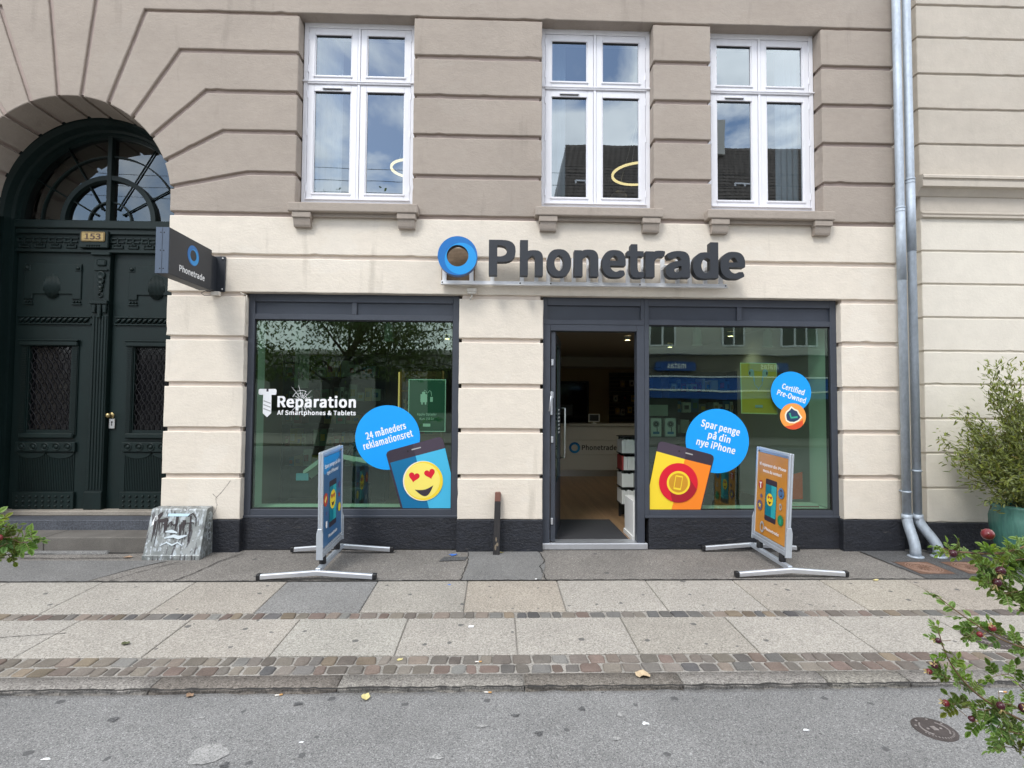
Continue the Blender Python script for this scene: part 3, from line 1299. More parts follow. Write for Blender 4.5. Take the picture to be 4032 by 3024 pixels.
for (xa, xb) in (P1, P2, P3):
    core(xa, xb, -0.1, 2.70, GROOVE_C)
core(JX, XE, 2.72, 3.53, GROOVE_C)
wall.box(JX + gd_, XE - gd_, gd_ + .001, 0.40, 3.53, 3.655, GROOVE_T)
for (xa, xb) in ((W1[1], W2[0]), (W2[1], W3[0]), (W3[1], XE)):
    core(xa, xb, 3.655, 5.83, GROOVE_T)
wall.box(-2.75, XE - gd_, gd_ + .001, 0.40, 5.83, 7.55, GROOVE_T)
core(-8.5, LX, -0.1, 3.53, GROOVE_C)
# core around the arch, as a fan of plates with the barrel of the arch
ro = AR + gd_
n = 36
pin, pout = [], []
for i in range(n + 1):
    a = math.pi * i / n
    c_, s_ = math.cos(a), math.sin(a)
    pin.append((AX + ro * c_, AZ + ro * s_))
    xR, xL, zT = W1[0] - gd_, -8.5, 7.55
    ts = []
    if c_ > 1e-6:
        ts.append((xR - AX) / c_)
    if c_ < -1e-6:
        ts.append((xL - AX) / c_)
    if s_ > 1e-6:
        ts.append((zT - AZ) / s_)
    t_ = min(ts)
    pout.append((AX + t_ * c_, AZ + t_ * s_))
for i in range(n):
    wall.quad([(pin[i][0], gd_, pin[i][1]), (pout[i][0], gd_, pout[i][1]), (pout[i + 1][0], gd_, pout[i + 1][1]), (pin[i + 1][0], gd_, pin[i + 1][1])], GROOVE_T)
    wall.quad([(pin[i][0], gd_, pin[i][1]), (pin[i + 1][0], gd_, pin[i + 1][1]), (pin[i + 1][0], .46, pin[i + 1][1]), (pin[i][0], .46, pin[i][1])], GROOVE_T)
# corner fill of the fan (top corners) and the strips beside the jambs
wall.quad([(W1[0] - gd_, gd_ + .0005, AZ + 3), (W1[0] - gd_, gd_ + .0005, 7.55), (-5.5, gd_ + .0005, 7.55), (-3.2, gd_ + .0005, AZ + 2.2)], GROOVE_T)
wall.box(JX + gd_, W1[0] - gd_, gd_, 0.40, 3.655, AZ, GROOVE_T)
wall.box(W1[0] - gd_ - .02, W1[0] - gd_, gd_ + .001, 0.40, AZ, 5.83, GROOVE_T)
wall.box(-8.5, LX - gd_, gd_, 0.40, 3.53, AZ, GROOVE_T)
# right end and inside of the wall
wall.box(XE - gd_ - .02, XE - gd_, 0.40, 9.4, -0.1, 7.55, GROOVE_C)
wall_o = wall.build('wall', TAUPE, bld)

for xa, xb, ya, zt in ((JX - .004, -2.69, -.006, .280), (-0.414, 0.512, -.006, .280), (3.796, XE + .005, -.006, .280), (-2.69, -.414, .075, .291), (1.68, 3.796, .075, .287), (-8.5, LX + .004, -.006, .28)):
    pl = MB()
    pl.box(xa, xb, ya, 0.3, -0.15, zt, PLINTH, bevel=0.012 if ya < 0 else 0, seg=2)
    pl.build('plinth', PLINTH, bld)

CRK = mat('hairline_crack', (.22, .19, .165), .95)
for pts in ([(-2.98, .30), (-2.93, .42), (-2.95, .50), (-2.86, .60), (-2.80, .69)], [(-2.93, .50), (-2.98, .55)]):
    b = MB()
    P = []
    for (xa, za), (xb, zb_) in zip(pts, pts[1:]):
        k = max(2, int(math.hypot(xb - xa, zb_ - za) / .02))
        P += [(xa + (xb - xa) * j / k + random.uniform(-.004, .004), za + (zb_ - za) * j / k + random.uniform(-.004, .004)) for j in range(k)]
    P.append(pts[-1])
    for i in range(len(P) - 1):
        a_, c_ = Vector(P[i]), Vector(P[i + 1])
        d_ = (c_ - a_).normalized()
        w = random.uniform(.0012, .0030)
        n_ = Vector((-d_.y, d_.x)) * w
        b.quad([(q.x, -.0015, q.y) for q in (a_ + n_, a_ - n_, c_ - n_, c_ + n_)], CRK)
    b.build('hairline_crack', CRK, bld)

# ---- window sills with their brackets
def sill(x0, x1):
    s = MB()
    s.box(x0, x1, -0.105, 0.17, 3.553, 3.652, TAUPE, bevel=0.012, seg=2)
    s.box(x0 + .06, x1 - .06, -0.045, 0.0, 3.515, 3.553, TAUPE)
    so = s.build('sill', TAUPE, bld)
    for xc in (x0 + .145, x1 - .125):
        k = MB()
        k.box(xc - .1, xc + .1, -0.092, 0.0, 3.490, 3.5525, TAUPE, bevel=.006)
        k.prism([(-0.078, 3.4895), (0.0, 3.4895), (0.0, 3.40), (-0.052, 3.40), (-0.062, 3.42)], xc - .088, xc + .088, TAUPE, axis='x', back=True)
        k.build('bracket', TAUPE, so)


sill(-2.235, -0.853)
sill(0.405, 1.800)
sill(2.290, 3.705)

# ---- upper windows: one is built, the other two are copies
def upper_window():
    w = 1.245
    f = MB()
    y0, y1 = 0.15, 0.23
    zb, zt = 3.655, 5.80
    f.box(0, 0.046, y0, y1, zb, zt, FRAME_W, bevel=.003)
    f.box(w - .046, w, y0, y1, zb, zt, FRAME_W, bevel=.003)
    f.box(0.046, w - .046, y0 + .001, y1, zt - .06, zt, FRAME_W, bevel=.003)
    f.box(0.046, w - .046, y0 + .001, y1, zb, 3.783, FRAME_W, bevel=.003)
    f.box(0.6, 0.628, y0 - .002, y1, 3.783, zt - .06, FRAME_W, bevel=.003)
    f.box(0.046, w - .046, y0 - .012, y1, 5.092, 5.122, FRAME_W, bevel=.004)
    f.box(-0.004, w + .004, y0 - .02, y0 + .01, 5.112, 5.122, FRAME_W)
    f.box(0.046, w - .046, y0 - .02, y0 + .01, 3.772, 3.7835, FRAME_W)
    fo = f.build('window', FRAME_W, bld, local=True)
    for (xa, xb) in ((0.049, 0.597), (0.631, 1.196)):
        for (za, zc) in ((3.788, 5.088), (5.126, 5.737)):
            s = MB()
            st = 0.068
            y = y0 + .006
            s.box(xa, xa + st, y, y1 - .01, za, zc, FRAME_W, bevel=.004)
            s.box(xb - st, xb, y, y1 - .01, za, zc, FRAME_W, bevel=.004)
            s.box(xa + st, xb - st, y, y1 - .01, zc - .075, zc, FRAME_W, bevel=.003)
            s.box(xa + st, xb - st, y, y1 - .01, za, za + .066, FRAME_W, bevel=.003)
            # bevelled glazing beads, the lower one a drip rail
            s.box(xa + st - .012, xb - st + .012, y - .012, y + .02, za + .044, za + .066, FRAME_W, bevel=.004)
            for e in ((xa + st, xa + st + .010), (xb - st - .010, xb - st)):
                s.box(e[0], e[1], y + .012, y + .03, za + .066, zc - .075, FRAME_W)
            s.box(xa + st, xb - st, y + .014, y + .03, zc - .086, zc - .075, GASKET)
            # hinges on the outer stile
            hx = xa - .008 if xa < .5 else xb - .004
            for hz in (za + .14, zc - .1) if zc - za < .8 else (za + .12, za + .75, zc - .12):
                s.box(hx, hx + .012, y - .012, y + .004, hz - .04, hz + .04, FRAME_W, bevel=.003)
            if zc - za > .8 and xa < .5:
                s.box(xa + .16, xa + .385, y - .018, y, zc - .052, zc - .030, FRAME_W, bevel=.005)
                s.box(xa + .17, xa + .375, y - .012, y + .001, zc - .058, zc - .052, GASKET)
            s.build('sash', FRAME_W, fo, local=True)
            g = MB()
            g.quad([(xa + st - .01, y + .026, za + .05), (xb - st + .01, y + .026, za + .05), (xb - st + .01, y + .026, zc - .07), (xa + st - .01, y + .026, zc - .07)], GLASS_UP)
            g.build('pane', GLASS_UP, fo, local=True, recalc=False)
    return fo


uw = upper_window()
uw.location = (-2.183, 0, 0.06)
for x in (0.484, 2.385):
    c = copy_tree(uw, bld)
    c.location = (x, 0, 0.06)

# ---- shop windows
GL_Y = 0.115


def shop_window(xa, xb, zb, zg, zt, mull, name='shop_window', side_l=.07, side_r=.07):
    f = MB()
    y0, y1 = 0.085, 0.19
    f.box(xa, xa + side_l, y0, y1, zb, 2.70, FRAME_G, bevel=.003)
    f.box(xb - side_r, xb, y0, y1, zb, 2.70, FRAME_G, bevel=.003)
    f.box(xa + side_l, xb - side_r, y0 + .002, y1, zb, zg, FRAME_G, bevel=.003)
    f.box(xa - .0, xb + .0, y0 - .014, y0 + .03, zb - .012, zb + .012, FRAME_G, bevel=.003)
    f.box(xa + side_l, xb - side_r, y0 + .002, y1, zt, zt + .06, FRAME_G, bevel=.003)
    f.box(xa + side_l, xb - side_r, y0 + .002, y1, 2.615, 2.70, FRAME_G, bevel=.003)
    f.box(mull - .027, mull + .027, y0 + .002, y1, zt + .06, 2.615, FRAME_G, bevel=.003)
    # gasket round the pane
    f.box(xa + side_l, xb - side_r, y0 + .02, y1 - .02, zt - .012, zt, GASKET)
    f.box(xa + side_l, xb - side_r, y0 + .02, y1 - .02, zg, zg + .008, GASKET)
    f.box(xa + side_l, xa + side_l + .008, y0 + .02, y1 - .02, zg + .008, zt - .012, GASKET)
    f.box(xb - side_r - .008, xb - side_r, y0 + .02, y1 - .02, zg + .008, zt - .012, GASKET)
    fo = f.build(name, FRAME_G, bld)
    g = MB()
    g.quad([(xa + side_l, GL_Y, zg), (xb - side_r, GL_Y, zg), (xb - side_r, GL_Y, zt), (xa + side_l, GL_Y, zt)], GLASS_SHOP)
    g.build('pane', GLASS_SHOP, fo, recalc=False)
    for (pa, pb) in ((xa + side_l, mull - .027), (mull + .027, xb - side_r)):
        p = MB()
        p.box(pa, pb, y0 + .026, y0 + .05, zt + .06, 2.615, PANEL_G)
        p.build('fascia_panel', PANEL_G, fo)
    return fo


shop_window(-2.697, -0.408, 0.296, 0.372, 2.422, -1.557)
shop_window(1.640, 3.812, 0.292, 0.360, 2.405, 2.712, side_l=.05)

# ---- shop door, standing open
d = MB()
y0, y1 = 0.083, 0.20
d.box(0.512, 0.594, y0, y1, -0.02, 2.40, FRAME_G, bevel=.003)
d.box(1.556, 1.638, y0, y1, -0.02, 2.40, FRAME_G, bevel=.003)
d.box(0.594, 1.556, y0 + .001, y1, 2.330, 2.40, FRAME_G, bevel=.003)
d.box(0.512, 1.638, y0 - .004, y1, 2.40, 2.455, FRAME_G, bevel=.003)
d.box(0.512, 0.56, y0, y1, 2.455, 2.70, FRAME_G)
d.box(1.60, 1.638, y0 + .002, y1, 2.455, 2.70, FRAME_G)
d.box(0.56, 1.60, y0 + .002, y1, 2.612, 2.70, FRAME_G, bevel=.003)
d.box(0.56, 1.60, y0 + .03, y1, 2.455, 2.612, PANEL_G)
do = d.build('shop_door', FRAME_G, bld)
st = MB()
st.box(0.50, 1.66, 0.045, 0.25, -0.052, 0.012, ALU, bevel=.004)
st.build('threshold', ALU, do)
# leaf, hinged at the left and swung inwards
ang = math.atan2(0.83, 0.155)
ML = Matrix.Translation(Vector((0.603, 0.115, 0))) @ Matrix.Rotation(ang, 4, 'Z')


def leafbox(bb, a0, a1, t0, t1, z0, z1, m, bevel=0.0):
    t = MB()
    t.box(a0, a1, t0, t1, z0, z1, m, bevel=bevel)
    for w in t.bm.verts:
        w.co = ML @ w.co
    mp_ = {w: bb.v(w.co) for w in t.bm.verts}
    for f in t.bm.faces:
        bb.face([mp_[w] for w in f.verts], m)
    t.bm.free()


lf = MB()
leafbox(lf, 0, .10, -.05, 0, 0.02, 2.325, FRAME_G, .003)
leafbox(lf, .82, .92, -.05, 0, 0.02, 2.325, FRAME_G, .003)
leafbox(lf, .10, .82, -.049, -.001, 2.22, 2.325, FRAME_G)
leafbox(lf, .10, .82, -.049, -.001, 0.02, 0.62, PANEL_G)
lo = lf.build('door_leaf', FRAME_G, do)
gp = MB()
leafbox(gp, .10, .82, -.03, -.022, .62, 2.22, GLASS_SHOP)
gp.build('pane', GLASS_SHOP, do)
for zc in (0.24, 1.13, 1.62, 1.98):
    hd = MB()
    hd.box(0.606, 0.632, 0.096, 0.116, zc - .035, zc + .035, ALU, bevel=.003)
    hd.build('hinge', ALU, do)
lv = MB()
lv.box(0.596, 0.622, 0.085, 0.1, 1.40, 1.66, ALU, bevel=.004)
lv.tube([(0.606, 0.08, 1.62), (0.600, 0.055, 1.60), (0.580, 0.05, 1.44)], [.009, .009, .007], ALU, n=8)
lv.build('lever_handle', ALU, do)
hb = MB()
p0 = ML @ Vector((.86, -.11, 0))
q0 = ML @ Vector((.86, -.05, 0))
hb.tube([(q0.x, q0.y, .85), (p0.x, p0.y, .85), (p0.x, p0.y, 1.47), (q0.x, q0.y, 1.47)], .013, STEEL, n=10)
hb.build('pull_handle', STEEL, do)
vt = MB()
for k in range(7):
    leafbox(vt, .5, .7, -.056, -.05, 1.17 + k * .045, 1.19 + k * .045, WHITE)
vt.build('opening_hours_sticker', WHITE, do)

# ================================================================== ENTRANCE: steps, double door, fanlight
b = MB()
for xa, xb in ((-8.5, -4.70), (-4.694, -3.55)):
    b.box(xa, xb, -0.005, 0.33, -0.12, 0.097, GRANITE, bevel=.010, seg=2)
b.build('granite_step', GRANITE, bld)
b = MB()
b.box(-5.9, JX + .05, 0.325, 0.60, 0.02, 0.205, SLATE, bevel=.006)
b.build('terrazzo_step', SLATE, bld)
b = MB()
b.box(-5.9, JX + .05, 0.535, 0.70, 0.206, 0.262, SILLWOOD, bevel=.008)
b.build('door_sill', SILLWOOD, bld)
b = MB()
b.box(-6.3, -4.0, -0.07, 0.0, -0.12, -0.035, ASPH_P, bevel=.02)
b.build('cement_skirt', ASPH_P, bld)

YD = 0.65
DC = -4.625                      # middle line of the double door
FZ = 3.652
dr = MB()
# outer frame: arch ring and posts, the deep dark rebate
n = 40
R1 = 1.235
prof = [(R1, 0.46), (R1 - .10, 0.462), (R1 - .13, 0.52), (R1 - .145, 0.60), (R1 - .175, 0.61), (R1 - .185, 0.66), (R1 - .20, .66)]
prev = None
for i in range(n + 1):
    a = math.pi * i / n
    ring = [dr.v((DC + r * math.cos(a), y, FZ + r * math.sin(a))) for r, y in prof]
    if prev:
        for k in range(len(prof) - 1):
            dr.face([prev[k], prev[k + 1], ring[k + 1], ring[k]], DOOR_GR)
    prev = ring
for s in (-1, 1):
    for (r0, r1, ya, yb) in ((R1 - .10, R1, .461, .72), (R1 - .145, R1 - .1, .52, .72), (R1 - .185, R1 - .145, .61, .72)):
        xa, xb = sorted((DC + s * r0, DC + s * r1))
        dr.box(xa, xb, ya, yb, 0.20, FZ, DOOR_GR)
# transom and Greek-key frieze
dr.box(DC - 1.05, DC + 1.05, .60, .74, 3.555, 3.655, DOOR_GR, bevel=.01)
dr.box(DC - 1.05, DC + 1.05, .625, .74, 3.495, 3.555, DOOR_GR, bevel=.006)
dr.box(DC - 1.05, DC + 1.05, .655, .76, 3.28, 3.495, DOOR_GR)
dr.box(DC - 1.05, DC + 1.05, .625, .76, 3.275, 3.312, DOOR_GR, bevel=.006)
fr_o = dr.build('entrance_door', DOOR_GR, bld)
k_ = MB()
u = 0.022


def key(x, z):
    for (xa, xb, za, zb) in ((0, 8, 5, 6), (0, 1, 3, 5), (1, 3.4, 3, 3.9), (4.6, 7.4, 3, 3.9), (3.6, 4.4, 1.5, 6), (1.2, 2, 0, 2), (2, 6, 0, 0.9), (6, 6.8, 0, 2), (2.6, 5.4, 1.6, 2.4)):
        k_.box(x + xa * u, x + xb * u, .640, .658, z + za * u, z + zb * u, DOOR_GR, bevel=.003)


for i in range(-6, 6):
    x = DC + .03 + i * u * 8.2
    if abs(x + 4 * u - (-4.76)) > .21:
        key(x, 3.33)
k_.box(-4.925, -4.59, .60, .66, 3.325, 3.53, DOOR_GR, bevel=.008)
for i in range(6):
    k_.lathe([(0, -.012), (.008, -.008), (.012, 0)], (-4.83 + i * .028, .60, 3.352), DOOR_GR, 8, 'y')
k_.build('frieze', DOOR_GR, fr_o)
# fanlight glass, rings and glazing bars
g = MB()
g.face([g.v((DC + 1.06 * math.cos(math.pi * i / 40), .69, FZ + 1.06 * math.sin(math.pi * i / 40))) for i in range(41)], GLASS_FAN)
g.build('fanlight_pane', GLASS_FAN, fr_o, recalc=False)
g = MB()


def archbar(r0, r1, ya, yb):
    pv = None
    for i in range(41):
        a = math.pi * i / 40
        c_, s_ = math.cos(a), math.sin(a)
        ring = [g.v((DC + r * c_, y, FZ + r * s_)) for r, y in ((r0, ya), (r1, ya), (r1, yb), (r0, yb))]
        if pv:
            for k in range(4):
                g.face([pv[k], pv[(k + 1) % 4], ring[(k + 1) % 4], ring[k]], DOOR_GR)
        pv = ring


archbar(1.015, 1.06, .64, .70)
archbar(0.79, 0.805, .665, .70)
archbar(0.500, 0.555, .635, .70)
archbar(0.238, 0.254, .665, .70)
g.box(DC - .027, DC + .027, .63, .70, FZ, FZ + 1.03, DOOR_GR, bevel=.004)
for a in (30, 60, 120, 150):
    c_, s_ = math.cos(R_(a)), math.sin(R_(a))
    g.tube([(DC + .19 * c_, .672, FZ + .19 * s_), (DC + 1.03 * c_, .672, FZ + 1.03 * s_)], .009, DOOR_GR, n=6)
    g.lathe([(0, -.016), (.012, -.010), (.016, 0)], (DC + .185 * c_, .672, FZ + .185 * s_), DOOR_GR, 8, 'y')
g.build('fanlight_bars', DOOR_GR, fr_o)
# two leaves with carved panels
def leaf(x0, x1, yb, px0, px1):
    m = DOOR_GR
    f = MB()
    f.box(x0, x1, yb, yb + .06, .262, 2.10 - .92, m)
    f.box(x0, x1, yb, yb + .06, 2.165, 3.278, m)
    f.box(x0, px0 + .09, yb, yb + .06, 1.18, 2.165, m)
    f.box(px1 - .09, x1, yb, yb + .06, 1.18, 2.165, m)
    xc = (px0 + px1) / 2
    w = px1 - px0
    # raised tablet with an oval of reeds
    f.prism([(px0, 2.72), (px0 + .10, 2.72), (px0 + .10, 2.80 - .02), (px1 - .10, 2.78), (px1 - .10, 2.72), (px1, 2.72), (px1, 3.14), (px0, 3.14)], yb - .016, yb, m, ch=.006)
    for sx in (px0 + .035, px1 - .035):
        f.lathe([(0, -.03), (.014, -.026), (.024, -.014), (.024, 0)], (sx, yb - .012, 3.085), m, 14, 'y')
        f.box(sx - .035, sx + .035, yb - .022, yb, 3.05, 3.12, m, bevel=.004)
    for sx in (px0 + .05, px1 - .05):
        f.box(sx - .055, sx + .055, yb - .018, yb, 2.655, 2.672, m, bevel=.003)
        for q in (-1, 0, 1):
            f.lathe([(0, -.018), (.010, -.014), (.016, 0)], (sx + q * .035, yb, 2.69), m, 8, 'y')
    for i in range(13):
        t = (i - 6) / 6.5
        h = .148 * math.sqrt(max(0, 1 - t * t))
        f.tube([(xc - .005 + t * .10, yb - .014, 2.876 - h), (xc - .005 + t * .10, yb - .014, 2.876 + h)], .0065, m, n=6)
    # twisted-rope rail
    f.box(x0 + .03, x1 - .02, yb - .020, yb, 2.418, 2.436, m, bevel=.004)
    f.box(x0 + .03, x1 - .02, yb - .020, yb, 2.505, 2.522, m, bevel=.004)
    k = int((x1 - x0 - .06) / .062)
    for i in range(k):
        xx = x0 + .04 + i * .062
        f.tube([(xx, yb - .004, 2.443), (xx + .03, yb - .016, 2.470), (xx + .06, yb - .004, 2.500)], [.008, .017, .008], m, n=8)
    # frame of the grille
    f.box(px0, px1, yb - .045, yb + .01, 2.165, 2.222, m, bevel=.010)
    f.box(px0 - .01, px1 + .01, yb - .05, yb + .01, 2.222, 2.238, m, bevel=.004)
    f.box(px0 + .02, px1 - .02, yb - .04, yb + .01, 1.082, 1.145, m, bevel=.012)
    for sx0, sx1 in ((px0, px0 + .075), (px1 - .075, px1)):
        f.box(sx0, sx1, yb - .012, yb + .03, 1.12, 2.165, m)
        for i in range(50):
            zz = 1.13 + i * .0205
            f.box(sx0 + .008, sx1 - .008, yb - .022, yb - .012, zz, zz + .012, m)
    # ornamental band, swags, reeded lower panel, studded kick plate
    f.box(px0 - .01, px1 + .01, yb - .035, yb, 0.925, 1.04, m, bevel=.006)
    for i in range(5):
        cx = px0 + w * (i + .5) / 5
        f.lathe([(.036, 0), (.042, -.010), (.048, 0)], (cx, yb - .036, .985), m, 14, 'y', cap=False)
        f.lathe([(0, -.010), (.018, -.006), (.026, 0)], (cx, yb - .036, .985), m, 10, 'y')
    for i in range(2):
        cx = px0 + w * (i + .5) / 2
        f.prism([(cx + w * .24 * math.cos(math.pi + math.pi * j / 14), .92 + .075 * math.sin(math.pi + math.pi * j / 14)) for j in range(15)], yb - .016, yb, m, ch=.004)
    for i in range(int(w / .019)):
        xx = px0 + .01 + i * .019
        f.box(xx, xx + .010, yb - .008, yb, .47, .90, m)
    f.box(px0 - .015, px1 + .015, yb - .034, yb, .262, .462, m, bevel=.004)
    for i in range(9):
        for j in range(3):
            f.lathe([(0, -.016), (.008, -.014), (.0145, -.005), (.0165, 0)], (px0 + .035 + (w - .07) * i / 8, yb - .034, .300 + j * .055), m, 10, 'y')
    lo_ = f.build('door_leaf', m, fr_o)
    gr = MB()
    gx0, gx1 = px0 + .085, px1 - .085
    gr.box(gx0 - .02, gx1 + .02, yb + .045, yb + .05, 1.12, 2.18, mat('dark_door_glass', (0.008, 0.008, 0.010), 0.08))
    n_ = 4
    st_ = (gx1 - gx0) / n_
    for i in range(n_ * 2 + 1):
        # wavy bars crossing into diamonds
        for sgn in (1, -1):
            path = []
            for j in range(41):
                t = j / 40
                path.append((gx0 + st_ * .5 * i + sgn * st_ * .25 * math.sin(t * 2 * math.pi * 4.25 + (0 if i % 2 else math.pi)), yb + .015 + .006 * sgn, 1.145 + 1.02 * t))
            if i % 2 == 0 or True:
                gr.tube(path, .0045, IRON, n=5, smooth=True)
    for i in range(n_ + 1):
        for j in range(9):
            gr.lathe([(0, -.008), (.007, -.005), (.009, 0)], (gx0 + st_ * (i if j % 2 else i + .5) * .98, yb + .004, 1.19 + j * .12), IRON, 6, 'y')
    gr.build('grille', IRON, fr_o)
    return lo_


leaf(-5.66, -4.765, .66, -5.572, -4.915)
leaf(-4.555, -3.42, .675, -4.372, -3.715)
p = MB()
p.box(-4.752, -4.566, .615, .70, .262, 3.278, DOOR_GR, bevel=.005)
p.box(-4.775, -4.556, .585, .64, 3.235, 3.275, DOOR_GR, bevel=.008)
p.box(-4.77, -4.56, .575, .64, 2.655, 2.70, DOOR_GR, bevel=.006)
p.box(-4.762, -4.56, .595, .64, .262, .47, DOOR_GR, bevel=.006)
p.box(-4.715, -4.605, .598, .62, 3.11, 3.19, DOOR_GR, bevel=.015)
p.box(-4.735, -4.58, .595, .62, 3.055, 3.075, DOOR_GR, bevel=.004)
for k, zz in enumerate((3.0, 2.935, 2.875, 2.825)):
    p.lathe([(.052 - k * .009, 0), (.046 - k * .009, -.022), (.03 - k * .006, -.014), (0.0, -.010)], (-4.66, .615, zz), DOOR_GR, 14, 'y')
p.lathe([(.016, 0), (.025, -.016), (.034, 0)], (-4.66, .615, 2.765), DOOR_GR, 14, 'y', cap=False)
for k in (-1, 0, 1):
    hgt = .10 if k else .16
    p.prism([(-4.66 + k * .062 - .027, 2.655), (-4.66 + k * .062 + .027, 2.655), (-4.66 + k * .062 + .018, 2.655 - hgt), (-4.66 + k * .062 - .018, 2.655 - hgt)], .585, .62, DOOR_GR, ch=.008)
for k in range(5):
    xx = -4.735 + k * .034
    p.box(xx, xx + .020, .605, .616, .49, 2.52, DOOR_GR, bevel=.004)
p.build('pilaster', DOOR_GR, fr_o)
kb = MB()
kb.lathe([(0, -.075), (.022, -.070), (.030, -.052), (.022, -.034), (.012, -.026), (.012, -.008), (.034, -.004), (.036, 0)], (-4.53, .672, 1.353), BRASS, 18, 'y')
kb.build('door_knob', BRASS, fr_o)
kb = MB()
kb.box(-4.545, -4.478, .655, .676, 1.198, 1.315, STEEL, bevel=.003)
kb.box(-4.515, -4.505, .653, .656, 1.235, 1.275, BLACK_P)
kb.lathe([(0, -.004), (.010, -.002), (.010, 0)], (-4.51, .655, 1.275), BLACK_P, 10, 'y')
kb.build('lock_plate', STEEL, fr_o)

# house number
hn = empty('house_number_plate', (-4.758, .597, 3.4), 'gold house number plate reading 153 above the green double door', 'number plate')
NUMBG = mat('gilded_plate', (0.36, 0.26, 0.10), 0.45, 0.3, var=[(40, 0.25, None)])
NUMD = mat('number_brown', (0.07, 0.035, 0.02), 0.5)
b = MB()
b.prism(rrect(-4.895, -4.622, 3.398, 3.512, .014), .588, .598, NUMBG, ch=.003)
po = b.build('plate', NUMBG, hn)
f = Flat(lambda u_, v_, k: (u_, .5875 - k, v_))
f.text('153', -4.7585, 3.422, .066, NUMD, dx=.06, dy=.03, align='c', width=.185, res=90)
for (xa, xb, za, zb) in ((-4.888, -4.629, 3.404, 3.408), (-4.888, -4.629, 3.502, 3.506), (-4.888, -4.884, 3.408, 3.502), (-4.633, -4.629, 3.408, 3.502)):
    f.poly([(xa, za), (xb, za), (xb, zb), (xa, zb)], NUMD)
f.build('digits', NUMD, hn)

# ================================================================== NEIGHBOUR BUILDING
nb = empty('neighbour_building', (7.4, 0, -0.06), 'neighbouring cream building with taupe upper storey and moulded string course right of the drainpipes', 'building')
NX0, NX1 = 4.742, 11.0
TAUPE2 = mat('taupe_render_neighbour', (0.52, 0.47, 0.405), 0.92, var=[(1.0, 0.06, (1, 1, 1.6)), (9, 0.05, None), (120, 0.04, None)], bump=(30, 0.35, 0.010, None), spec=.2, stain=[(0.9, (1, 1, 1.3), .56, .585, (.56,.52,.46), .22), (2.6, (1.6, 1, .22), .60, .72, (.38,.35,.30), .35), (26, (1, 1, .8), .70, .76, (.32,.29,.26), .5), (5, (1, 1, 1), .62, .70, (.58,.54,.48), .16)])
CREAM2 = mat('cream_render_neighbour', (0.71, 0.662, 0.578), 0.9, var=[(0.9, 0.05, (1, 1, 1.5)), (7, 0.04, None), (120, 0.04, None)], bump=(30, 0.35, 0.010, None), spec=.2)
b = MB()
zs = [4.10, 4.475, 4.88, 5.287, 5.71, 6.09, 6.5, 6.9, 7.6]
for z0, z1 in zip(zs, zs[1:]):
    b.prism(worn(inset([(NX0, z0), (NX1, z0), (NX1, z1), (NX0, z1)], [.013, 0, .013, 0])), 0, .12, TAUPE2, ch=.007)
zc = [0.244, 0.623, 1.006, 1.386, 1.764, 2.135, 2.51, 2.885, 3.258, 3.64]
for z0, z1 in zip(zc, zc[1:]):
    b.prism(worn(inset([(NX0, z0), (NX1, z0), (NX1, z1), (NX0, z1)], [.011, 0, .011, 0])), 0, .12, CREAM2, ch=.006)
b.box(NX0, NX1, .0, .12, 3.70, 4.0, TAUPE2)
b.box(NX0 + .018, NX1, .017, .40, -.1, 3.65, CREAM2)
b.box(NX0 + .018, NX1, .018, .40, 3.65, 7.6, TAUPE2)
b.box(4.46, NX0 + .018, .10, .40, -.1, 7.6, CREAM2)
b.build('wall', TAUPE2, nb)
b = MB()
b.prism([(.12, 4.11), (-.03, 4.105), (-.10, 4.085), (-.115, 4.07), (-.115, 4.045), (-.095, 4.04), (-.095, 4.02), (-.105, 4.015), (-.105, 3.955), (-.06, 3.945), (-.03, 3.90), (-.012, 3.875), (.12, 3.872)], NX0 - .05, NX1, TAUPE2, axis='x', back=True)
b.prism([(.12, 3.70), (-.012, 3.70), (-.028, 3.69), (-.028, 3.675), (-.018, 3.67), (-.018, 3.655), (-.034, 3.65), (-.034, 3.635), (-.01, 3.625), (.12, 3.62)], NX0 - .004, NX1, TAUPE2, axis='x', back=True)
b.build('cornice', TAUPE2, nb)
b = MB()
b.box(NX0 - .006, NX1, -.008, .2, -.15, .2455, PLINTH, bevel=.01)
b.box(4.48, NX0 - .006, .06, .2, -.15, .30, PLINTH)
b.build('plinth', PLINTH, nb)

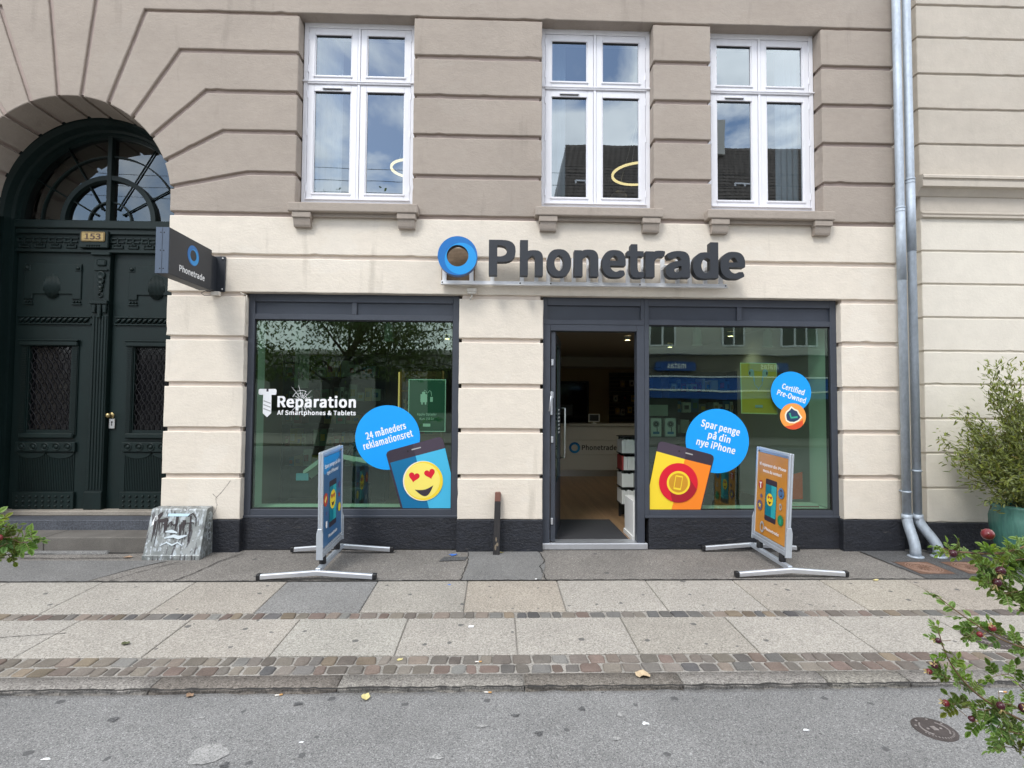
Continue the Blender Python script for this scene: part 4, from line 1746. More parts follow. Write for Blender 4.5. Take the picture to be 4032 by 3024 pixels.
# ================================================================== DRAINPIPES
def downpipe(x, y, foot, joints, brk, label):
    r = .041
    e = empty('drainpipe', (foot[0], foot[1], gz(foot[1])), label, 'drainpipe', 'zinc drainpipes between the two buildings')
    b = MB()
    b.tube([(x, y, .30), (x, y, 7.6)], r, ZINC, n=18)
    b.tube([(x, y, joints[0] - .8), (x, y, joints[0])], r + .0035, ZINC, n=18)
    b.build('pipe', ZINC, e)
    for z in joints:
        b = MB()
        b.tube([(x, y, z - .012), (x, y, z - .006), (x, y, z + .006), (x, y, z + .012)], [r + .003, r + .008, r + .008, r + .003], ZINC, n=18)
        b.tube([(x, y, z - .05), (x, y, z - .044), (x, y, z - .032), (x, y, z - .026)], [r + .002, r + .006, r + .006, r + .002], ZINC, n=18)
        b.build('joint', ZINC, e)
    b = MB()
    b.lathe([(r + .001, -.010), (r + .008, -.008), (r + .008, .008), (r + .001, .010)], (x, y, brk), ZINC, 18)
    b.box(x - .006, x + .006, y, .1, brk - .008, brk + .008, ZINC)
    b.build('bracket', ZINC, e)
    b = MB()
    fx, fy = foot
    z0 = gz(fy)
    path = []
    for i in range(15):
        t = i / 14
        s_ = t * t * (3 - 2 * t)
        path.append((x + (fx - x) * s_, y + (fy - y) * s_, .34 - (.34 - (z0 + .06)) * t))
    path.append((fx, fy, z0 + .004))
    b.tube(path, [r + .004] + [r + .009] * 14 + [r + .011], ZINC, n=18)
    b.tube([(x, y, .36), (x, y, .30)], r + .010, ZINC, n=18)
    b.build('elbow', ZINC, e)
    b = MB()
    b.lathe([(r + .012, .016), (.074, .010), (.076, .002), (.074, -.004)], (fx, fy, z0), ZINC, 24)
    b.build('foot_collar', ZINC, e)


downpipe(4.430, -0.100, (4.425, -.215), [3.70, 6.6], .60, 'left zinc drainpipe, straight down to a short elbow beside the pier')
downpipe(4.549, -0.10, (4.672, -.215), [4.02, 6.9], .825, 'right zinc drainpipe whose foot swings out to the right')

# ================================================================== SIGNS ON THE FACADE
RAILW = mat('sign_rail_metal', (0.84, 0.85, 0.87), .4, .05)
sg = empty('shop_sign', (1.0, 0, 2.80), 'large three-dimensional dark grey Phonetrade lettering with blue ring on an aluminium rail', 'shop sign')
b = MB()
b.box(-0.60, 2.505, -.070, -.034, 2.795, 2.838, RAILW, bevel=.003)
b.box(-0.60, 2.505, -.104, -.070, 2.792, 2.798, RAILW)
for x in (-.585, 2.49, .58, 1.55, .25):
    b.lathe([(0, -.004), (.007, -.003), (.009, 0)], (x, -.070, 2.817), GASKET, 8, 'y')
b.build('rail', RAILW, sg)
PX = [-.05, .27, .425, .555, .705, .83, .99, 1.12, 1.42, 1.585, 1.80, 1.965, 2.10, 2.27, 2.44]
for x in PX:
    b = MB()
    b.box(x - .021, x + .021, -.066, -.036, 2.838, 3.10, RAILW)
    b.box(x - .012, x + .012, -.165, -.066, 2.98, 3.01, RAILW)
    b.build('upright', RAILW, sg)
for x in (-.565, -.275):
    b = MB()
    b.box(x - .022, x + .022, -.067, -.036, 2.838, 3.0, RAILW)
    b.build('upright', RAILW, sg)
b = MB()
WOODY = mat('weathered_board', (0.19, 0.13, 0.08), 0.8, var=[(6, .2, (1, 1, 6)), (40, .15, None)])
b.box(-.60, -.24, -.034, -.012, 2.845, 3.2, WOODY)
b.build('backing_board', WOODY, sg)

GLY = [('P', -.087, .193, 2.858, 3.230), ('h', .239, .480, 2.858, 3.232), ('o', .522, .775, 2.852, 3.141), ('n', .808, 1.062, 2.858, 3.141), ('e', 1.101, 1.351, 2.853, 3.141), ('t', 1.363, 1.547, 2.852, 3.206), ('r', 1.560, 1.768, 2.858, 3.141), ('a', 1.776, 2.033, 2.853, 3.141), ('d', 2.067, 2.336, 2.852, 3.240), ('e', 2.359, 2.622, 2.853, 3.141)]


def letter3d(ch, x0, x1, z0, z1, yf, yb, m, ms, parent, name='letter', dx=.056, dy=.028):
    lp = bold(ch, dx, dy, 170)
    a0, a1, c0, c1 = bbox(lp)

    def P(u_, v_):
        return (x0 + (u_ - a0) / (a1 - a0) * (x1 - x0), z0 + (v_ - c0) / (c1 - c0) * (z1 - z0))
    bb = MB()
    vs, fs = fill_loops(lp)
    V = [bb.v((P(u_, v_)[0], yf, P(u_, v_)[1])) for u_, v_ in vs]
    for q in fs:
        bb.face([V[i] for i in q], m)
    for l in lp:
        A = [bb.v((P(*q)[0], yf, P(*q)[1])) for q in l]
        B = [bb.v((P(*q)[0], yb, P(*q)[1])) for q in l]
        for i in range(len(l)):
            j = (i + 1) % len(l)
            bb.face([A[i], A[j], B[j], B[i]], ms)
    bmesh.ops.remove_doubles(bb.bm, verts=list(bb.bm.verts), dist=1e-5)
    return bb.build(name, m, parent)


for gl in GLY:
    letter3d(*gl, -.25, -.165, SIGN_D, SIGN_S, sg)


def ring_logo(bb, fn, cx, cz, R, r, depth=0.0):
    """two crescents of blue swirling round a hole; fn(u, v, d) -> point, d in front of the plane"""
    n_ = 72

    def inner(a):
        return r

    def midr(a):          # boundary between the two blues
        return r + (R - r) * (0.52 + 0.47 * math.sin(a + 2.3))
    for lay, (f0, f1, m) in enumerate(((inner, midr, BLUE_B), (midr, lambda a: R, BLUE_A))):
        A, B_ = [], []
        for i in range(n_):
            a = 2 * math.pi * i / n_
            A.append(bb.v(fn(cx + f0(a) * math.cos(a), cz + f0(a) * math.sin(a), 0)))
            B_.append(bb.v(fn(cx + f1(a) * math.cos(a), cz + f1(a) * math.sin(a), 0)))
        for i in range(n_):
            j = (i + 1) % n_
            bb.face([A[i], A[j], B_[j], B_[i]], m)
    if depth:
        for rr, m in ((R, BLUE_C), (r, SIGN_S)):
            A = [bb.v(fn(cx + rr * math.cos(2 * math.pi * i / n_), cz + rr * math.sin(2 * math.pi * i / n_), 0)) for i in range(n_)]
            B_ = [bb.v(fn(cx + rr * math.cos(2 * math.pi * i / n_), cz + rr * math.sin(2 * math.pi * i / n_), -depth)) for i in range(n_)]
            for i in range(n_):
                j = (i + 1) % n_
                bb.face([A[i], A[j], B_[j], B_[i]], m)


b = MB()
ring_logo(b, lambda u_, v_, d_: (u_, -.25 - d_, v_), -.412, 3.056, .206, .113, .09)
b.build('ring_logo', BLUE_A, sg)

# projecting sign at the left
ps = empty('projecting_sign', (-3.03, 0, 2.68), 'black box sign with blue ring and white Phonetrade lettering projecting beside the green door', 'shop sign')
b = MB()
b.box(-3.09, -2.97, -.885, -.165, 2.675, 3.10, SIGN_D, bevel=.004)
BLUEGREY = mat('sign_edge_bluegrey', (0.075, 0.105, 0.155), 0.5, var=[(5, .06, None)])
b.box(-3.088, -2.972, -.892, -.884, 2.677, 3.098, BLUEGREY)
b.box(-3.031, -3.029, -.894, -.891, 2.68, 3.095, SIGN_D)
for zz in (2.72, 2.885, 3.05):
    for x in (-3.045, -3.015):
        b.lathe([(0, -.004), (.006, 0)], (x, -.892, zz), GASKET, 8, 'y')
b.build('box', SIGN_D, ps)
b = MB()
b.box(-3.065, -2.995, -.165, -.02, 2.70, 3.06, SIGN_D)
b.box(-3.10, -2.905, -.022, -.002, 2.695, 3.075, SIGN_D, bevel=.003)
for zz in (2.72, 3.05):
    b.lathe([(0, -.012), (.009, -.010), (.011, 0)], (-2.93, -.022, zz), STEEL, 10, 'y')
b.build('wall_bracket', SIGN_D, ps)


def sx_face(u_, v_, k=0):      # face looking right (+X); u runs towards the wall
    return (-2.9685 + k, u_, v_)


b = MB()
ring_logo(b, sx_face, -.505, 2.945, .098, .053)
b.build('ring_logo', BLUE_A, ps)
f = Flat(sx_face)
f.text('Phonetrade', -.513, 2.742, .055, WHITE, dx=.055, dy=.03, align='c', width=.43, res=80)
f.build('lettering', WHITE, ps)

b = MB()
b.box(-3.035, -2.945, -.055, -.004, 2.648, 2.692, CREAM_P, bevel=.005)
b.tube([(-3.03, -.03, 2.655), (-3.10, -.05, 2.645), (-3.13, -.06, 2.67), (-3.08, -.07, 2.69), (-3.03, -.08, 2.70)], .0035, BLACK_P, n=6)
b.build('junction_box', CREAM_P, label='small cream cable box with black wire under the projecting sign', cat='cable box')
b = MB()
b.box(-.322, -.216, -.06, -.002, 2.722, 2.762, CREAM_P, bevel=.006)
b.box(-.318, -.220, -.055, -.004, 2.70, 2.722, CREAM_P, bevel=.003)
b.tube([(-.27, -.03, 2.70), (-.272, -.028, 2.668), (-.29, -.02, 2.645)], .011, CREAM_P, n=8)
b.build('motion_sensor', CREAM_P, label='small beige sensor box on the wall under the left end of the sign rail', cat='sensor')
b = MB()
b.tube([(-2.69, .02, 2.67), (-2.688, .03, 2.55), (-2.69, .035, 2.44), (-2.688, .04, 2.36)], .006, CREAM_P, n=6)
b.tube([(-2.70, .01, 2.672), (-2.72, -.008, 2.675), (-2.74, -.01, 2.69)], .006, CREAM_P, n=6)
b.build('cable', CREAM_P, label='short white cable hanging in the corner of the left shop window', cat='cable')

# ================================================================== STICKERS ON THE SHOP WINDOWS
YG = GL_Y - .003


def onglass(u_, v_, k=0):
    return (u_, YG - k, v_)


f = Flat(onglass, .0005)
# screw
f.rrect(-2.578, -2.387, 1.600, 1.664, .016, WHITE)
f.poly([(-2.494, 1.635), (-2.472, 1.635), (-2.472, 1.664), (-2.494, 1.664)], S_DARK)
f.poly([(-2.528, 1.601), (-2.438, 1.601), (-2.438, 1.40), (-2.482, 1.358), (-2.528, 1.40)], WHITE)
for k in range(3):
    zz = 1.535 - k * .042
    f.stroke([(-2.522, zz), (-2.445, zz - .028)], .012, S_GREY)
f.build('window_sticker', WHITE, label='white screw sticker on the glass left of the word Reparation', cat='window sticker')
f = Flat(onglass, .0005)
f.text('Reparation', -2.374, 1.470, .113, WHITE, dx=.052, dy=.032, width=.846, res=110)
f.text('Af Smartphones & Tablets', -2.374, 1.385, .045, WHITE, dx=.05, dy=.03, width=.846, res=90)
cxk, czk = -2.112, 1.545
for a, r0, r1 in ((20, .03, .12), (47, .02, .15), (66, .03, .11), (85, .02, .09), (103, .03, .165), (128, .04, .18), (150, .03, .10), (172, .04, .09), (200, .04, .10), (228, .06, .20), (250, .07, .16), (272, .07, .15), (292, .07, .17), (315, .06, .16), (345, .04, .09)):
    c_, s_ = math.cos(R_(a)), math.sin(R_(a))
    f.stroke([(cxk + r0 * c_, czk + r0 * s_), (cxk + (r0 + r1) / 2 * c_ + .004, czk + (r0 + r1) / 2 * s_), (cxk + r1 * c_, czk + r1 * s_)], [.006, .004, .0015], WHITE)
for a0_, a1_, rr in ((47, 66, .08), (85, 128, .075), (128, 160, .10), (20, 47, .06), (228, 250, .11), (292, 315, .10), (66, 90, .055), (60, 115, .105)):
    f.stroke([(cxk + rr * math.cos(R_(a0_ + (a1_ - a0_) * i / 4)), czk + rr * math.sin(R_(a0_ + (a1_ - a0_) * i / 4))) for i in range(5)], .004, WHITE)
f.build('window_sticker', WHITE, label='white window lettering Reparation Af Smartphones & Tablets with cracked-glass drawing', cat='window sticker')


def bubble(cx, cz, r, label, lines, rot, edge=True):
    g_ = Flat(onglass, .0005)
    g_.circle(cx, cz, r, STICK_BLUE, 72)
    for (t, x, z, h, w) in lines:
        g_.text(t, x, z, h, WHITE, dx=.05, dy=.03, rot=rot, align='c', width=w, res=80)
    return g_.build('window_sticker', STICK_BLUE, label=label, cat='window sticker', group='round blue window stickers')


bubble(-1.178, 1.144, .351, 'round blue sticker reading 24 måneders reklamationsret on the left shop window', [('24 måneders', -1.190, 1.182, .072, .445), ('reklamationsret', -1.165, 1.085, .072, .55)], R_(16))
bubble(2.460, 1.122, .356, 'round blue sticker reading Spar penge på din nye iPhone beside the yellow phone sticker', [('Spar penge', 2.490, 1.235, .074, .445), ('på din', 2.475, 1.128, .074, .255), ('nye iPhone', 2.436, 1.030, .074, .445)], R_(-14))
bubble(3.300, 1.672, .229, 'smaller round blue sticker reading Certified Pre-Owned at the right of the window', [('Certified', 3.318, 1.675, .057, .262), ('Pre-Owned', 3.296, 1.595, .057, .335)], R_(-17))

# phone with the heart-eyed face
def offs(k0):
    return lambda u_, v_, k=0: (u_, YG - k0 - k, v_)


e = empty('phone_sticker', (-.75, YG, .372), 'teal phone sticker with yellow heart-eyed smiley in the lower right of the left window', 'window sticker')
f = Flat(offs(.004), .0005)
f.poly([(-1.190, .955), (-1.180, .985), (-1.152, 1.003), (-.640, 1.148), (-.605, 1.150), (-.578, 1.128), (-.477, .72), (-.477, .372), (-1.022, .372)], S_DARK)
f.poly([(-.905, 1.073), (-.640, 1.148), (-.605, 1.150), (-.578, 1.128), (-.55, 1.03), (-.872, .945)], S_DARK2)
f.poly([(-1.146, .870), (-.872, .945), (-.717, .372), (-1.000, .372)], S_TEAL)
f.poly([(-.872, .945), (-.552, 1.030), (-.477, .72), (-.477, .372), (-.717, .372)], S_CYAN)
f.circle(-.957, .995, .010, BLACK_P, 16)
f.stroke([(-.915, 1.012), (-.815, 1.038)], .013, S_GREY)
f.build('phone', S_DARK, e)
f = Flat(offs(.012), .0005)
f.circle(-.788, .676, .2155, S_CREAM, 64)
f.circle(-.780, .676, .209, S_YEL, 64)
f.circle(-.795, .680, .192, S_YEL2, 64)
f.poly(heart(-.885, .712, .118, R_(-10)), S_RED)
f.poly(heart(-.712, .748, .118, R_(16)), S_RED)
f.poly(smile(-.775, .605, .205, .095, R_(13)), S_DARK)
f.build('smiley_face', S_YEL, e)

e = empty('phone_sticker', (1.98, YG, .346), 'yellow and orange phone sticker with red circle in the lower left of the right window', 'window sticker')
f = Flat(offs(.004), .0005)
f.poly([(1.700, .346), (1.700, .63), (1.777, 1.006), (1.800, 1.095), (1.825, 1.112), (1.86, 1.110), (2.385, .975), (2.412, .955), (2.418, .925), (2.268, .346)], S_DARK)
f.poly([(1.777, 1.006), (1.800, 1.095), (1.825, 1.112), (1.86, 1.110), (2.115, 1.045), (2.093, .920)], S_DARK2)
f.poly([(1.700, .346), (1.700, .63), (1.777, 1.006), (2.093, .920), (1.936, .346)], S_YEL)
f.poly([(1.936, .346), (2.093, .920), (2.385, .850), (2.258, .346)], S_ORG)
f.circle(2.030, 1.008, .010, BLACK_P, 16)
f.stroke([(2.10, .990), (2.18, .970)], .013, S_GREY)
f.build('phone', S_DARK, e)
f = Flat(offs(.012), .0005)
f.circle(2.017, .661, .216, S_RED, 64)
f.poly([(2.017 + .128 * math.cos(R_(40)), .661 + .128 * math.sin(R_(40)))] + [(2.017 + .216 * math.cos(R_(a)), .661 + .216 * math.sin(R_(a))) for a in range(-20, -116, -8)][::1] + [(2.017 + .128 * math.cos(R_(220)), .661 + .128 * math.sin(R_(220)))], S_RED2)
f.circle(2.017, .661, .129, S_YEL, 48)
f.circle(2.017, .661, .106, S_AMBER, 48)
pp = rotp(rrect(1.972, 2.056, .585, .740, .010), (2.015, .661), R_(-10))
f.poly(pp, S_YEL)
f.poly(rotp(rrect(1.980, 2.048, .605, .725, .003), (2.015, .661), R_(-10)), S_AMBER)
f.build('red_badge', S_RED, e)

e = empty('shield_sticker', (3.316, YG, 1.25), 'round orange sticker with navy shield and green tick below Certified Pre-Owned', 'window sticker')
f = Flat(offs(.004), .0005)
f.circle(3.316, 1.400, .147, S_ORG2, 56)
f.poly([(3.222, 1.40 - .113)] + [(3.316 + .147 * math.cos(R_(a)), 1.40 + .147 * math.sin(R_(a))) for a in range(230, 330, 10)] + [(3.425, 1.375), (3.41, 1.35), (3.30, 1.30)], S_VER)
sh = [(3.222, 1.418), (3.238, 1.455), (3.270, 1.480), (3.298, 1.515), (3.335, 1.485), (3.372, 1.470), (3.392, 1.430), (3.422, 1.390), (3.385, 1.348), (3.33, 1.322), (3.275, 1.325), (3.235, 1.348), (3.225, 1.385)]
f.poly(sh, S_CREAM)
f.poly(inset(sh, .016), S_NAVY)
f.stroke([(3.278, 1.437), (3.294, 1.385), (3.368, 1.392)], .020, S_GREEN)
f.build('badge', S_ORG2, e)

# ================================================================== PAVEMENT SIGN STANDS
P_ORANGE = mat('poster_orange', (0.62, 0.27, 0.045), 0.32, var=[(2.2, 0.14, (1, 1, .6))])
P_BLUE = mat('poster_blue', (0.055, 0.155, 0.32), 0.3, var=[(2.2, 0.15, (1, 1, .6))])
P_BLUE2 = mat('poster_bright_blue', (0.03, 0.26, 0.58), 0.3)
P_TEAL = mat('poster_teal', (0.0, 0.20, 0.28), 0.35)
P_AQUA = mat('poster_aqua', (0.03, 0.42, 0.47), 0.35)
P_PURPLE = mat('poster_purple', (0.13, 0.10, 0.22), 0.4)
P_RED = mat('poster_red', (0.50, 0.06, 0.04), 0.4)
P_GREEN = mat('poster_green', (0.02, 0.25, 0.11), 0.4)
P_BADGE = mat('poster_badge_blue', (0.06, 0.2, 0.42), 0.4)


def star(cx, cy, r):
    return [(cx + (r if i % 2 == 0 else r * .42) * math.cos(R_(90 + 36 * i)), cy + (r if i % 2 == 0 else r * .42) * math.sin(R_(90 + 36 * i))) for i in range(10)]


def sign_stand(loc, tilt, lean, face, art, label):
    """stand with its panel across the pavement; local axes: x to the right, y away from the street, z up; face +1 looks to +x"""
    e = empty('pavement_sign', loc, label, 'pavement sign', 'metal pavement sign stands', rot=(R_(tilt), 0, 0))
    # bent foot bars
    for y in (-.40, .40):
        b = MB()
        prof = [(-.50, .030), (0, .066), (.50, .030)]
        h, d_ = .021, .022
        for (xa, za), (xb, zb) in zip(prof, prof[1:]):
            vs = [b.v((x, y + yy, z + zz)) for x, z in ((xa, za), (xb, zb)) for yy, zz in ((-d_, -h), (d_, -h), (d_, h * .6), (d_ * .5, h), (-d_ * .5, h), (-d_, h * .6))]
            for k in range(6):
                b.face([vs[k], vs[(k + 1) % 6], vs[6 + (k + 1) % 6], vs[6 + k]], ALU)
        fo = b.build('foot_bar', ALU, e, local=True)
        for s in (-1, 1):
            c = MB()
            c.box(*sorted((s * .498, s * .535)), y - .026, y + .026, .004, .054, BLACK_P, bevel=.005)
            c.build('end_cap', BLACK_P, fo, local=True)
    b = MB()
    b.box(-.021, .021, -.38, .38, .052, .094, ALU_F, bevel=.004)
    b.build('crossbar', ALU_F, e, local=True)
    for y in (-.24, .20):
        b = MB()
        b.lathe([(.028, .092), (.032, .098), (.032, .165), (.028, .172)], (0, y, 0), RUBBER, 18)
        b.build('spring', RUBBER, e, local=True)
    Mp = Matrix.Rotation(R_(lean), 4, 'Y')
    y0, y1, z0, z1 = -.325, .325, .165, 1.135
    b = MB()
    t = .021
    for (ya, yb, za, zb) in ((y0, y0 + .032, z0 + .04, z1), (y1 - .032, y1, z0 + .04, z1), (y0 + .032, y1 - .032, z1 - .032, z1), (y0 + .032, y1 - .032, z0 + .04, z0 + .072)):
        for s in (-1, 1):
            xs_ = sorted((s * .005, s * t))
            b.box(xs_[0], xs_[1], ya, yb, za, zb, ALU_F, bevel=.005)
        b.box(-.005, .005, ya + .004, yb - .004, za + .004, zb - .004, ALU)
    b.box(-.004, .004, y0 + .03, y1 - .03, z0 + .07, z1 - .03, ALU)
    for w in b.bm.verts:
        w.co = Mp @ w.co
    b.build('snap_frame', ALU_F, e, local=True)
    b = MB()
    b.box(-.026, .026, y0 - .004, y1 + .004, z0, z0 + .042, ALU_F, bevel=.004)
    for w in b.bm.verts:
        w.co = Mp @ w.co
    b.build('bottom_rail', ALU_F, e, local=True)
    for ya, yb in ((y0 - .014, y0 - .001), (y1 + .001, y1 + .014)):
        b = MB()
        b.prism([(-.030, z0 - .01), (.030, z0 - .01), (.030, z0 + .22), (.018, z0 + .27), (-.018, z0 + .27), (-.030, z0 + .22)], ya, yb, ALU_F, ch=.002, back=True)
        for w in b.bm.verts:
            w.co = Mp @ w.co
        b.build('side_bracket', ALU_F, e, local=True)
    pw, ph = .594, .841
    pz = z0 + .078

    def fn(u_, v_, k=0):         # artwork in poster coordinates 0..1, read from the front
        y = (-.297 + u_ * pw) if face > 0 else (.297 - u_ * pw)
        return tuple(Mp @ Vector((face * (.0135 + k), y, pz + v_ * ph)))
    f = Flat(fn, .0003)
    art(f)
    f.build('poster', WHITE, e, local=True)
    return e


def ell(f, cx, cy, r, m):
    f.circle(cx, cy, r, m, 32, ry=r * .594 / .841)


def phone_art(f, x0, x1, z0, z1):
    f.rrect(x0, x1, z0, z1, .025, S_DARK)
    f.poly([(x0 + .012, z0 + .062), (x1 - .012, z0 + .062), (x1 - .012, z1 - .065), (x0 + .012, z1 - .065)], P_TEAL)
    xm = (x0 + x1) / 2 + .01
    f.poly([(xm + .02, z0 + .062), (x1 - .012, z0 + .062), (x1 - .012, z1 - .065), (xm, z1 - .065)], P_AQUA)


def smiley_art(f, cx, cy, r):
    k = .594 / .841
    ell(f, cx, cy, r, S_YEL)
    for s in (-1, 1):
        f.poly([(cx + s * r * .38 + (x) * 1, cy + y * k) for x, y in heart(0, r * .32, r * .62, s * R_(12))], P_RED)
    f.poly([(cx + x, cy - r * .22 * k + y * k) for x, y in smile(0, 0, r * 1.0, r * .5)], S_DARK)


def art_orange(f):
    f.poly([(0, 0), (1, 0), (1, 1), (0, 1)], P_ORANGE)
    f.text('Vi reparerer din iPhone', .50, .845, .034, WHITE, dx=.05, dy=.03, align='c', width=.86, res=70)
    f.text('mens du venter!', .50, .77, .034, WHITE, dx=.05, dy=.03, align='c', width=.60, res=70)
    phone_art(f, .31, .68, .195, .70)
    for i in range(9):
        a = R_(20 + 40 * i)
        f.stroke([(.47 + .10 * math.cos(a), .46 + .07 * math.sin(a)), (.47 + .18 * math.cos(a + .1), .46 + .13 * math.sin(a + .1))], .004, P_AQUA)
    smiley_art(f, .475, .46, .105)
    ell(f, .155, .605, .075, P_RED)
    f.stroke([(.155, .56), (.155, .62)], .03, WHITE)
    f.poly([(.12, .62), (.19, .62), (.19, .645), (.165, .632), (.145, .632), (.12, .645)], WHITE)
    ell(f, .195, .47, .036, P_PURPLE)
    ell(f, .155, .35, .088, P_PURPLE)
    f.poly([(.155 + (x - .155), .35 + (y - .35) * .7) for x, y in star(.155, .35, .055)], S_YEL)
    ell(f, .83, .585, .088, P_BADGE)
    f.rrect(.795, .865, .545, .625, .01, S_DARK)
    f.rrect(.805, .850, .56, .61, .006, P_BADGE)
    f.ring(.83, .43, .020, .040, S_GREY, 24)
    ell(f, .845, .275, .088, P_GREEN)
    f.stroke([(.845, .235), (.845, .29)], .03, S_GREEN)
    f.ring(.27, .10, .042, .070, S_GREY, 32)
    f.text('Phonetrade', .36, .085, .034, WHITE, dx=.05, dy=.03, width=.46, res=70)


def art_blue(f):
    f.poly([(0, 0), (1, 0), (1, 1), (0, 1)], P_BLUE)
    f.poly([(0, .84), (0, 1), (.82, 1), (.86, .95), (.78, .92), (.1, .80)], P_BLUE2)
    f.text('Spar penge på din', .50, .87, .040, WHITE, dx=.05, dy=.03, align='c', width=.82, res=70)
    f.text('nye iPhone!', .50, .79, .040, WHITE, dx=.05, dy=.03, align='c', width=.60, res=70)
    phone_art(f, .32, .70, .17, .70)
    smiley_art(f, .51, .475, .155)
    ell(f, .13, .52, .105, P_RED)
    f.stroke([(.10, .50), (.16, .55)], .04, S_YEL2)
    ell(f, .86, .60, .06, P_PURPLE)
    ell(f, .85, .48, .035, P_RED)
    ell(f, .86, .33, .075, S_YEL)
    ell(f, .17, .36, .03, P_PURPLE)
    f.rrect(.13, .21, .20, .275, .01, WHITE)
    f.text('Phonetrade', .50, .07, .034, WHITE, dx=.05, dy=.03, align='c', width=.46, res=70)


sign_stand((-1.603, -.435, gz(-.435) + .004), 2.0, 0.0, 1, art_blue, 'pavement sign with blue poster seen almost edge-on in front of the left shop window')
sign_stand((2.765, -.405, gz(-.405) + .004), 2.0, 2.2, -1, art_orange, 'pavement sign with orange poster about iPhone repair in front of the right shop window')

# ================================================================== STREET FURNITURE AND SMALL THINGS
def cabinet():
    e = empty('utility_cabinet', (-3.24, -.12, gz(-.12)), 'low grey metal utility cabinet with sloping front covered in graffiti and paint drips', 'utility cabinet')
    m = bpy.data.materials.new('tagged_galvanised')
    m.use_nodes = True
    t = m.node_tree
    N, K = t.nodes.new, t.links.new
    bs = t.nodes['Principled BSDF']
    bs.inputs['Roughness'].default_value = .5
    bs.inputs['Metallic'].default_value = .25
    c = N('ShaderNodeTexCoord')

    def noise(sc, st, lo, hi, det=6):
        mp_ = N('ShaderNodeMapping')
        mp_.inputs['Scale'].default_value = st
        K(c.outputs['Object'], mp_.inputs['Vector'])
        n_ = N('ShaderNodeTexNoise')
        n_.inputs['Scale'].default_value = sc
        n_.inputs['Detail'].default_value = det
        K(mp_.outputs['Vector'], n_.inputs['Vector'])
        r_ = N('ShaderNodeMapRange')
        r_.inputs['From Min'].default_value = lo
        r_.inputs['From Max'].default_value = hi
        K(n_.outputs['Fac'], r_.inputs['Value'])
        return r_.outputs['Result']

    def mixc(f_, a, bcol):
        x = N('ShaderNodeMixRGB')
        K(f_, x.inputs['Fac'])
        if isinstance(a, tuple):
            x.inputs['Color1'].default_value = (*a, 1)
        else:
            K(a, x.inputs['Color1'])
        x.inputs['Color2'].default_value = (*bcol, 1)
        return x.outputs['Color']
    s = mixc(noise(9, (1, 1, .5), .4, .65), (0.19, 0.205, 0.20), (0.31, 0.325, 0.32))
    s = mixc(noise(22, (1.1, 1, .7), .53, .62), s, (0.42, 0.46, 0.48))
    s = mixc(noise(24, (1.5, 1, .8), .62, .68), s, (0.54, 0.58, 0.62))
    s = mixc(noise(26, (1.6, 1, .22), .57, .64), s, (0.085, 0.08, 0.085))
    s = mixc(noise(40, (1, 1, 1), .66, .72), s, (0.62, 0.66, 0.64))
    K(s, bs.inputs['Base Color'])
    b = MB()
    xl, xr, yb = -3.525, -2.965, -.012
    g0 = gz(-.25)
    prof = [(-.250, g0 + .040), (-.130, .405), (-.118, .418), (yb, .424), (yb, g0 + .0), (-.20, g0 + .0), (-.20, g0 + .040)]
    b.prism(prof, xl, xr, m, axis='x', back=True, ch=.004)
    b.build('body', m, e)
    b = MB()
    b.prism(rrect(xl - .004, xr + .006, g0 - .012, g0 + .045, .012, 3), -.262, -.19, m, ch=.006, back=True)
    b.build('front_lip', m, e)

    def front(u_, v_, k=0):    # point on the sloping front
        z = v_
        y = -.250 + .120 * (z - (g0 + .04)) / (.405 - g0 - .04)
        return (u_, y - .002 - k, z)
    TAR = mat('black_spray_paint', (0.028, 0.02, 0.022), .6)
    PALE = mat('pale_spray_paint', (0.55, 0.62, 0.66), .6)
    f = Flat(front, .0003)
    f.poly([(-3.475, .335), (-3.43, .375), (-3.40, .392), (-3.408, .35), (-3.44, .30), (-3.455, .28), (-3.478, .285)], TAR)
    f.stroke([(-3.44, .30), (-3.39, .305), (-3.35, .31), (-3.335, .30)], [.03, .035, .04, .01], TAR)
    for x, zt, zb_, w in ((-3.468, .30, .10, .014), (-3.455, .30, .16, .010), (-3.435, .29, .06, .010), (-3.42, .30, .20, .009), (-3.395, .29, .22, .008), (-3.36, .33, .19, .028), (-3.345, .30, .15, .010), (-3.255, .345, .12, .013), (-3.25, .345, .24, .02), (-3.205, .27, .17, .022), (-3.195, .29, .08, .010), (-3.175, .31, .21, .026), (-3.165, .22, .02, .006), (-3.115, .35, .22, .014), (-3.105, .27, .10, .018), (-3.14, .20, .11, .008), (-3.30, .30, .24, .012)):
        f.stroke([(x, zt), (x + .004, (zt + zb_) / 2), (x + .002, zb_)], [w * 1.25, w, w * .3], TAR)
    f.stroke([(-3.145, .345), (-3.10, .375), (-3.06, .33), (-3.05, .25)], [.008, .014, .012, .004], TAR)
    f.stroke([(-3.17, .28), (-3.08, .285), (-3.07, .27)], [.006, .012, .004], TAR)
    f.stroke([(-3.38, .27), (-3.33, .25), (-3.31, .29), (-3.27, .26), (-3.24, .28)], [.012, .02, .012, .016, .006], TAR)
    f.stroke([(-3.34, .14), (-3.25, .16), (-3.20, .145), (-3.12, .165)], [.01, .03, .035, .01], PALE)
    f.stroke([(-3.37, .07), (-3.31, .10), (-3.25, .075), (-3.20, .10), (-3.15, .07)], [.008, .014, .016, .014, .008], PALE)
    f.stroke([(-3.34, .20), (-3.28, .205), (-3.22, .19)], [.012, .03, .012], PALE)
    f.build('graffiti', TAR, e)
    f = Flat(front, .0003)
    f.poly([(-3.49, .30), (-3.475, .345), (-3.455, .355), (-3.44, .33), (-3.45, .29), (-3.47, .27), (-3.495, .255)], WHITE)
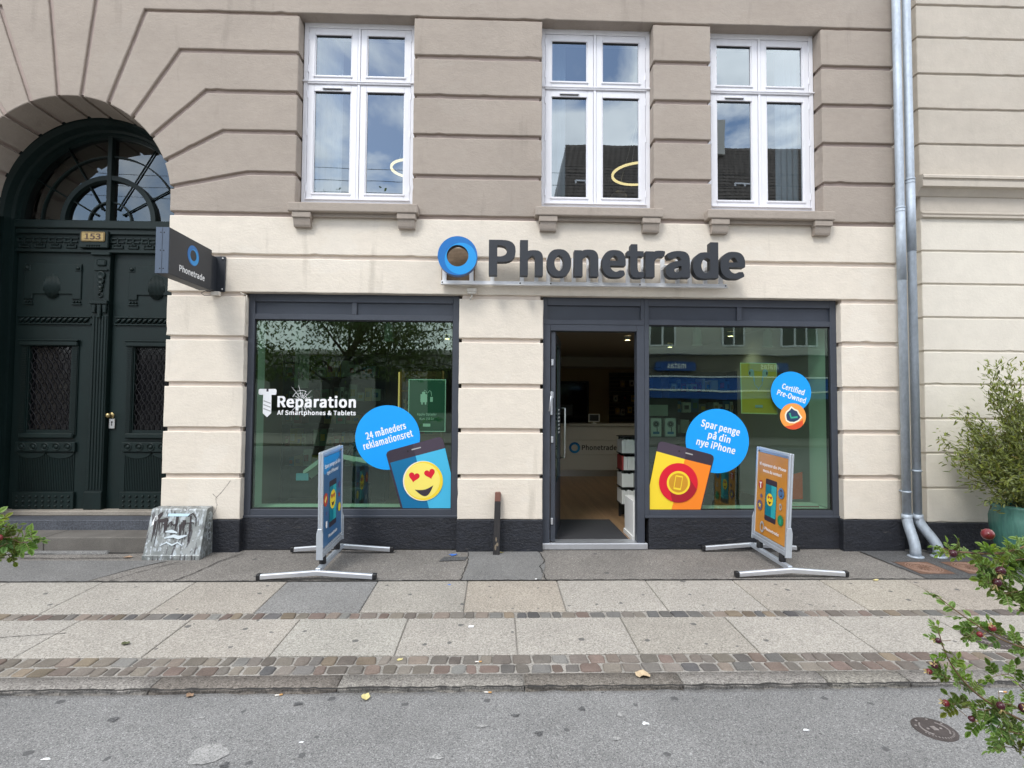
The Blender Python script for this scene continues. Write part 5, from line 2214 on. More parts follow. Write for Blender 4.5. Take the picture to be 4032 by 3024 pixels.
    f.poly([(-3.352, .345), (-3.345, .372), (-3.135, .370), (-3.135, .345)], mat('pale_blue_label', (0.50, 0.68, 0.80), .5))
    f.build('label_strip', WHITE, e)
    f = Flat(lambda u_, v_, k=0: (xr + .003 + k, u_, v_), .0003)
    W2_ = mat('white_tag_paint', (0.50, 0.56, 0.58), .6)
    for c_, r_ in (((-.075, .34), .030), ((-.085, .24), .026), ((-.075, .135), .030)):
        f.stroke([(c_[0] + r_ * math.cos(R_(a)) * .9, c_[1] + r_ * 1.15 * math.sin(R_(a))) for a in range(150, -140, -24)], .014, W2_)
    f.stroke([(-.115, .35), (-.115, .22), (-.12, .09)], .012, W2_)
    f.build('side_tag', W2_, e)


cabinet()

b = MB()
WOODD = mat('black_painted_wood', (0.022, 0.020, 0.021), 0.6, var=[(9, .3, (3, 3, .4))], bump=(30, .4, .005, (2, 2, .3)))
WOODR = mat('worn_red_brown_wood', (0.17, 0.075, 0.055), 0.7, var=[(14, .2, (3, 3, .4))])
BARE = mat('bare_scuffed_wood', (0.20, 0.16, 0.115), 0.8, var=[(30, .3, None)])
po = empty('guard_post', (.022, -.06, -.06), 'slanted black wooden guard post with red-brown top leaning on the pier between window and door', 'post')


def post(z0, z1, m, g=0.0):
    vs = []
    for z in (z0, z1):
        t = (z + .06) / .635
        yb_ = -.075 + .066 * t
        w = .034 - .002 * t
        xc = .014 + .014 * t
        vs += [b.v((xc - w + g, yb_ - .060 + g, z)), b.v((xc + w - g, yb_ - .060 + g, z)), b.v((xc + w - g, yb_ - g, z)), b.v((xc - w + g, yb_ - g, z))]
    for k in range(4):
        b.face([vs[k], vs[(k + 1) % 4], vs[4 + (k + 1) % 4], vs[4 + k]], m)
    b.face(vs[4:], m)
    b.face(vs[3::-1], m)


post(-.06, .485, WOODD)
bevel_e = list(b.bm.edges)
bmesh.ops.bevel(b.bm, geom=bevel_e, offset=.004, segments=1, affect='EDGES')
b.build('shaft', WOODD, po)
b = MB()
post(.485, .578, WOODR, .001)
bmesh.ops.bevel(b.bm, geom=list(b.bm.edges), offset=.005, segments=2, affect='EDGES')
b.build('top', WOODR, po)
b = MB()
for (x, z, w, h) in ((.006, .02, .012, .06), (.024, .05, .014, .04), (.012, .10, .008, .05)):
    t = (z + .06) / .635
    y = -.075 + .066 * t - .0612
    b.face([b.v((x + w * math.cos(a_ * .785) * random.uniform(.7, 1.1), y - .0006 + .104 * (h * .5 * math.sin(a_ * .785)), z + h * .5 * math.sin(a_ * .785))) for a_ in range(8)], BARE)
b.build('scuff', BARE, po)

# square rusty covers by the drainpipes
def drain(cx, cy, label):
    w = .335
    e = empty('drain_cover', (cx, cy, gz(cy)), label, 'drain cover', 'square rusty drain covers', rot=(math.atan(GS), 0, 0))
    b = MB()
    b.box(-w / 2 - .02, w / 2 + .02, -w / 2 - .02, w / 2 + .02, -.03, .0045, CASTIRON, bevel=.002)
    b.build('rim', CASTIRON, e, local=True)
    b = MB()
    b.box(-w / 2, w / 2, -w / 2, w / 2, -.02, .0065, RUST, bevel=.002)
    for r0 in (.150, .128, .106, .045, .03):
        b.lathe([(r0 - .005, .006), (r0 - .003, .0095), (r0 + .003, .0095), (r0 + .005, .006)], (0, 0, 0), RUST_L if r0 > .1 else RUST, 40, cap=False)
    for i in range(16):
        a = 2 * math.pi * i / 16
        b.tube([(.05 * math.cos(a), .05 * math.sin(a), .0065), (.095 * math.cos(a), .095 * math.sin(a), .0065)], .004, RUST_L, n=5)
    b.build('lid', RUST, e, local=True)


drain(4.225, -.565, 'square rusty drain cover in front of the left drainpipe')
drain(4.705, -.565, 'square rusty drain cover in front of the right drainpipe, nearer the flower pot')


def manhole(cx, cy, z, r, label, sl):
    e = empty('manhole_cover', (cx, cy, z), label, 'manhole cover', 'round iron covers', rot=(math.atan(sl), 0, 0))
    b = MB()
    b.lathe([(0, .004), (r * .97, .004), (r, .003), (r, -.03)], (0, 0, 0), CASTIRON, 48)
    b.build('lid', CASTIRON, e, local=True)
    b = MB()
    for a0_, a1_ in ((-50, 50), (130, 230)):
        pv = None
        for i in range(19):
            a = R_(a0_ + (a1_ - a0_) * i / 18)
            q = [b.v((rr * math.cos(a), rr * math.sin(a), zz)) for rr, zz in ((r * .60, .004), (r * .61, .0065), (r * .665, .0065), (r * .68, .004))]
            if pv:
                for k in range(3):
                    b.face([pv[k], pv[k + 1], q[k + 1], q[k]], CASTIRON_L)
            pv = q
    b.box(-r * .13, r * .13, -r * .17, r * .17, .003, .0075, CASTIRON_L, bevel=.002)
    for x in (-r * .34, r * .34):
        b.lathe([(0, .0065), (r * .06, .006), (r * .08, .004)], (x, 0, 0), CASTIRON_L, 10)
    for i in range(14):
        a = R_(205 + i * 10)
        b.box(r * .80 * math.cos(a) - r * .03, r * .80 * math.cos(a) + r * .03, r * .80 * math.sin(a) - r * .05, r * .80 * math.sin(a) + r * .05, .0035, .006, CASTIRON_L)
    for a in (30, 75, 120, 160):
        b.lathe([(0, .0065), (r * .05, .006), (r * .07, .004)], (r * .82 * math.cos(R_(a)), r * .82 * math.sin(R_(a)), 0), CASTIRON_L, 8)
    b.build('cast_pattern', CASTIRON_L, e, local=True)


manhole(2.298, -2.975, zr(-2.975) + .002, .100, 'small round iron cover set in the asphalt road', .012)
manhole(3.50, -2.03, gz(-2.03) + .0045, .165, 'round dark iron cover in the paving slabs behind the rose branch', GS)

# litter
def scrap(name, label, cat, x, y, pts, m, z, curl=.006, group=None, thick=.0012):
    b = MB()
    n_ = len(pts)
    top = [b.v((x + px, y + py, z + .003 + thick + curl * random.random())) for px, py in pts]
    bot = [b.v((v_.co.x, v_.co.y, v_.co.z - thick)) for v_ in top]
    ct = b.v((x + sum(p[0] for p in pts) / n_, y + sum(p[1] for p in pts) / n_, z + .002 + thick))
    cb = b.v((ct.co.x, ct.co.y, ct.co.z - thick))
    for i in range(n_):
        j = (i + 1) % n_
        b.face([top[i], top[j], ct], m)
        b.face([bot[j], bot[i], cb], m)
        b.face([top[i], bot[i], bot[j], top[j]], m)
    return b.build(name, m, label=label, cat=cat, group=group, loc=(x, y, z))


DRY = mat('dry_leaf', (0.52, 0.40, 0.26), .8, var=[(60, .2, None)])
YLEAF = mat('yellow_leaf', (0.60, 0.52, 0.24), .75, var=[(60, .15, None)])
GLEAF = mat('green_fallen_leaf', (0.09, 0.10, 0.045), .7, var=[(60, .3, None)])
PAPER = mat('white_paper', (0.82, 0.82, 0.82), .7)


def leafpts(l, w, rot, n=10, jag=.12):
    p = []
    for i in range(n):
        a = 2 * math.pi * i / n
        k = 1 + random.uniform(-jag, jag)
        p.append((l / 2 * math.cos(a) * k, w / 2 * math.sin(a) * k))
    return rotp(p, (0, 0), rot)


scrap('dry_leaf', 'large pale dry leaf lying on the kerb stones', 'leaf', .905, -2.475, leafpts(.095, .085, .3, 12, .22), DRY, gz(-2.475), .018)
scrap('dry_leaf', 'yellow dry leaf lying on the road by the kerb', 'leaf', -.728, -2.63, leafpts(.052, .06, .6, 10, .3), YLEAF, zr(-2.63), .012)
scrap('dry_leaf', 'small yellow leaf at the foot of the wooden guard post', 'leaf', .075, -.06, leafpts(.05, .03, .5), YLEAF, gz(-.06), .010)
scrap('fallen_leaf', 'green leaf lying alone on the left paving slabs', 'leaf', -2.475, -2.03, leafpts(.045, .055, 1.2), GLEAF, gz(-2.03), .010)
scrap('paper_scrap', 'small square white paper on the paving slabs', 'paper scrap', -.170, -1.80, [(-.019, -.017), (.018, -.019), (.021, .018), (-.016, .019)], PAPER, gz(-1.8), .003)
scrap('paper_scrap', 'tiny white paper crumb at the edge of the asphalt strip', 'paper scrap', .375, -.845, [(-.009, -.007), (.009, -.009), (.008, .008), (-.007, .009)], PAPER, gz(-.845), .004)
scrap('dry_leaf', 'brown shard of leaf beside the granite doorstep', 'leaf', -3.70, -.20, leafpts(.085, .05, .3, 8, .25), mat('tan_leaf', (.30, .20, .13), .8), gz(-.2), .014)
scrap('dry_leaf', 'brown leaf in the gutter at the left', 'leaf', -1.73, -2.60, leafpts(.035, .045, .6, 8, .3), mat('tan_leaf', (.30, .20, .13), .8), zr(-2.6), .012)
scrap('dry_leaf', 'pale yellow crumb of leaf on the setts', 'leaf', -.60, -2.27, leafpts(.04, .028, .6, 8, .3), YLEAF, gz(-2.27), .008)
scrap('dry_leaf', 'light leaf at the edge of the slabs before the right sign stand', 'leaf', 3.50, -.90, leafpts(.05, .03, .2, 8, .3), YLEAF, gz(-.90), .008)
b = MB()
BLUEPAINT = mat('blue_marking_paint', (0.06, 0.17, 0.52), .8, var=[(60, .3, None)])
blotch(b, -.435, -.125, .038, .030, BLUEPAINT, rough=.5, dz=.0045, z=gz)
b.build('paint_mark', BLUEPAINT, label='blue spray-paint mark on the pavement by the left window', cat='paint mark')
b = MB()
blotch(b, -.40, -.968, .014, .012, BLUEPAINT, rough=.5, dz=.003, z=gz)
b.build('paint_mark', BLUEPAINT, label='tiny blue paint speck on the paving slab edge', cat='paint mark')
CIG = mat('cigarette_paper', (.80, .76, .70), .7)
CIGF = mat('cigarette_filter', (.62, .34, .12), .7)
for (x, y, a, lab) in ((-.035, -2.592, -.1, 'cigarette butt at the kerb edge below the guard post'), (-.10, -2.305, .05, 'cigarette butt on the double row of setts'), (-1.23, -2.60, .3, 'cigarette butt in the gutter near the yellow leaf'), (2.99, -2.64, -.15, 'white cigarette end in the gutter by the rose branches')):
    z = (gz(y) if y > YK else zr(y)) + .006
    b = MB()
    c_, s_ = math.cos(a), math.sin(a)
    b.tube([(x - .02 * c_, y - .02 * s_, z), (x + .004 * c_, y + .004 * s_, z)], .0042, CIG, n=8)
    b.tube([(x + .004 * c_, y + .004 * s_, z), (x + .022 * c_, y + .022 * s_, z)], .0043, CIGF, n=8)
    b.build('cigarette_butt', CIG, label=lab, cat='cigarette butt', group='cigarette butts', loc=(x, y, z))

# ================================================================== PLANTS
def leafmat(name, col, rough=.45, amt=.35):
    m = bpy.data.materials.new(name)
    m.use_nodes = True
    t = m.node_tree
    b_ = t.nodes['Principled BSDF']
    b_.inputs['Roughness'].default_value = rough
    a = t.nodes.new('ShaderNodeVertexColor')
    a.layer_name = 'tint'
    x = t.nodes.new('ShaderNodeMixRGB')
    x.blend_type = 'MULTIPLY'
    x.inputs['Fac'].default_value = 1
    x.inputs['Color1'].default_value = (*col, 1)
    t.links.new(a.outputs['Color'], x.inputs['Color2'])
    t.links.new(x.outputs['Color'], b_.inputs['Base Color'])
    tl = t.nodes.new('ShaderNodeBsdfTranslucent')
    x2 = t.nodes.new('ShaderNodeMixRGB')
    x2.blend_type = 'MULTIPLY'
    x2.inputs['Fac'].default_value = 1
    x2.inputs['Color1'].default_value = (col[0] * 1.6, col[1] * 1.7, col[2] * .8, 1)
    t.links.new(a.outputs['Color'], x2.inputs['Color2'])
    t.links.new(x2.outputs['Color'], tl.inputs['Color'])
    mi = t.nodes.new('ShaderNodeMixShader')
    mi.inputs['Fac'].default_value = amt
    t.links.new(b_.outputs[0], mi.inputs[1])
    t.links.new(tl.outputs[0], mi.inputs[2])
    t.links.new(mi.outputs[0], t.nodes['Material Output'].inputs['Surface'])
    return m


ROSE = leafmat('rose_leaf', (0.20, 0.31, 0.09), .5)
WILLOW = leafmat('shrub_leaf', (0.29, 0.33, 0.15), .55)
TREE = leafmat('tree_leaf', (0.11, 0.16, 0.05), .45)
STEM = mat('rose_stem', (0.16, 0.10, 0.05), .7)
STEMG = mat('green_stem', (0.17, 0.17, 0.06), .7)
HIP = mat('rose_hip', (0.050, 0.006, 0.013), .25, var=[(60, .35, None)])
HIPR = mat('red_rose_hip', (0.15, 0.012, 0.016), .28, var=[(60, .3, None)])
SEPAL = mat('hip_sepal', (0.42, 0.33, 0.14), .7)


def oval_leaf(b, p, d, nrm, l, w, m, tint, fold=.25, n=5):
    """leaf blade: two halves folded on the midrib, drooping a little at the tip"""
    d = d.normalized()
    s = d.cross(nrm).normalized()
    nn = s.cross(d)
    mid, le, ri = [], [], []
    for i in range(n + 1):
        t = i / n
        ww = w * .5 * math.sin(math.pi * min(1, t * .95 + .04)) ** .75
        c = p + d * (l * t) - nn * (l * .18 * t * t)
        mid.append(b.v(c))
        le.append(b.v(c + s * ww + nn * ww * fold))
        ri.append(b.v(c - s * ww + nn * ww * fold))
    for i in range(n):
        for A in (le, ri):
            f = b.face([mid[i], mid[i + 1], A[i + 1], A[i]], m, tint)
            if f:
                f.smooth = True


def rnd_dir(s=1.0):
    return Vector((random.gauss(0, s), random.gauss(0, s), random.gauss(0, s)))


def compound(b, p, d, L_, nl=3, lw=.018, m=ROSE):
    """rose leaf: pairs of leaflets and an end leaflet along a thin stalk"""
    d = d.normalized()
    nrm = (Vector((0, -0.6, .8)) + rnd_dir(.35)).normalized()
    s = d.cross(nrm).normalized()
    nrm = s.cross(d)
    tv = random.uniform(.62, 1.3)
    tint = (tv * random.uniform(.9, 1.15), tv, tv * random.uniform(.7, 1.1))
    pts = [p + d * (L_ * t) - nrm * (L_ * .12 * t * t) for t in (0, .3, .55, .78, 1)]
    b.tube(pts, .0008, STEMG, n=4, cap=False)
    for k in range(nl):
        q = pts[1 + k] if k < 3 else pts[3]
        for sg_ in (-1, 1):
            dd = (d * .45 + s * sg_ + rnd_dir(.12)).normalized()
            oval_leaf(b, q, dd, (nrm + rnd_dir(.2)).normalized(), lw * random.uniform(1.1, 1.5), lw * random.uniform(.75, .95), m, tint)
    oval_leaf(b, pts[-1], (d + rnd_dir(.12)), nrm, lw * 1.6, lw, m, tint)


def hip(b, p, d, r, m):
    r = r * .84
    d = d.normalized()
    q = Vector((0, 0, 1)).rotation_difference(d).to_matrix()
    n_ = 12
    prof = [(0.15, -1.0), (.55, -.82), (.9, -.35), (1.0, .1), (.85, .6), (.45, .93), (.25, 1.0)]
    rings = [[b.v(p + q @ Vector((r * a * math.cos(2 * math.pi * k / n_), r * a * math.sin(2 * math.pi * k / n_), r * z))) for k in range(n_)] for a, z in prof]
    for A, B_ in zip(rings, rings[1:]):
        for k in range(n_):
            f = b.face([A[k], A[(k + 1) % n_], B_[(k + 1) % n_], B_[k]], m)
            if f:
                f.smooth = True
    b.face(rings[0][::-1], m)
    b.face(rings[-1], m)
    for k in range(5):
        a = 2 * math.pi * k / 5 + random.random()
        dd = q @ Vector((math.cos(a) * .7, math.sin(a) * .7, 1))
        oval_leaf(b, p + q @ Vector((r * .2 * math.cos(a), r * .2 * math.sin(a), r)), dd, q @ Vector((-math.cos(a), -math.sin(a), .6)), r * 1.2, r * .38, SEPAL, (1, 1, 1), n=3)


def spline(pts, n=8):
    P = [Vector(p) for p in pts]
    out = []
    for i in range(len(P) - 1):
        p0, p1, p2, p3 = P[max(i - 1, 0)], P[i], P[i + 1], P[min(i + 2, len(P) - 1)]
        for j in range(n):
            t = j / n
            out.append(.5 * ((2 * p1) + (p2 - p0) * t + (2 * p0 - 5 * p1 + 4 * p2 - p3) * t * t + (3 * p1 - p0 - 3 * p2 + p3) * t ** 3))
    out.append(P[-1])
    return out


def rose_bush(name, label, root, branches, hips, leaf_w=.016, seed=3):
    random.seed(seed)
    e = empty(name, root, label, 'rose bush', 'rose bushes with hips beside the camera')
    st_, lv = MB(), MB()
    for path, r0, dens in branches:
        P = spline(path, 10)
        n_ = len(P)
        st_.tube(P, [r0 * (1 - .75 * i / n_) for i in range(n_)], STEM, n=6)
        acc = 0
        for i in range(1, n_):
            acc += (P[i] - P[i - 1]).length * dens
            while acc > 1:
                acc -= 1
                dd = (P[i] - P[i - 1]).normalized()
                side = (rnd_dir(1) - dd * .2)
                side = (side - dd * side.dot(dd)).normalized()
                compound(lv, P[i], (side + dd * .5 + Vector((0, 0, .25))).normalized(), random.uniform(.020, .034), 3 if random.random() < .7 else 2, leaf_w * random.uniform(.75, 1.2))
        for s in range(3):
            compound(lv, P[-1], ((P[-1] - P[-2]).normalized() + rnd_dir(.5)), .02, 2, leaf_w * .7)
    st_.build('stem', STEM, e)
    lv.build('leaf', ROSE, e, recalc=False)
    for p, d_, r, red in hips:
        h = MB()
        hip(h, Vector(p), Vector(d_), r, HIPR if red else HIP)
        tail = Vector(p) - Vector(d_).normalized() * r
        h.tube([tail, tail - Vector(d_).normalized() * .018 + Vector((.006, .002, .002))], .0007, STEM, n=5)
        h.build('rose_hip', HIP, e)


Y5 = -4.5
RR = (1.95, -4.72, -.20)
rose_bush('rose_bush', 'rose bush with dark red hips reaching into the picture at the lower right', RR, [
    ([RR, (1.80, -4.66, .6), (1.55, -4.56, 1.08), (1.36, -4.5, 1.185), (1.20, -4.5, 1.165), (1.10, -4.5, 1.17), (1.066, -4.5, 1.178)], .0045, 104),
    ([(1.45, -4.53, 1.14), (1.30, -4.46, 1.14), (1.22, -4.48, 1.105), (1.175, -4.5, 1.095)], .0025, 163),
    ([(1.50, -4.55, 1.10), (1.36, -4.52, 1.09), (1.28, -4.49, 1.075), (1.215, -4.5, 1.07)], .0025, 206),
    ([(1.50, -4.5, 1.10), (1.34, -4.44, 1.15), (1.25, -4.46, 1.12), (1.19, -4.48, 1.13)], .002, 218),
    ([(1.42, -4.5, 1.12), (1.33, -4.52, 1.06), (1.27, -4.5, 1.04)], .002, 206),
    ([RR, (1.75, -4.6, .45), (1.5, -4.5, .83), (1.33, -4.5, .915), (1.20, -4.5, .965), (1.11, -4.5, 1.02), (1.052, -4.5, 1.064)], .0035, 31),
    ([(1.34, -4.5, .91), (1.25, -4.47, .95), (1.17, -4.48, .985), (1.13, -4.5, .975)], .0018, 82),
    ([RR, (1.7, -4.62, .30), (1.45, -4.5, .63), (1.30, -4.5, .745), (1.18, -4.5, .81), (1.115, -4.5, .86), (1.072, -4.5, .92), (1.052, -4.5, .978)], .0042, 71),
    ([(1.40, -4.5, .68), (1.26, -4.47, .79), (1.16, -4.5, .80), (1.085, -4.5, .812)], .002, 102),
    ([(1.36, -4.48, .70), (1.27, -4.5, .735), (1.20, -4.5, .755), (1.14, -4.5, .775)], .002, 116),
    ([(1.40, -4.52, .66), (1.30, -4.53, .70), (1.235, -4.5, .71), (1.20, -4.5, .715)], .002, 116),
    ([(1.42, -4.5, .70), (1.30, -4.46, .82), (1.25, -4.47, .865), (1.19, -4.49, .872)], .0016, 41),
    ([(1.13, -4.5, .85), (1.09, -4.49, .865), (1.05, -4.5, .885)], .0015, 102),
    ([RR, (2.0, -4.9, .5), (1.8, -4.9, 1.0), (1.7, -4.95, 1.2)], .004, 34),
    ([RR, (2.2, -4.6, .6), (2.1, -4.5, 1.05)], .004, 34),
], [
    ((1.205, -4.47, 1.203), (.66, .74, -.15), .0165, True), ((1.187, -4.52, 1.131), (-.5, -.4, -.3), .0125, False), ((1.178, -4.52, 1.104), (-.7, -.3, -.6), .0115, False), ((1.082, -4.51, 1.168), (-1, -.1, .05), .0110, False),
    
    ((1.041, -4.51, .966), (-1, 0, .1), .0078, False), ((1.031, -4.51, .909), (-.6, -.4, .6), .0092, False), ((1.026, -4.5, .890), (-.9, -.3, .2), .0082, True),  
    ((1.064, -4.5, .817), (-.9, -.2, .3), .0095, True), ((1.107, -4.52, .792), (.5, -.5, -.2), .0080, False),  ((1.168, -4.53, .827), (-.3, -.6, -.7), .0105, False), 
    ((1.163, -4.52, .998), (-.4, -.3, .6), .0092, True), ((1.132, -4.52, .984), (.2, -.7, .2), .0080, True),  
    ((1.232, -4.52, .815), (-.2, -.5, .3), .0125, False), ((1.243, -4.52, .755), (-.6, -.4, .2), .0105, False),  
], leaf_w=.0105, seed=5)
LR = (-1.75, -4.75, -.20)
rose_bush('rose_bush', 'rose bush tip with green leaves and two hips at the left edge of the picture', LR, [
    ([LR, (-1.65, -4.65, .7), (-1.45, -4.55, 1.13), (-1.25, -4.5, 1.225), (-1.14, -4.5, 1.232), (-1.10, -4.5, 1.228)], .004, 120),
    ([(-1.35, -4.52, 1.18), (-1.2, -4.5, 1.205), (-1.11, -4.49, 1.20), (-1.07, -4.5, 1.193), (-1.048, -4.5, 1.200)], .002, 136),
    ([(-1.25, -4.5, 1.20), (-1.15, -4.5, 1.19), (-1.098, -4.5, 1.165)], .002, 160),
    ([LR, (-1.9, -4.6, .6), (-1.8, -4.5, 1.0)], .004, 40),
], [
    ((-1.115, -4.53, 1.247), (-.2, -.9, .3), .0095, True), ((-1.093, -4.53, 1.212), (-.4, -.8, .2), .0085, True), ((-1.107, -4.53, 1.186), (-.2, -.9, -.2), .0080, True),
], leaf_w=.0108, seed=9)
for x0_, x1_ in ((1.5, 4.0), (-4.0, -1.45)):
    b = MB()
    b.box(x0_, x1_, -5.1, -4.55, -.30, -.20, SOIL, bevel=.02)
    structure(b, 'soil')

# shrub in a glazed pot at the right edge
random.seed(11)
PCX, PCY = 5.43, -.46
z0 = gz(PCY)
e = empty('flower_pot', (PCX, PCY, z0), 'ribbed turquoise glazed flower pot standing by the neighbour wall', 'flower pot')
GLAZE = mat('turquoise_glaze', (0.075, 0.20, 0.165), .22, var=[(4, .25, (2, 2, .5)), (26, .18, (2, 2, .3))])
b = MB()
prof = [(.20, 0), (.235, .06), (.285, .20), (.315, .36), (.318, .46), (.305, .54), (.312, .565), (.318, .585), (.305, .60), (.285, .595), (.28, .56), (.28, .50)]
n_ = 88
rings = []
for r, h in prof:
    rb = .0065 if .03 < h < .53 and r > .22 else 0
    rings.append([b.v((PCX + (r + (rb if k % 2 else -rb)) * math.cos(2 * math.pi * k / n_), PCY + (r + (rb if k % 2 else -rb)) * math.sin(2 * math.pi * k / n_), z0 + h)) for k in range(n_)])
for A, B_ in zip(rings, rings[1:]):
    for k in range(n_):
        f = b.face([A[k], A[(k + 1) % n_], B_[(k + 1) % n_], B_[k]], GLAZE)
        f.smooth = True
b.build('pot', GLAZE, e)
b = MB()
b.lathe([(0, .545), (.285, .54)], (PCX, PCY, z0), SOIL, 24, cap=False)
b.build('potting_soil', SOIL, e)
e = empty('shrub', (PCX, PCY, z0 + .54), 'tall olive-green shrub with narrow leaves growing in the turquoise pot', 'shrub')
tr, lv = MB(), MB()
base = Vector((PCX, PCY, z0 + .52))
tips = []
for k in range(46):
    # crown widest a little above the pot, tall spire in the middle
    h = random.choice([random.uniform(.10, .55), random.uniform(.4, .95), random.uniform(.6, 1.2)])
    spread = max(.08, .78 * math.sin(min(1, (h + .1) / .62) * math.pi * .5) * (1 - max(0, h - .45) / 1.05))
    a = random.uniform(0, 2 * math.pi)
    rr = spread * random.uniform(.45, 1.0)
    tips.append(Vector((PCX + rr * math.cos(a), PCY + rr * math.sin(a) * .72, z0 + .54 + h)))
tips += [Vector((5.10, PCY, 1.95)), Vector((5.03, PCY, 1.86)), Vector((5.20, PCY - .05, 1.93)), Vector((5.08, PCY + .05, 1.66)), Vector((5.15, PCY, 1.70)), Vector((4.53, PCY, 1.20)), Vector((4.62, PCY - .05, .98)), Vector((4.72, PCY, 1.46)), Vector((4.80, PCY, .78)), Vector((4.95, PCY - .1, .58)), Vector((4.86, PCY + .05, 1.38)), Vector((4.78, PCY - .1, 1.05)), Vector((5.3, PCY, 1.75)), Vector((5.4, PCY, 1.55)), Vector((4.9, PCY - .05, 1.22)), Vector((4.98, PCY - .1, .95)), Vector((5.05, PCY - .2, .72))]
for tip in tips:
    if (tip - base).length < .2:
        continue
    c1 = base.lerp(tip, .45) + Vector((random.uniform(-.06, .06), random.uniform(-.05, .05), random.uniform(.04, .14)))
    P = spline([base + rnd_dir(.02), c1, tip], 9)
    n2 = len(P)
    tr.tube(P, [.006 * (1 - .85 * i / n2) for i in range(n2)], STEMG, n=5)
    for i in range(5, n2):
        for s in range(15):
            dd = (P[i] - P[i - 1]).normalized()
            tw = P[i] + rnd_dir(.048)
            d_ = (dd * .9 + rnd_dir(.55)).normalized()
            up_ = tip.z > 1.5
            tv = random.uniform(.55, 1.35)
            yl = random.random()
            tint = (tv * (1.25 if yl > .8 else 1), tv * (1.1 if yl > .8 else 1), tv * random.uniform(.6, 1.1))
            oval_leaf(lv, tw, d_, (Vector((0, -.4, 1)) + rnd_dir(.5)).normalized(), random.uniform(.040, .068), random.uniform(.012, .019), WILLOW, tint, n=3)
tr.build('twig', STEMG, e)
lv.build('foliage', WILLOW, e, recalc=False)

# ================================================================== INSIDE THE SHOP
random.seed(21)
IW = mat('interior_white', (0.62, 0.60, 0.55), .8)
IWY = mat('interior_warm_wall', (0.46, 0.36, 0.22), .85)
ICEIL = mat('interior_ceiling', (0.50, 0.48, 0.44), .9)
LEDGE = mat('window_reveal_white', (0.80, 0.80, 0.78), .6)
DARKW = mat('dark_shelf_wall', (0.055, 0.05, 0.045), .8)
FLOORW = mat('oak_floor', (0.27, 0.165, 0.088), .42, var=[(2, .25, (6, .3, 1)), (30, .15, (3, .2, 1))])
b = MB()
b.quad([(-3.45, .19, 0.0), (4.43, .19, 0.0), (4.43, 9.0, 0.0), (-3.45, 9.0, 0.0)], FLOORW)
b.build('interior_floor', FLOORW, bld)
b = MB()
b.quad([(-3.45, .19, 2.78), (-3.45, 9.0, 2.78), (4.43, 9.0, 2.78), (4.43, .19, 2.78)], ICEIL)
b.box(-3.45, 4.43, 8.2, 8.95, 2.52, 2.775, IW)
b.build('interior_ceiling', ICEIL, bld)
b = MB()
b.box(-3.5, 4.43, 9.0, 9.1, 0, 3.2, IWY)
b.box(-3.5, -3.45, .40, 9.0, 0, 3.2, IWY)
b.box(4.36, 4.425, .41, 9.0, 0, 3.2, IW)
b.build('interior_wall', IWY, bld)
for x0_, x1_, zz in ((-2.70, -.405, .372), (1.69, 3.815, .360)):
    b = MB()
    b.box(x0_, x1_, .192, .43, 0.0, zz - .004, LEDGE)
    b.build('window_ledge', LEDGE, bld)
for x0_, x1_, y1_ in ((-2.70, -2.652, .425), (-.452, -.408, .425), (3.767, 3.815, .56)):
    b = MB()
    b.box(x0_, x1_, .192, y1_, .369, 2.7, LEDGE)
    b.build('window_reveal', LEDGE, bld)
b = MB()
b.box(1.545, 1.64, .21, .62, .001, .44, LEDGE, bevel=.004)
b.box(1.53, 1.5452, .20, .62, .001, .05, LEDGE)
b.build('podium', LEDGE, bld)

# counter
COUNT = mat('counter_front', (0.66, 0.65, 0.62), .5)
e = empty('shop_counter', (2.0, 5.8, 0), 'white shop counter with Phonetrade logo inside the open door', 'counter')
b = MB()
b.box(.9, 3.3, 5.52, 6.2, .13, 1.06, COUNT)
b.box(.9, 3.3, 5.505, 5.52, .135, .46, COUNT, bevel=.003)
b.box(.9, 3.3, 5.505, 5.52, .47, .765, COUNT, bevel=.003)
b.box(.9, 3.3, 5.505, 5.52, .775, 1.05, COUNT, bevel=.003)
b.build('front', COUNT, e)
b = MB()
b.box(.88, 3.32, 5.48, 6.25, 1.06, 1.11, mat('counter_top', (.5, .49, .46), .35), bevel=.006)
b.build('worktop', None, e)
b = MB()
b.box(.92, 3.3, 5.56, 6.2, 0, .13, STEEL)
b.build('kick_base', STEEL, e)
b = MB()
ring_logo(b, lambda u_, v_, d_: (u_, 5.502, v_), 1.668, .607, .118, .068)
b.build('ring_logo', BLUE_A, e)
f = Flat(lambda u_, v_, k: (u_, 5.503 - k, v_))
f.text('Phonetrade', 1.822, .562, .098, S_DARK, dx=.055, dy=.03, width=.74, res=80)
f.build('lettering', S_DARK, e)
b = MB()
b.prism(rotp([(1.98, 1.15), (2.22, 1.15), (2.22, 1.32), (1.98, 1.32)], (2.1, 1.23), 0), 5.60, 5.62, WHITE_P, back=True)
b.prism([(2.0, 1.17), (2.2, 1.17), (2.2, 1.305), (2.0, 1.305)], 5.596, 5.60, BLACK_P)
b.box(2.05, 2.15, 5.58, 5.72, 1.111, 1.13, WHITE_P)
b.box(2.085, 2.115, 5.62, 5.65, 1.13, 1.2, WHITE_P)
b.build('tablet', WHITE_P, label='small white tablet on a stand on the shop counter', cat='tablet')
b = MB()
b.box(1.30, 1.66, 5.75, 5.79, 1.28, 1.52, BLACK_P, bevel=.006)
b.box(1.45, 1.51, 5.77, 5.80, 1.12, 1.30, BLACK_P)
b.box(1.38, 1.58, 5.70, 5.88, 1.111, 1.125, BLACK_P)
b.build('monitor', BLACK_P, label='black computer monitor at the left end of the shop counter', cat='monitor')
MIRR = mat('dark_glossy_panel', (0.012, 0.013, 0.016), .06)
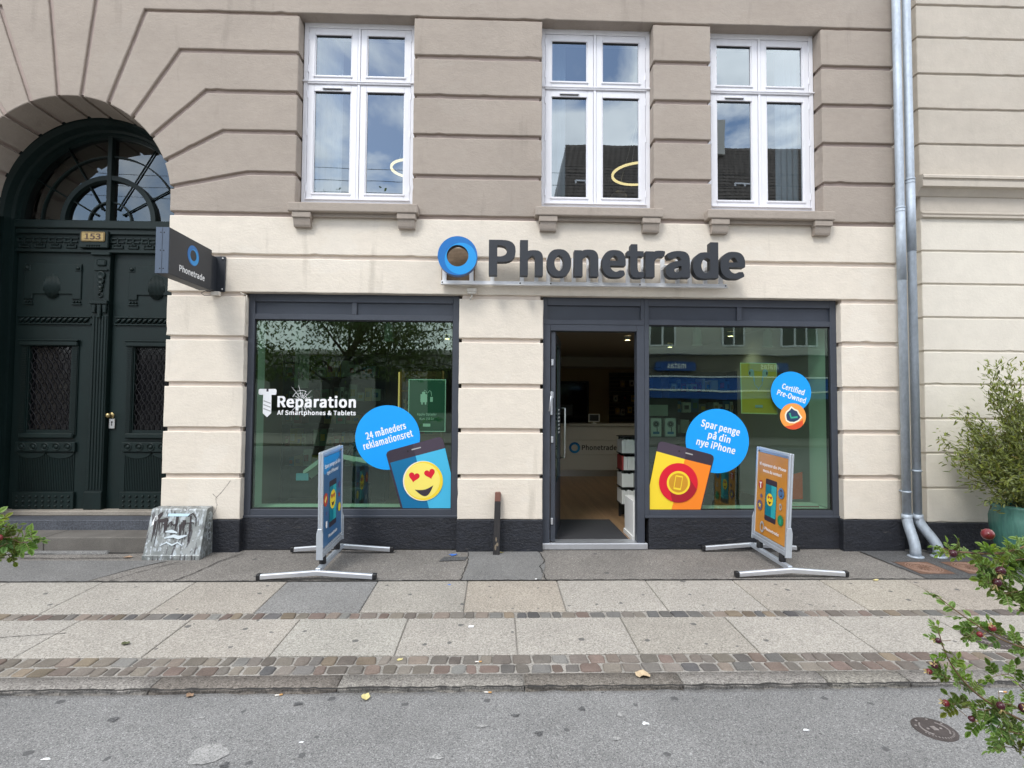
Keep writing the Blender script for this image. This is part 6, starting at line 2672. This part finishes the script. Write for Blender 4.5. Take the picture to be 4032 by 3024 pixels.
b = MB()
b.box(1.70, 2.56, 8.90, 8.98, .9, 2.16, BLACK_P)
b.box(1.74, 2.52, 8.89, 8.90, .95, 2.12, MIRR)
b.build('dark_panel', BLACK_P, label='tall dark glass panel on the back wall behind the counter', cat='wall panel')
e = empty('accessory_board', (3.55, 8.9, .9), 'dark slatted board with accessories on the back wall right of the counter', 'display board')
b = MB()
for i in range(14):
    b.box(3.15, 4.3, 8.93, 8.98, .95 + i * .105, 1.045 + i * .105, DARKW)
b.build('slat_panel', DARKW, e)
PKG = [mat('package_white', (.62, .62, .60), .5), mat('package_grey', (.22, .22, .23), .5), mat('package_black', (.03, .03, .035), .4), mat('package_blue', (.05, .16, .34), .5), mat('package_red', (.36, .05, .05), .5), mat('package_tan', (.40, .28, .14), .6), mat('package_green', (.06, .20, .12), .5), mat('package_yellow', (.60, .44, .06), .5)]
for (x, z, k) in ((3.5, 2.1, 5), (3.75, 2.12, 0), (3.3, 1.7, 0), (3.55, 1.72, 2), (3.8, 1.7, 7), (3.35, 1.35, 5), (3.7, 1.38, 7), (3.5, 1.32, 0)):
    b = MB()
    b.box(x - .06, x + .06, 8.86, 8.92, z - .09, z + .09, PKG[k], bevel=.004)
    b.box(x - .03, x + .03, 8.855, 8.862, z - .04, z + .03, PKG[(k + 2) % 8])
    b.box(x - .004, x + .004, 8.88, 8.95, z + .09, z + .10, STEEL)
    b.build('accessory_pack', PKG[k], e)
# rack of phone cases seen through the door
e = empty('case_rack', (1.85, 1.45, 0), 'black rack with four tiers of white phone cases right inside the door', 'display rack')
b = MB()
b.box(1.715, 2.0, 1.56, 1.60, .02, 1.10, BLACK_P)
for i in range(5):
    b.box(1.66, 2.0, 1.25, 1.56, .20 + i * .222, .21 + i * .222, BLACK_P)
for x in (1.70, 1.985):
    b.box(x - .012, x + .012, 1.53, 1.555, 0, 1.10, BLACK_P)
b.build('stand', BLACK_P, e)
for i in range(4):
    b = MB()
    x = 1.668
    while x < 1.965:
        w = random.uniform(.020, .032)
        m = random.choice([WHITE_P] * 9 + [PKG[1], PKG[4]])
        b.box(x, x + w - .004, 1.262 + random.uniform(0, .012), 1.545, .212 + i * .222, .395 + i * .222 + random.uniform(-.014, .006), m)
        x += w
    b.build('phone_cases', WHITE_P, e)
b = MB()
b.box(.66, 1.50, .27, 1.27, .002, .012, mat('grey_door_mat', (.035, .036, .04), .95, bump=(160, .6, .004, None)))
b.build('door_mat', None, label='dark grey door mat on the wooden floor inside the open door', cat='door mat')

# lamps hanging from the ceiling
LAMPW = mat('lamp_white', (.72, .72, .70), .5)
for (x, z, lab) in ((-2.525, 2.31, 'white can lamp inside the left shop window, left one'), (-1.364, 2.322, 'white can lamp inside the left shop window, right one'), (2.58, 2.307, 'white can lamp inside the right shop window, left one'), (3.50, 2.296, 'white can lamp inside the right shop window, right one')):
    e = empty('ceiling_lamp', (x, 1.0, z), lab, 'lamp', 'white can lamps inside the shop windows')
    b = MB()
    b.lathe([(.020, .42), (.024, .2), (.052, .17), (.056, .0), (.066, -.012), (.066, -.02), (.05, -.02), (.046, .10), (0, .10)], (x, 1.0, z), LAMPW, 24)
    b.build('shade', LAMPW, e)
    b = MB()
    b.tube([(x, 1.0, z + .42), (x, 1.0, 2.779)], .012, LAMPW, n=8)
    b.build('stem', LAMPW, e)
WARM = mat('warm_spot', (1, .8, .5), .5, emit=((1.0, .78, .42), 9))
for (x, y, k) in ((4.0, 3.2, 0), (3.55, 5.0, 1), (2.4, 3.9, 2), (-.9, 4.0, 3), (-.55, 4.0, 4)):
    e = empty('ceiling_spot', (x, y, 2.70), ['lit ceiling spotlight deep behind the right shop window, upper right', 'lit ceiling spotlight in the middle of the right shop window', 'lit ceiling spotlight at the upper left of the right shop window', 'left lit ceiling spotlight behind the left shop window', 'right lit ceiling spotlight behind the left shop window'][k], 'spotlight', 'lit ceiling spotlights inside the shop')
    b = MB()
    b.lathe([(.055, .079), (.06, .0), (.05, 0)], (x, y, 2.70), LAMPW, 18, cap=False)
    b.build('housing', LAMPW, e)
    b = MB()
    b.lathe([(0, .005), (.045, .005)], (x, y, 2.70), WARM, 16, cap=False)
    b.build('bulb', WARM, e)
    ld = bpy.data.lights.new('spot_light', 'SPOT')
    ld.energy = 5
    ld.spot_size = R_(120)
    ld.spot_blend = .6
    ld.shadow_soft_size = .045
    ld.color = (1.0, .88, .70)
    lo_ = bpy.data.objects.new('spot_light', ld)
    COL.objects.link(lo_)
    lo_.parent = e
    lo_.location = (0, 0, -.02)

# shelves behind the left window
def shelf_unit(x0, x1, y0, y1, levels, label, back, loc, seed, skip=.12, hmax=.26):
    random.seed(seed)
    e = empty('shelf_unit', loc, label, 'shelf unit')
    b = MB()
    b.box(x0, x1, y1, y1 + .03, 0, levels[-1] + .35, back)
    for z in levels:
        b.box(x0, x1, y0, y1, z - .02, z, back)
    b.box(x0 - .02, x0, y0, y1 + .03, 0, levels[-1] + .35, back)
    b.box(x1, x1 + .02, y0, y1 + .03, 0, levels[-1] + .35, back)
    b.build('shelves', back, e)
    for z in levels:
        x = x0 + .03
        while x < x1 - .08:
            w = random.uniform(.035, .15)
            if random.random() > skip and x + w < x1 - .01:
                h = random.uniform(.12, hmax)
                m = random.choice(PKG[:1] * 3 + PKG)
                p = MB()
                p.box(x, x + w - .008, y0 + random.uniform(.01, .06), y1 - .02, z, z + h, m)
                p.box(x + w * .2, x + w * .7, y0 + .004, y0 + .012, z + h * .3, z + h * .7, random.choice(PKG))
                p.build('product_box', m, e)
            x += w
    return e


shelf_unit(-3.25, -1.72, 2.5, 2.85, [.55, .86, 1.20, 1.55, 1.92], 'dark shelves full of small boxes behind the left shop window', DARKW, (-2.5, 2.6, 0), 4)
YW = mat('warm_lit_birch', (0.50, 0.36, 0.13), .6)
shelf_unit(-1.62, -.95, 3.4, 3.75, [.60, 1.0, 1.38, 1.74], 'warm birch shelf with light strip behind the left shop window', YW, (-1.3, 3.5, 0), 8, .2, .3)
b = MB()
b.box(-1.66, -1.64, 3.33, 3.36, .3, 2.05, mat('warm_strip', (1, .7, .3), .5, emit=((1.0, .66, .22), .45)))
b.build('light_strip', None, label='warm upright light strip at the left of the birch shelf', cat='light strip')
shelf_unit(2.85, 3.95, 2.9, 3.25, [.42, .74, 1.06, 1.40, 1.74], 'dark shelf wall with thin packages behind the right shop window', DARKW, (3.0, 3.0, 0), 12, .35, .24)
e = empty('headphone_poster', (-2.64, 1.55, 1.72), 'tall pale card with a picture of headphones inside the left window', 'poster')
b = MB()
b.box(-2.735, -2.545, 1.55, 1.56, 1.715, 2.355, mat('pale_card', (.42, .43, .38), .7))
b.build('card', None, e)
f = Flat(lambda u_, v_, k: (u_, 1.549 - k, v_))
f.stroke([(-2.655 + .035 * math.cos(R_(a)) - .012 * 0, 2.0 + .10 * math.sin(R_(a))) for a in range(0, 181, 12)], .007, S_DARK)
f.circle(-2.675, 1.885, .017, S_DARK, 20, ry=.05)
f.circle(-2.632, 1.885, .017, S_DARK, 20, ry=.05)
f.text('Panasonic', -2.64, 2.22, .020, S_GREY, dx=.04, align='c', width=.12, res=50)
f.build('headphones', S_DARK, e)
# posters hung just inside the glass
e = empty('charger_poster', (-.76, .165, 1.217), 'dark green charger poster with white border hanging in the left shop window', 'poster')
PGREEN = mat('poster_dark_green', (0.018, 0.085, 0.058), .5)
PALEG = mat('poster_pale', (.62, .70, .68), .5)
b = MB()
b.box(-.968, -.556, .165, .168, 1.205, 1.785, PALEG)
b.build('sheet', PALEG, e)
f = Flat(lambda u_, v_, k: (u_, .1645 - k, v_))
f.poly([(-.958, 1.214), (-.566, 1.214), (-.566, 1.776), (-.958, 1.776)], PGREEN)
f.rrect(-.835, -.762, 1.53, 1.62, .008, PALEG)
f.rrect(-.818, -.782, 1.615, 1.645, .004, PALEG)
for x in (-.825, -.786):
    f.rrect(x, x + .016, 1.505, 1.535, .003, PALEG)
f.stroke([(-.80, 1.64), (-.79, 1.665), (-.775, 1.655), (-.765, 1.63), (-.75, 1.64), (-.735, 1.66), (-.72, 1.65), (-.712, 1.60)], .006, PALEG)
f.rrect(-.728, -.698, 1.535, 1.59, .004, PALEG)
f.text('Apple Oplader', -.762, 1.385, .026, PALEG, dx=.02, dy=.015, align='c', width=.215, res=60)
f.text('Kun 150 kr', -.762, 1.335, .026, PALEG, dx=.02, dy=.015, align='c', width=.155, res=60)
f.rrect(-.803, -.722, 1.262, 1.295, .002, PALEG)
f.build('print', PGREEN, e)
e = empty('earphone_poster', (2.95, .165, 1.425), 'yellow poster with grey earphones hanging in the right shop window', 'poster')
PYEL = mat('poster_yellow', (0.52, 0.33, 0.03), .5)
PYG = mat('poster_yellow_edge', (0.60, 0.55, 0.28), .5)
PGREY = mat('poster_bluegrey', (.30, .33, .36), .5)
b = MB()
b.prism([(2.758, 1.428), (3.172, 1.420), (3.168, 1.998), (2.750, 2.000)], .165, .168, PYG, back=True)
b.build('sheet', PYG, e)
f = Flat(lambda u_, v_, k: (u_, .1645 - k, v_))
f.poly([(2.768, 1.438), (3.162, 1.431), (3.158, 1.988), (2.760, 1.990)], PYEL)
for s in (-1, 1):
    x = 2.955 + s * .075
    f.circle(x + s * .004, 1.885, .034, PGREY, 24, ry=.042)
    f.stroke([(x - s * .018, 1.88), (x - s * .030, 1.79)], .016, PGREY)
    f.rrect(x + s * .022 - .008, x + s * .022 + .008, 1.865, 1.90, .004, S_DARK)
    f.stroke([(x - s * .030, 1.79), (x - s * .032, 1.755), (x - s * .055, 1.735), (2.955, 1.71)], .005, PGREY)
f.stroke([(2.955, 1.71), (2.955, 1.69)], .005, PGREY)
f.rrect(2.915, 3.0, 1.495, 1.525, .002, PGREY)
f.build('print', PYEL, e)
# two fan boxes on a small shelf, with the white display card above them
e = empty('display_shelf', (2.33, 1.6, 0), 'small black display shelf with white card at the left of the right window', 'shelf unit')
b = MB()
b.box(2.02, 2.62, 1.5, 1.9, 1.06, 1.085, BLACK_P)
b.box(2.02, 2.62, 1.86, 1.9, .3, 1.62, BLACK_P)
b.box(2.02, 2.62, 1.5, 1.9, .70, .72, BLACK_P)
b.build('shelf', BLACK_P, e)
b = MB()
b.box(2.04, 2.47, 1.84, 1.858, 1.36, 1.52, mat('pale_card', (.42, .43, .38), .7))
b.build('card', None, e)
for x, lab in ((2.205, 'white fan box on the shelf in the right window, left one'), (2.405, 'white fan box on the shelf in the right window, right one')):
    e = empty('fan_box', (x, 1.6, 1.085), lab, 'box', 'white fan boxes')
    b = MB()
    b.box(x - .074, x + .074, 1.53, 1.66, 1.085, 1.335, PKG[0], bevel=.003)
    b.build('carton', PKG[0], e)
    f = Flat(lambda u_, v_, k: (u_, 1.529 - k, v_))
    f.circle(x, 1.255, .047, PKG[1], 28)
    f.circle(x, 1.255, .030, PKG[2], 24)
    f.circle(x, 1.255, .012, PKG[1], 16)
    f.stroke([(x + .012, 1.21), (x + .014, 1.15)], .012, PKG[2])
    f.rrect(x - .045, x + .045, 1.118, 1.152, .01, PKG[3])
    f.build('picture', PKG[2], e)
# display things in the left window
b = MB()
b.box(-2.30, -2.16, .50, .53, .62, .70, mat('blue_card', (.12, .34, .52), .5))
b.build('gift_card', None, label='light blue card standing low in the left shop window', cat='card')
b = MB()
b.box(-1.90, -1.82, .60, .66, .62, .71, PKG[0], bevel=.003)
b.lathe([(0, -.012), (.018, -.010), (.02, 0)], (-1.86, .60, .665), PKG[6], 14, 'y')
b.build('camera_box', PKG[0], label='small white box with green lens picture in the left window', cat='box')
e = empty('drape_stand', (-2.05, .9, .0), 'dark display stand with white folded sheet low in the left window', 'display stand')
b = MB()
b.box(-2.15, -1.6, .75, 1.25, .0, .50, BLACK_P, bevel=.02)
b.tube([(-1.95, .9, .5), (-1.86, .95, .86), (-1.78, .95, 1.0)], .018, BLACK_P, n=8)
b.build('base', BLACK_P, e)
b = MB()
pts = [(-2.26, .62, .72), (-2.12, .70, .84), (-2.0, .78, .80), (-1.9, .82, .90), (-1.72, .86, .86), (-1.58, .86, .84)]
for i in range(5):
    p, q = pts[i], pts[i + 1]
    b.quad([p, q, (q[0] + .04, q[1] + .16, q[2] - .12), (p[0] + .04, p[1] + .16, p[2] - .12)], PKG[0])
    b.quad([(p[0], p[1] - .02, p[2] - .05), (q[0], q[1] - .02, q[2] - .06), q, p], PKG[0])
b.build('white_sheet', PKG[0], e)
b = MB()
for i, (w, m) in enumerate(((.30, PKG[0]), (.28, PKG[4]), (.29, PKG[0]), (.22, PKG[0]))):
    b.box(3.66 - w, 3.68, .23 + i * .01, .40, .358 + i * .010, .367 + i * .010, m)
b.build('brochure', PKG[0], label='pile of brochures on the white ledge at the right end of the window', cat='brochures')
b = MB()
b.prism([(3.30, .42), (3.62, .42), (3.62, .74), (3.46, .70), (3.30, .55)], .46, .47, S_VER, back=True)
b.build('orange_card', S_VER, label='orange-brown display card standing behind the right sign stand in the window', cat='card')

b = MB()
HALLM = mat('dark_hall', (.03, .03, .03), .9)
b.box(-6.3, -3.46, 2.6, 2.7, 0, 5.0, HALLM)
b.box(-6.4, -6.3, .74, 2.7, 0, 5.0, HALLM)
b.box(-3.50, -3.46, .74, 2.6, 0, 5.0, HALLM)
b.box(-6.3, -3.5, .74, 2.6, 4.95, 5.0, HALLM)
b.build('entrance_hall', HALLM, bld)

# ================================================================== ROOM UPSTAIRS
UPD = mat('upstairs_wall', (0.10, 0.095, 0.09), .9)
b = MB()
b.quad([(-3.4, .41, 3.62), (4.4, .41, 3.62), (4.4, 5, 3.62), (-3.4, 5, 3.62)], UPD)
b.quad([(-3.4, .41, 6.4), (4.4, .41, 6.4), (4.4, 5, 6.4), (-3.4, 5, 6.4)], UPD)
b.quad([(-3.4, 5, 3.62), (4.4, 5, 3.62), (4.4, 5, 6.4), (-3.4, 5, 6.4)], UPD)
b.quad([(-3.4, .41, 3.62), (-3.4, 5, 3.62), (-3.4, 5, 6.4), (-3.4, .41, 6.4)], UPD)
b.quad([(4.4, .41, 3.62), (4.4, 5, 3.62), (4.4, 5, 6.4), (4.4, .41, 6.4)], UPD)
b.build('upstairs_room', UPD, bld)
RINGL = mat('ring_light', (1, .85, .6), .5, emit=((1.0, .76, .34), 0.95))
for (x, y, z, r, lab) in ((-1.255, 2.0, 4.965, .305, 'lit ring lamp showing in the right pane of the left upper window'), (2.10, 2.0, 4.955, .385, 'larger lit ring lamp in the middle upper window')):
    e = empty('ring_lamp', (x, y, z), lab, 'lamp', 'lit ring lamps upstairs')
    b = MB()
    b.lathe([(r - .016, -.012), (r + .016, -.012), (r + .016, .012), (r - .016, .012), (r - .016, -.012)], (x, y, z), RINGL, 64, cap=False)
    b.build('ring', RINGL, e)
    b = MB()
    for k in range(3):
        a = 2.1 * k
        b.tube([(x + r * math.cos(a), y + r * math.sin(a), z), (x, y, z + .9), (x, y, 6.39)], .002, STEEL, n=4)
    b.build('wire', STEEL, e)
e = empty('globe_lamp', (1.80, 2.0, 4.5), 'round grey globe lamp at the bottom of the middle upper window', 'lamp')
b = MB()
b.lathe([(.001, -.13)] + [(.13 * math.cos(R_(a)), .13 * math.sin(R_(a))) for a in range(-80, 81, 16)] + [(.001, .13)], (1.80, 2.0, 4.56), mat('smoked_glass', (.25, .22, .2), .3), 24)
b.build('globe', None, e)
CURT = mat('pale_curtain', (.42, .45, .48), .9)
for x0_, x1_, lab in ((-2.12, -1.83, 'pale curtain at the left edge of the left upper window'), (.52, .80, 'pale curtain at the left edge of the middle upper window'), (3.33, 3.62, 'pale curtain at the right edge of the right upper window')):
    b = MB()
    pv = None
    for i in range(41):
        t = i / 40
        x = x0_ + (x1_ - x0_) * t
        y = .44 + .010 * math.sin(t * 26)
        q = (b.v((x, y, 3.68)), b.v((x, y, 6.2)), b.v((x, y + .003, 6.2)), b.v((x, y + .003, 3.68)))
        if pv:
            b.face([pv[0], q[0], q[1], pv[1]], CURT)
            b.face([pv[3], pv[2], q[2], q[3]], CURT)
        pv = q
    b.build('curtain', CURT, label=lab, cat='curtain')

# ================================================================== THE OTHER SIDE OF THE STREET (seen mirrored in the panes)
OY = -22.0
ob = empty('far_building', (13, OY, -.1), 'pale building with dark tiled roof across the street, mirrored in the panes', 'building')
OWALL = mat('far_wall_render', (.56, .54, .50), .9, var=[(.6, .06, None)])
OBASE = mat('far_base_wall', (.13, .12, .11), .9)
OTILE = mat('dark_roof_tiles', (.12, .10, .085), .8, var=[(3, .3, None)])
b = MB()
b.box(3.2, 30, OY - 8, OY, 4.3, 11.6, OWALL)
b.box(3.2, 30, OY - 8, OY - .05, -.2, 4.3, OBASE)
b.build('wall', OWALL, ob)
b = MB()
b.box(3.1, 30, OY - .2, OY + .22, 4.22, 4.58, OWALL, bevel=.04)
b.box(3.0, 30, OY - .2, OY + .35, 11.5, 11.75, OWALL, bevel=.04)
b.build('cornice', OWALL, ob)
b = MB()
nrow = 22
for i in range(nrow):
    t0, t1 = i / nrow, (i + 1) / nrow
    za, zb_ = 11.75 + 5.0 * t0, 11.75 + 5.0 * t1
    ya, yb_ = OY + .3 - 2.6 * t0, OY + .3 - 2.6 * t1
    x = 3.0 + 1.0 * t0
    while x < 30:
        b.quad([(x, ya + .05, za - .03), (x + .15, ya + .09, za - .03), (x + .15, yb_ + .03, zb_), (x, yb_, zb_)], OTILE)
        b.quad([(x + .15, ya + .09, za - .03), (x + .3, ya + .05, za - .03), (x + .3, yb_, zb_), (x + .15, yb_ + .03, zb_)], OTILE)
        x += .3
b.quad([(3.0, OY + .3, 11.75), (30, OY + .3, 11.75), (30, OY - 2.4, 16.7), (4.0, OY - 2.4, 16.7)], OTILE)
b.quad([(3.0, OY + .3, 11.72), (4.0, OY - 2.4, 16.7), (4.0, OY - 5, 16.7), (3.0, OY - 8, 11.72)], OTILE)
ro_ = b.build('roof', OTILE, ob)
b = MB()
b.box(12.6, 13.1, OY - 2.3, OY - 1.6, 16.0, 18.0, OWALL)
b.build('chimney', OWALL, ro_)
OG = mat('far_window_glass', (.02, .022, .025), .1)


def far_window(x0, x1, z0, z1, n_, y=None):
    y = OY if y is None else y
    b = MB()
    b.box(x0, x1, y - .06, y + .02, z0, z1, OG)
    o = b.build('window', OG, ob)
    b = MB()
    for i in range(n_ + 1):
        x = x0 + (x1 - x0) * i / n_
        b.box(x - .05, x + .05, y, y + .05, z0, z1, FRAME_W)
    b.box(x0, x1, y, y + .048, z0 - .05, z0 + .03, FRAME_W)
    b.box(x0, x1, y, y + .048, z1 - .03, z1 + .05, FRAME_W)
    b.box(x0, x1, y, y + .047, z0 + (z1 - z0) * .7, z0 + (z1 - z0) * .7 + .06, FRAME_W)
    b.build('frame', FRAME_W, o)


for z0_ in (4.75, 8.2):
    for x0_, x1_, n_ in ((4.6, 5.9, 2), (8.15, 9.5, 2), (12.0, 13.2, 2), (15.25, 17.2, 3), (19.5, 20.8, 2)):
        far_window(x0_, x1_, z0_, z0_ + 2.0, n_)
for x in (4.3, 13.2, 20):
    b = MB()
    b.box(x - .15, x + 1.25, OY - 2.2, OY - .75, 12.6, 14.0, OTILE)
    b.build('dormer', OTILE, ob)
    far_window(x, x + 1.1, 12.75, 13.85, 2, OY - .74)
e = empty('shop_awning', (12, OY, 2.9), 'blue awning of the shop across the street, mirrored in the right window', 'awning')
AWN = mat('awning_blue', (.01, .075, .30), .7)
b = MB()
b.quad([(6.3, OY, 3.0), (19, OY, 3.0), (19, OY + 1.4, 2.25), (6.3, OY + 1.4, 2.25)], AWN)
b.quad([(6.3, OY, 2.97), (19, OY, 2.97), (19, OY + 1.4, 2.22), (6.3, OY + 1.4, 2.22)], AWN)
for i in range(42):
    x = 6.3 + i * .302
    b.quad([(x, OY + 1.4, 2.23), (x + .3, OY + 1.4, 2.23), (x + .3, OY + 1.42, 1.88), (x, OY + 1.42, 1.88)], AWN)
b.build('cloth', AWN, e)
b = MB()
b.box(6.3, 19, OY + 1.37, OY + 1.44, 2.22, 2.30, ALU)
b.box(6.3, 19, OY - .02, OY + .1, 2.98, 3.06, ALU)
for x in (6.5, 12.4, 18.8):
    b.tube([(x, OY + .05, 2.2), (x, OY + 1.38, 2.24)], .03, ALU, n=6)
b.build('frame', ALU, e)
for xc, lab in ((9.52, 'blue matas sign across the street, mirrored at the left of the right window'), (14.5, 'blue matas sign across the street, mirrored by the yellow poster')):
    e = empty('far_shop_sign', (xc, OY, 3.3), lab, 'shop sign', 'blue signs across the street')
    b = MB()
    b.prism(rrect(xc - 1.05, xc + 1.05, 3.32, 3.80, .12), OY + .2, OY - .06, AWN, back=True)
    b.build('panel', AWN, e)
    f = Flat(lambda u_, v_, k: (2 * xc - u_, OY + .205 + k, v_), .002)
    f.text('matas', xc, 3.44, .30, WHITE, dx=.05, dy=.03, align='c', width=.95, res=60)
    f.build('lettering', WHITE, e)
e = empty('low_far_building', (-9, -25, -.1), 'low pale building behind the street trees across the road, mirrored in the left window', 'building')
b = MB()
b.box(-26, 2.4, -31, -25, -.2, 4.3, mat('far_low_wall', (.30, .29, .27), .9))
b.build('wall', OWALL, e)
b = MB()
b.box(-26.1, 2.5, -31, -24.8, 4.3, 4.6, OWALL, bevel=.05)
b.build('cornice', OWALL, e)
for i in range(9):
    x = -25 + i * 3.0
    b = MB()
    b.box(x, x + 1.6, -25.02, -24.97, 1.0, 3.6, OG)
    b.build('window', OG, e)


def street_tree(x, y, lean, top, r, nleaf, label, seed, clear=2.3):
    random.seed(seed)
    e = empty('street_tree', (x, y, -.25), label, 'tree', 'street trees across the road')
    b = MB()
    tz = top * .42
    trunk = spline([(x, y, -.3), (x + lean * .35, y, tz * .5), (x + lean, y, tz), (x + lean * 1.35, y, top * .72)], 8)
    n_ = len(trunk)
    b.tube(trunk, [.19 * (1 - .75 * i / n_) for i in range(n_)], mat('tree_bark', (.05, .042, .035), .9, bump=(14, .8, .03, (2, 2, .4))), n=10)
    ends = []
    for k in range(30):
        s = trunk[random.randint(n_ // 3, n_ - 1)]
        a = random.uniform(0, 6.283)
        rr = r * random.uniform(.5, 1.0)
        z = min(top, max(clear + .3, s.z + random.uniform(-.6, 2.6)))
        end = Vector((x + lean + rr * math.cos(a), y + rr * math.sin(a) * .8, z))
        P = spline([s, s.lerp(end, .5) + Vector((0, 0, .5)), end], 6)
        b.tube(P, [.05 * (1 - .8 * i / len(P)) for i in range(len(P))], mat('tree_bark', (.05, .042, .035)), n=5)
        ends += P[5:]
    b.build('trunk', None, e)
    lv = MB()
    for k in range(nleaf):
        c = random.choice(ends) + Vector((random.gauss(0, .45), random.gauss(0, .45), random.gauss(0, .38)))
        if c.z < clear:
            continue
        tv = random.uniform(.5, 1.4)
        d_ = Vector((random.gauss(0, .5), random.gauss(0, .5), -.5)).normalized()
        oval_leaf(lv, c, d_, rnd_dir(1).normalized(), random.uniform(.10, .17), random.uniform(.045, .075), TREE, (tv, tv, tv), n=2)
    lv.build('crown', TREE, e, recalc=False)


for z, lab in ((8.62, 'highest overhead wire along the street, mirrored in the left upper window'), (8.25, 'middle overhead wire along the street, mirrored in the left upper window'), (7.9, 'lowest overhead wire along the street, mirrored in the left upper window')):
    b = MB()
    b.tube([(-45 + 6 * i, -10.0, z + .25 * ((i % 5) - 2.5) ** 2 / 6.25) for i in range(16)], .008, BLACK_P, n=5)
    b.build('overhead_wire', BLACK_P, label=lab, cat='wire', group='overhead wires across the road')
street_tree(-5.9, -12.0, 1.35, 9.7, 3.6, 16000, 'leaning street tree mirrored in the left shop window', 31)
street_tree(-10.0, -13.0, .5, 5.6, 2.2, 5000, 'second street tree further left, mirrored at the left edge', 37)
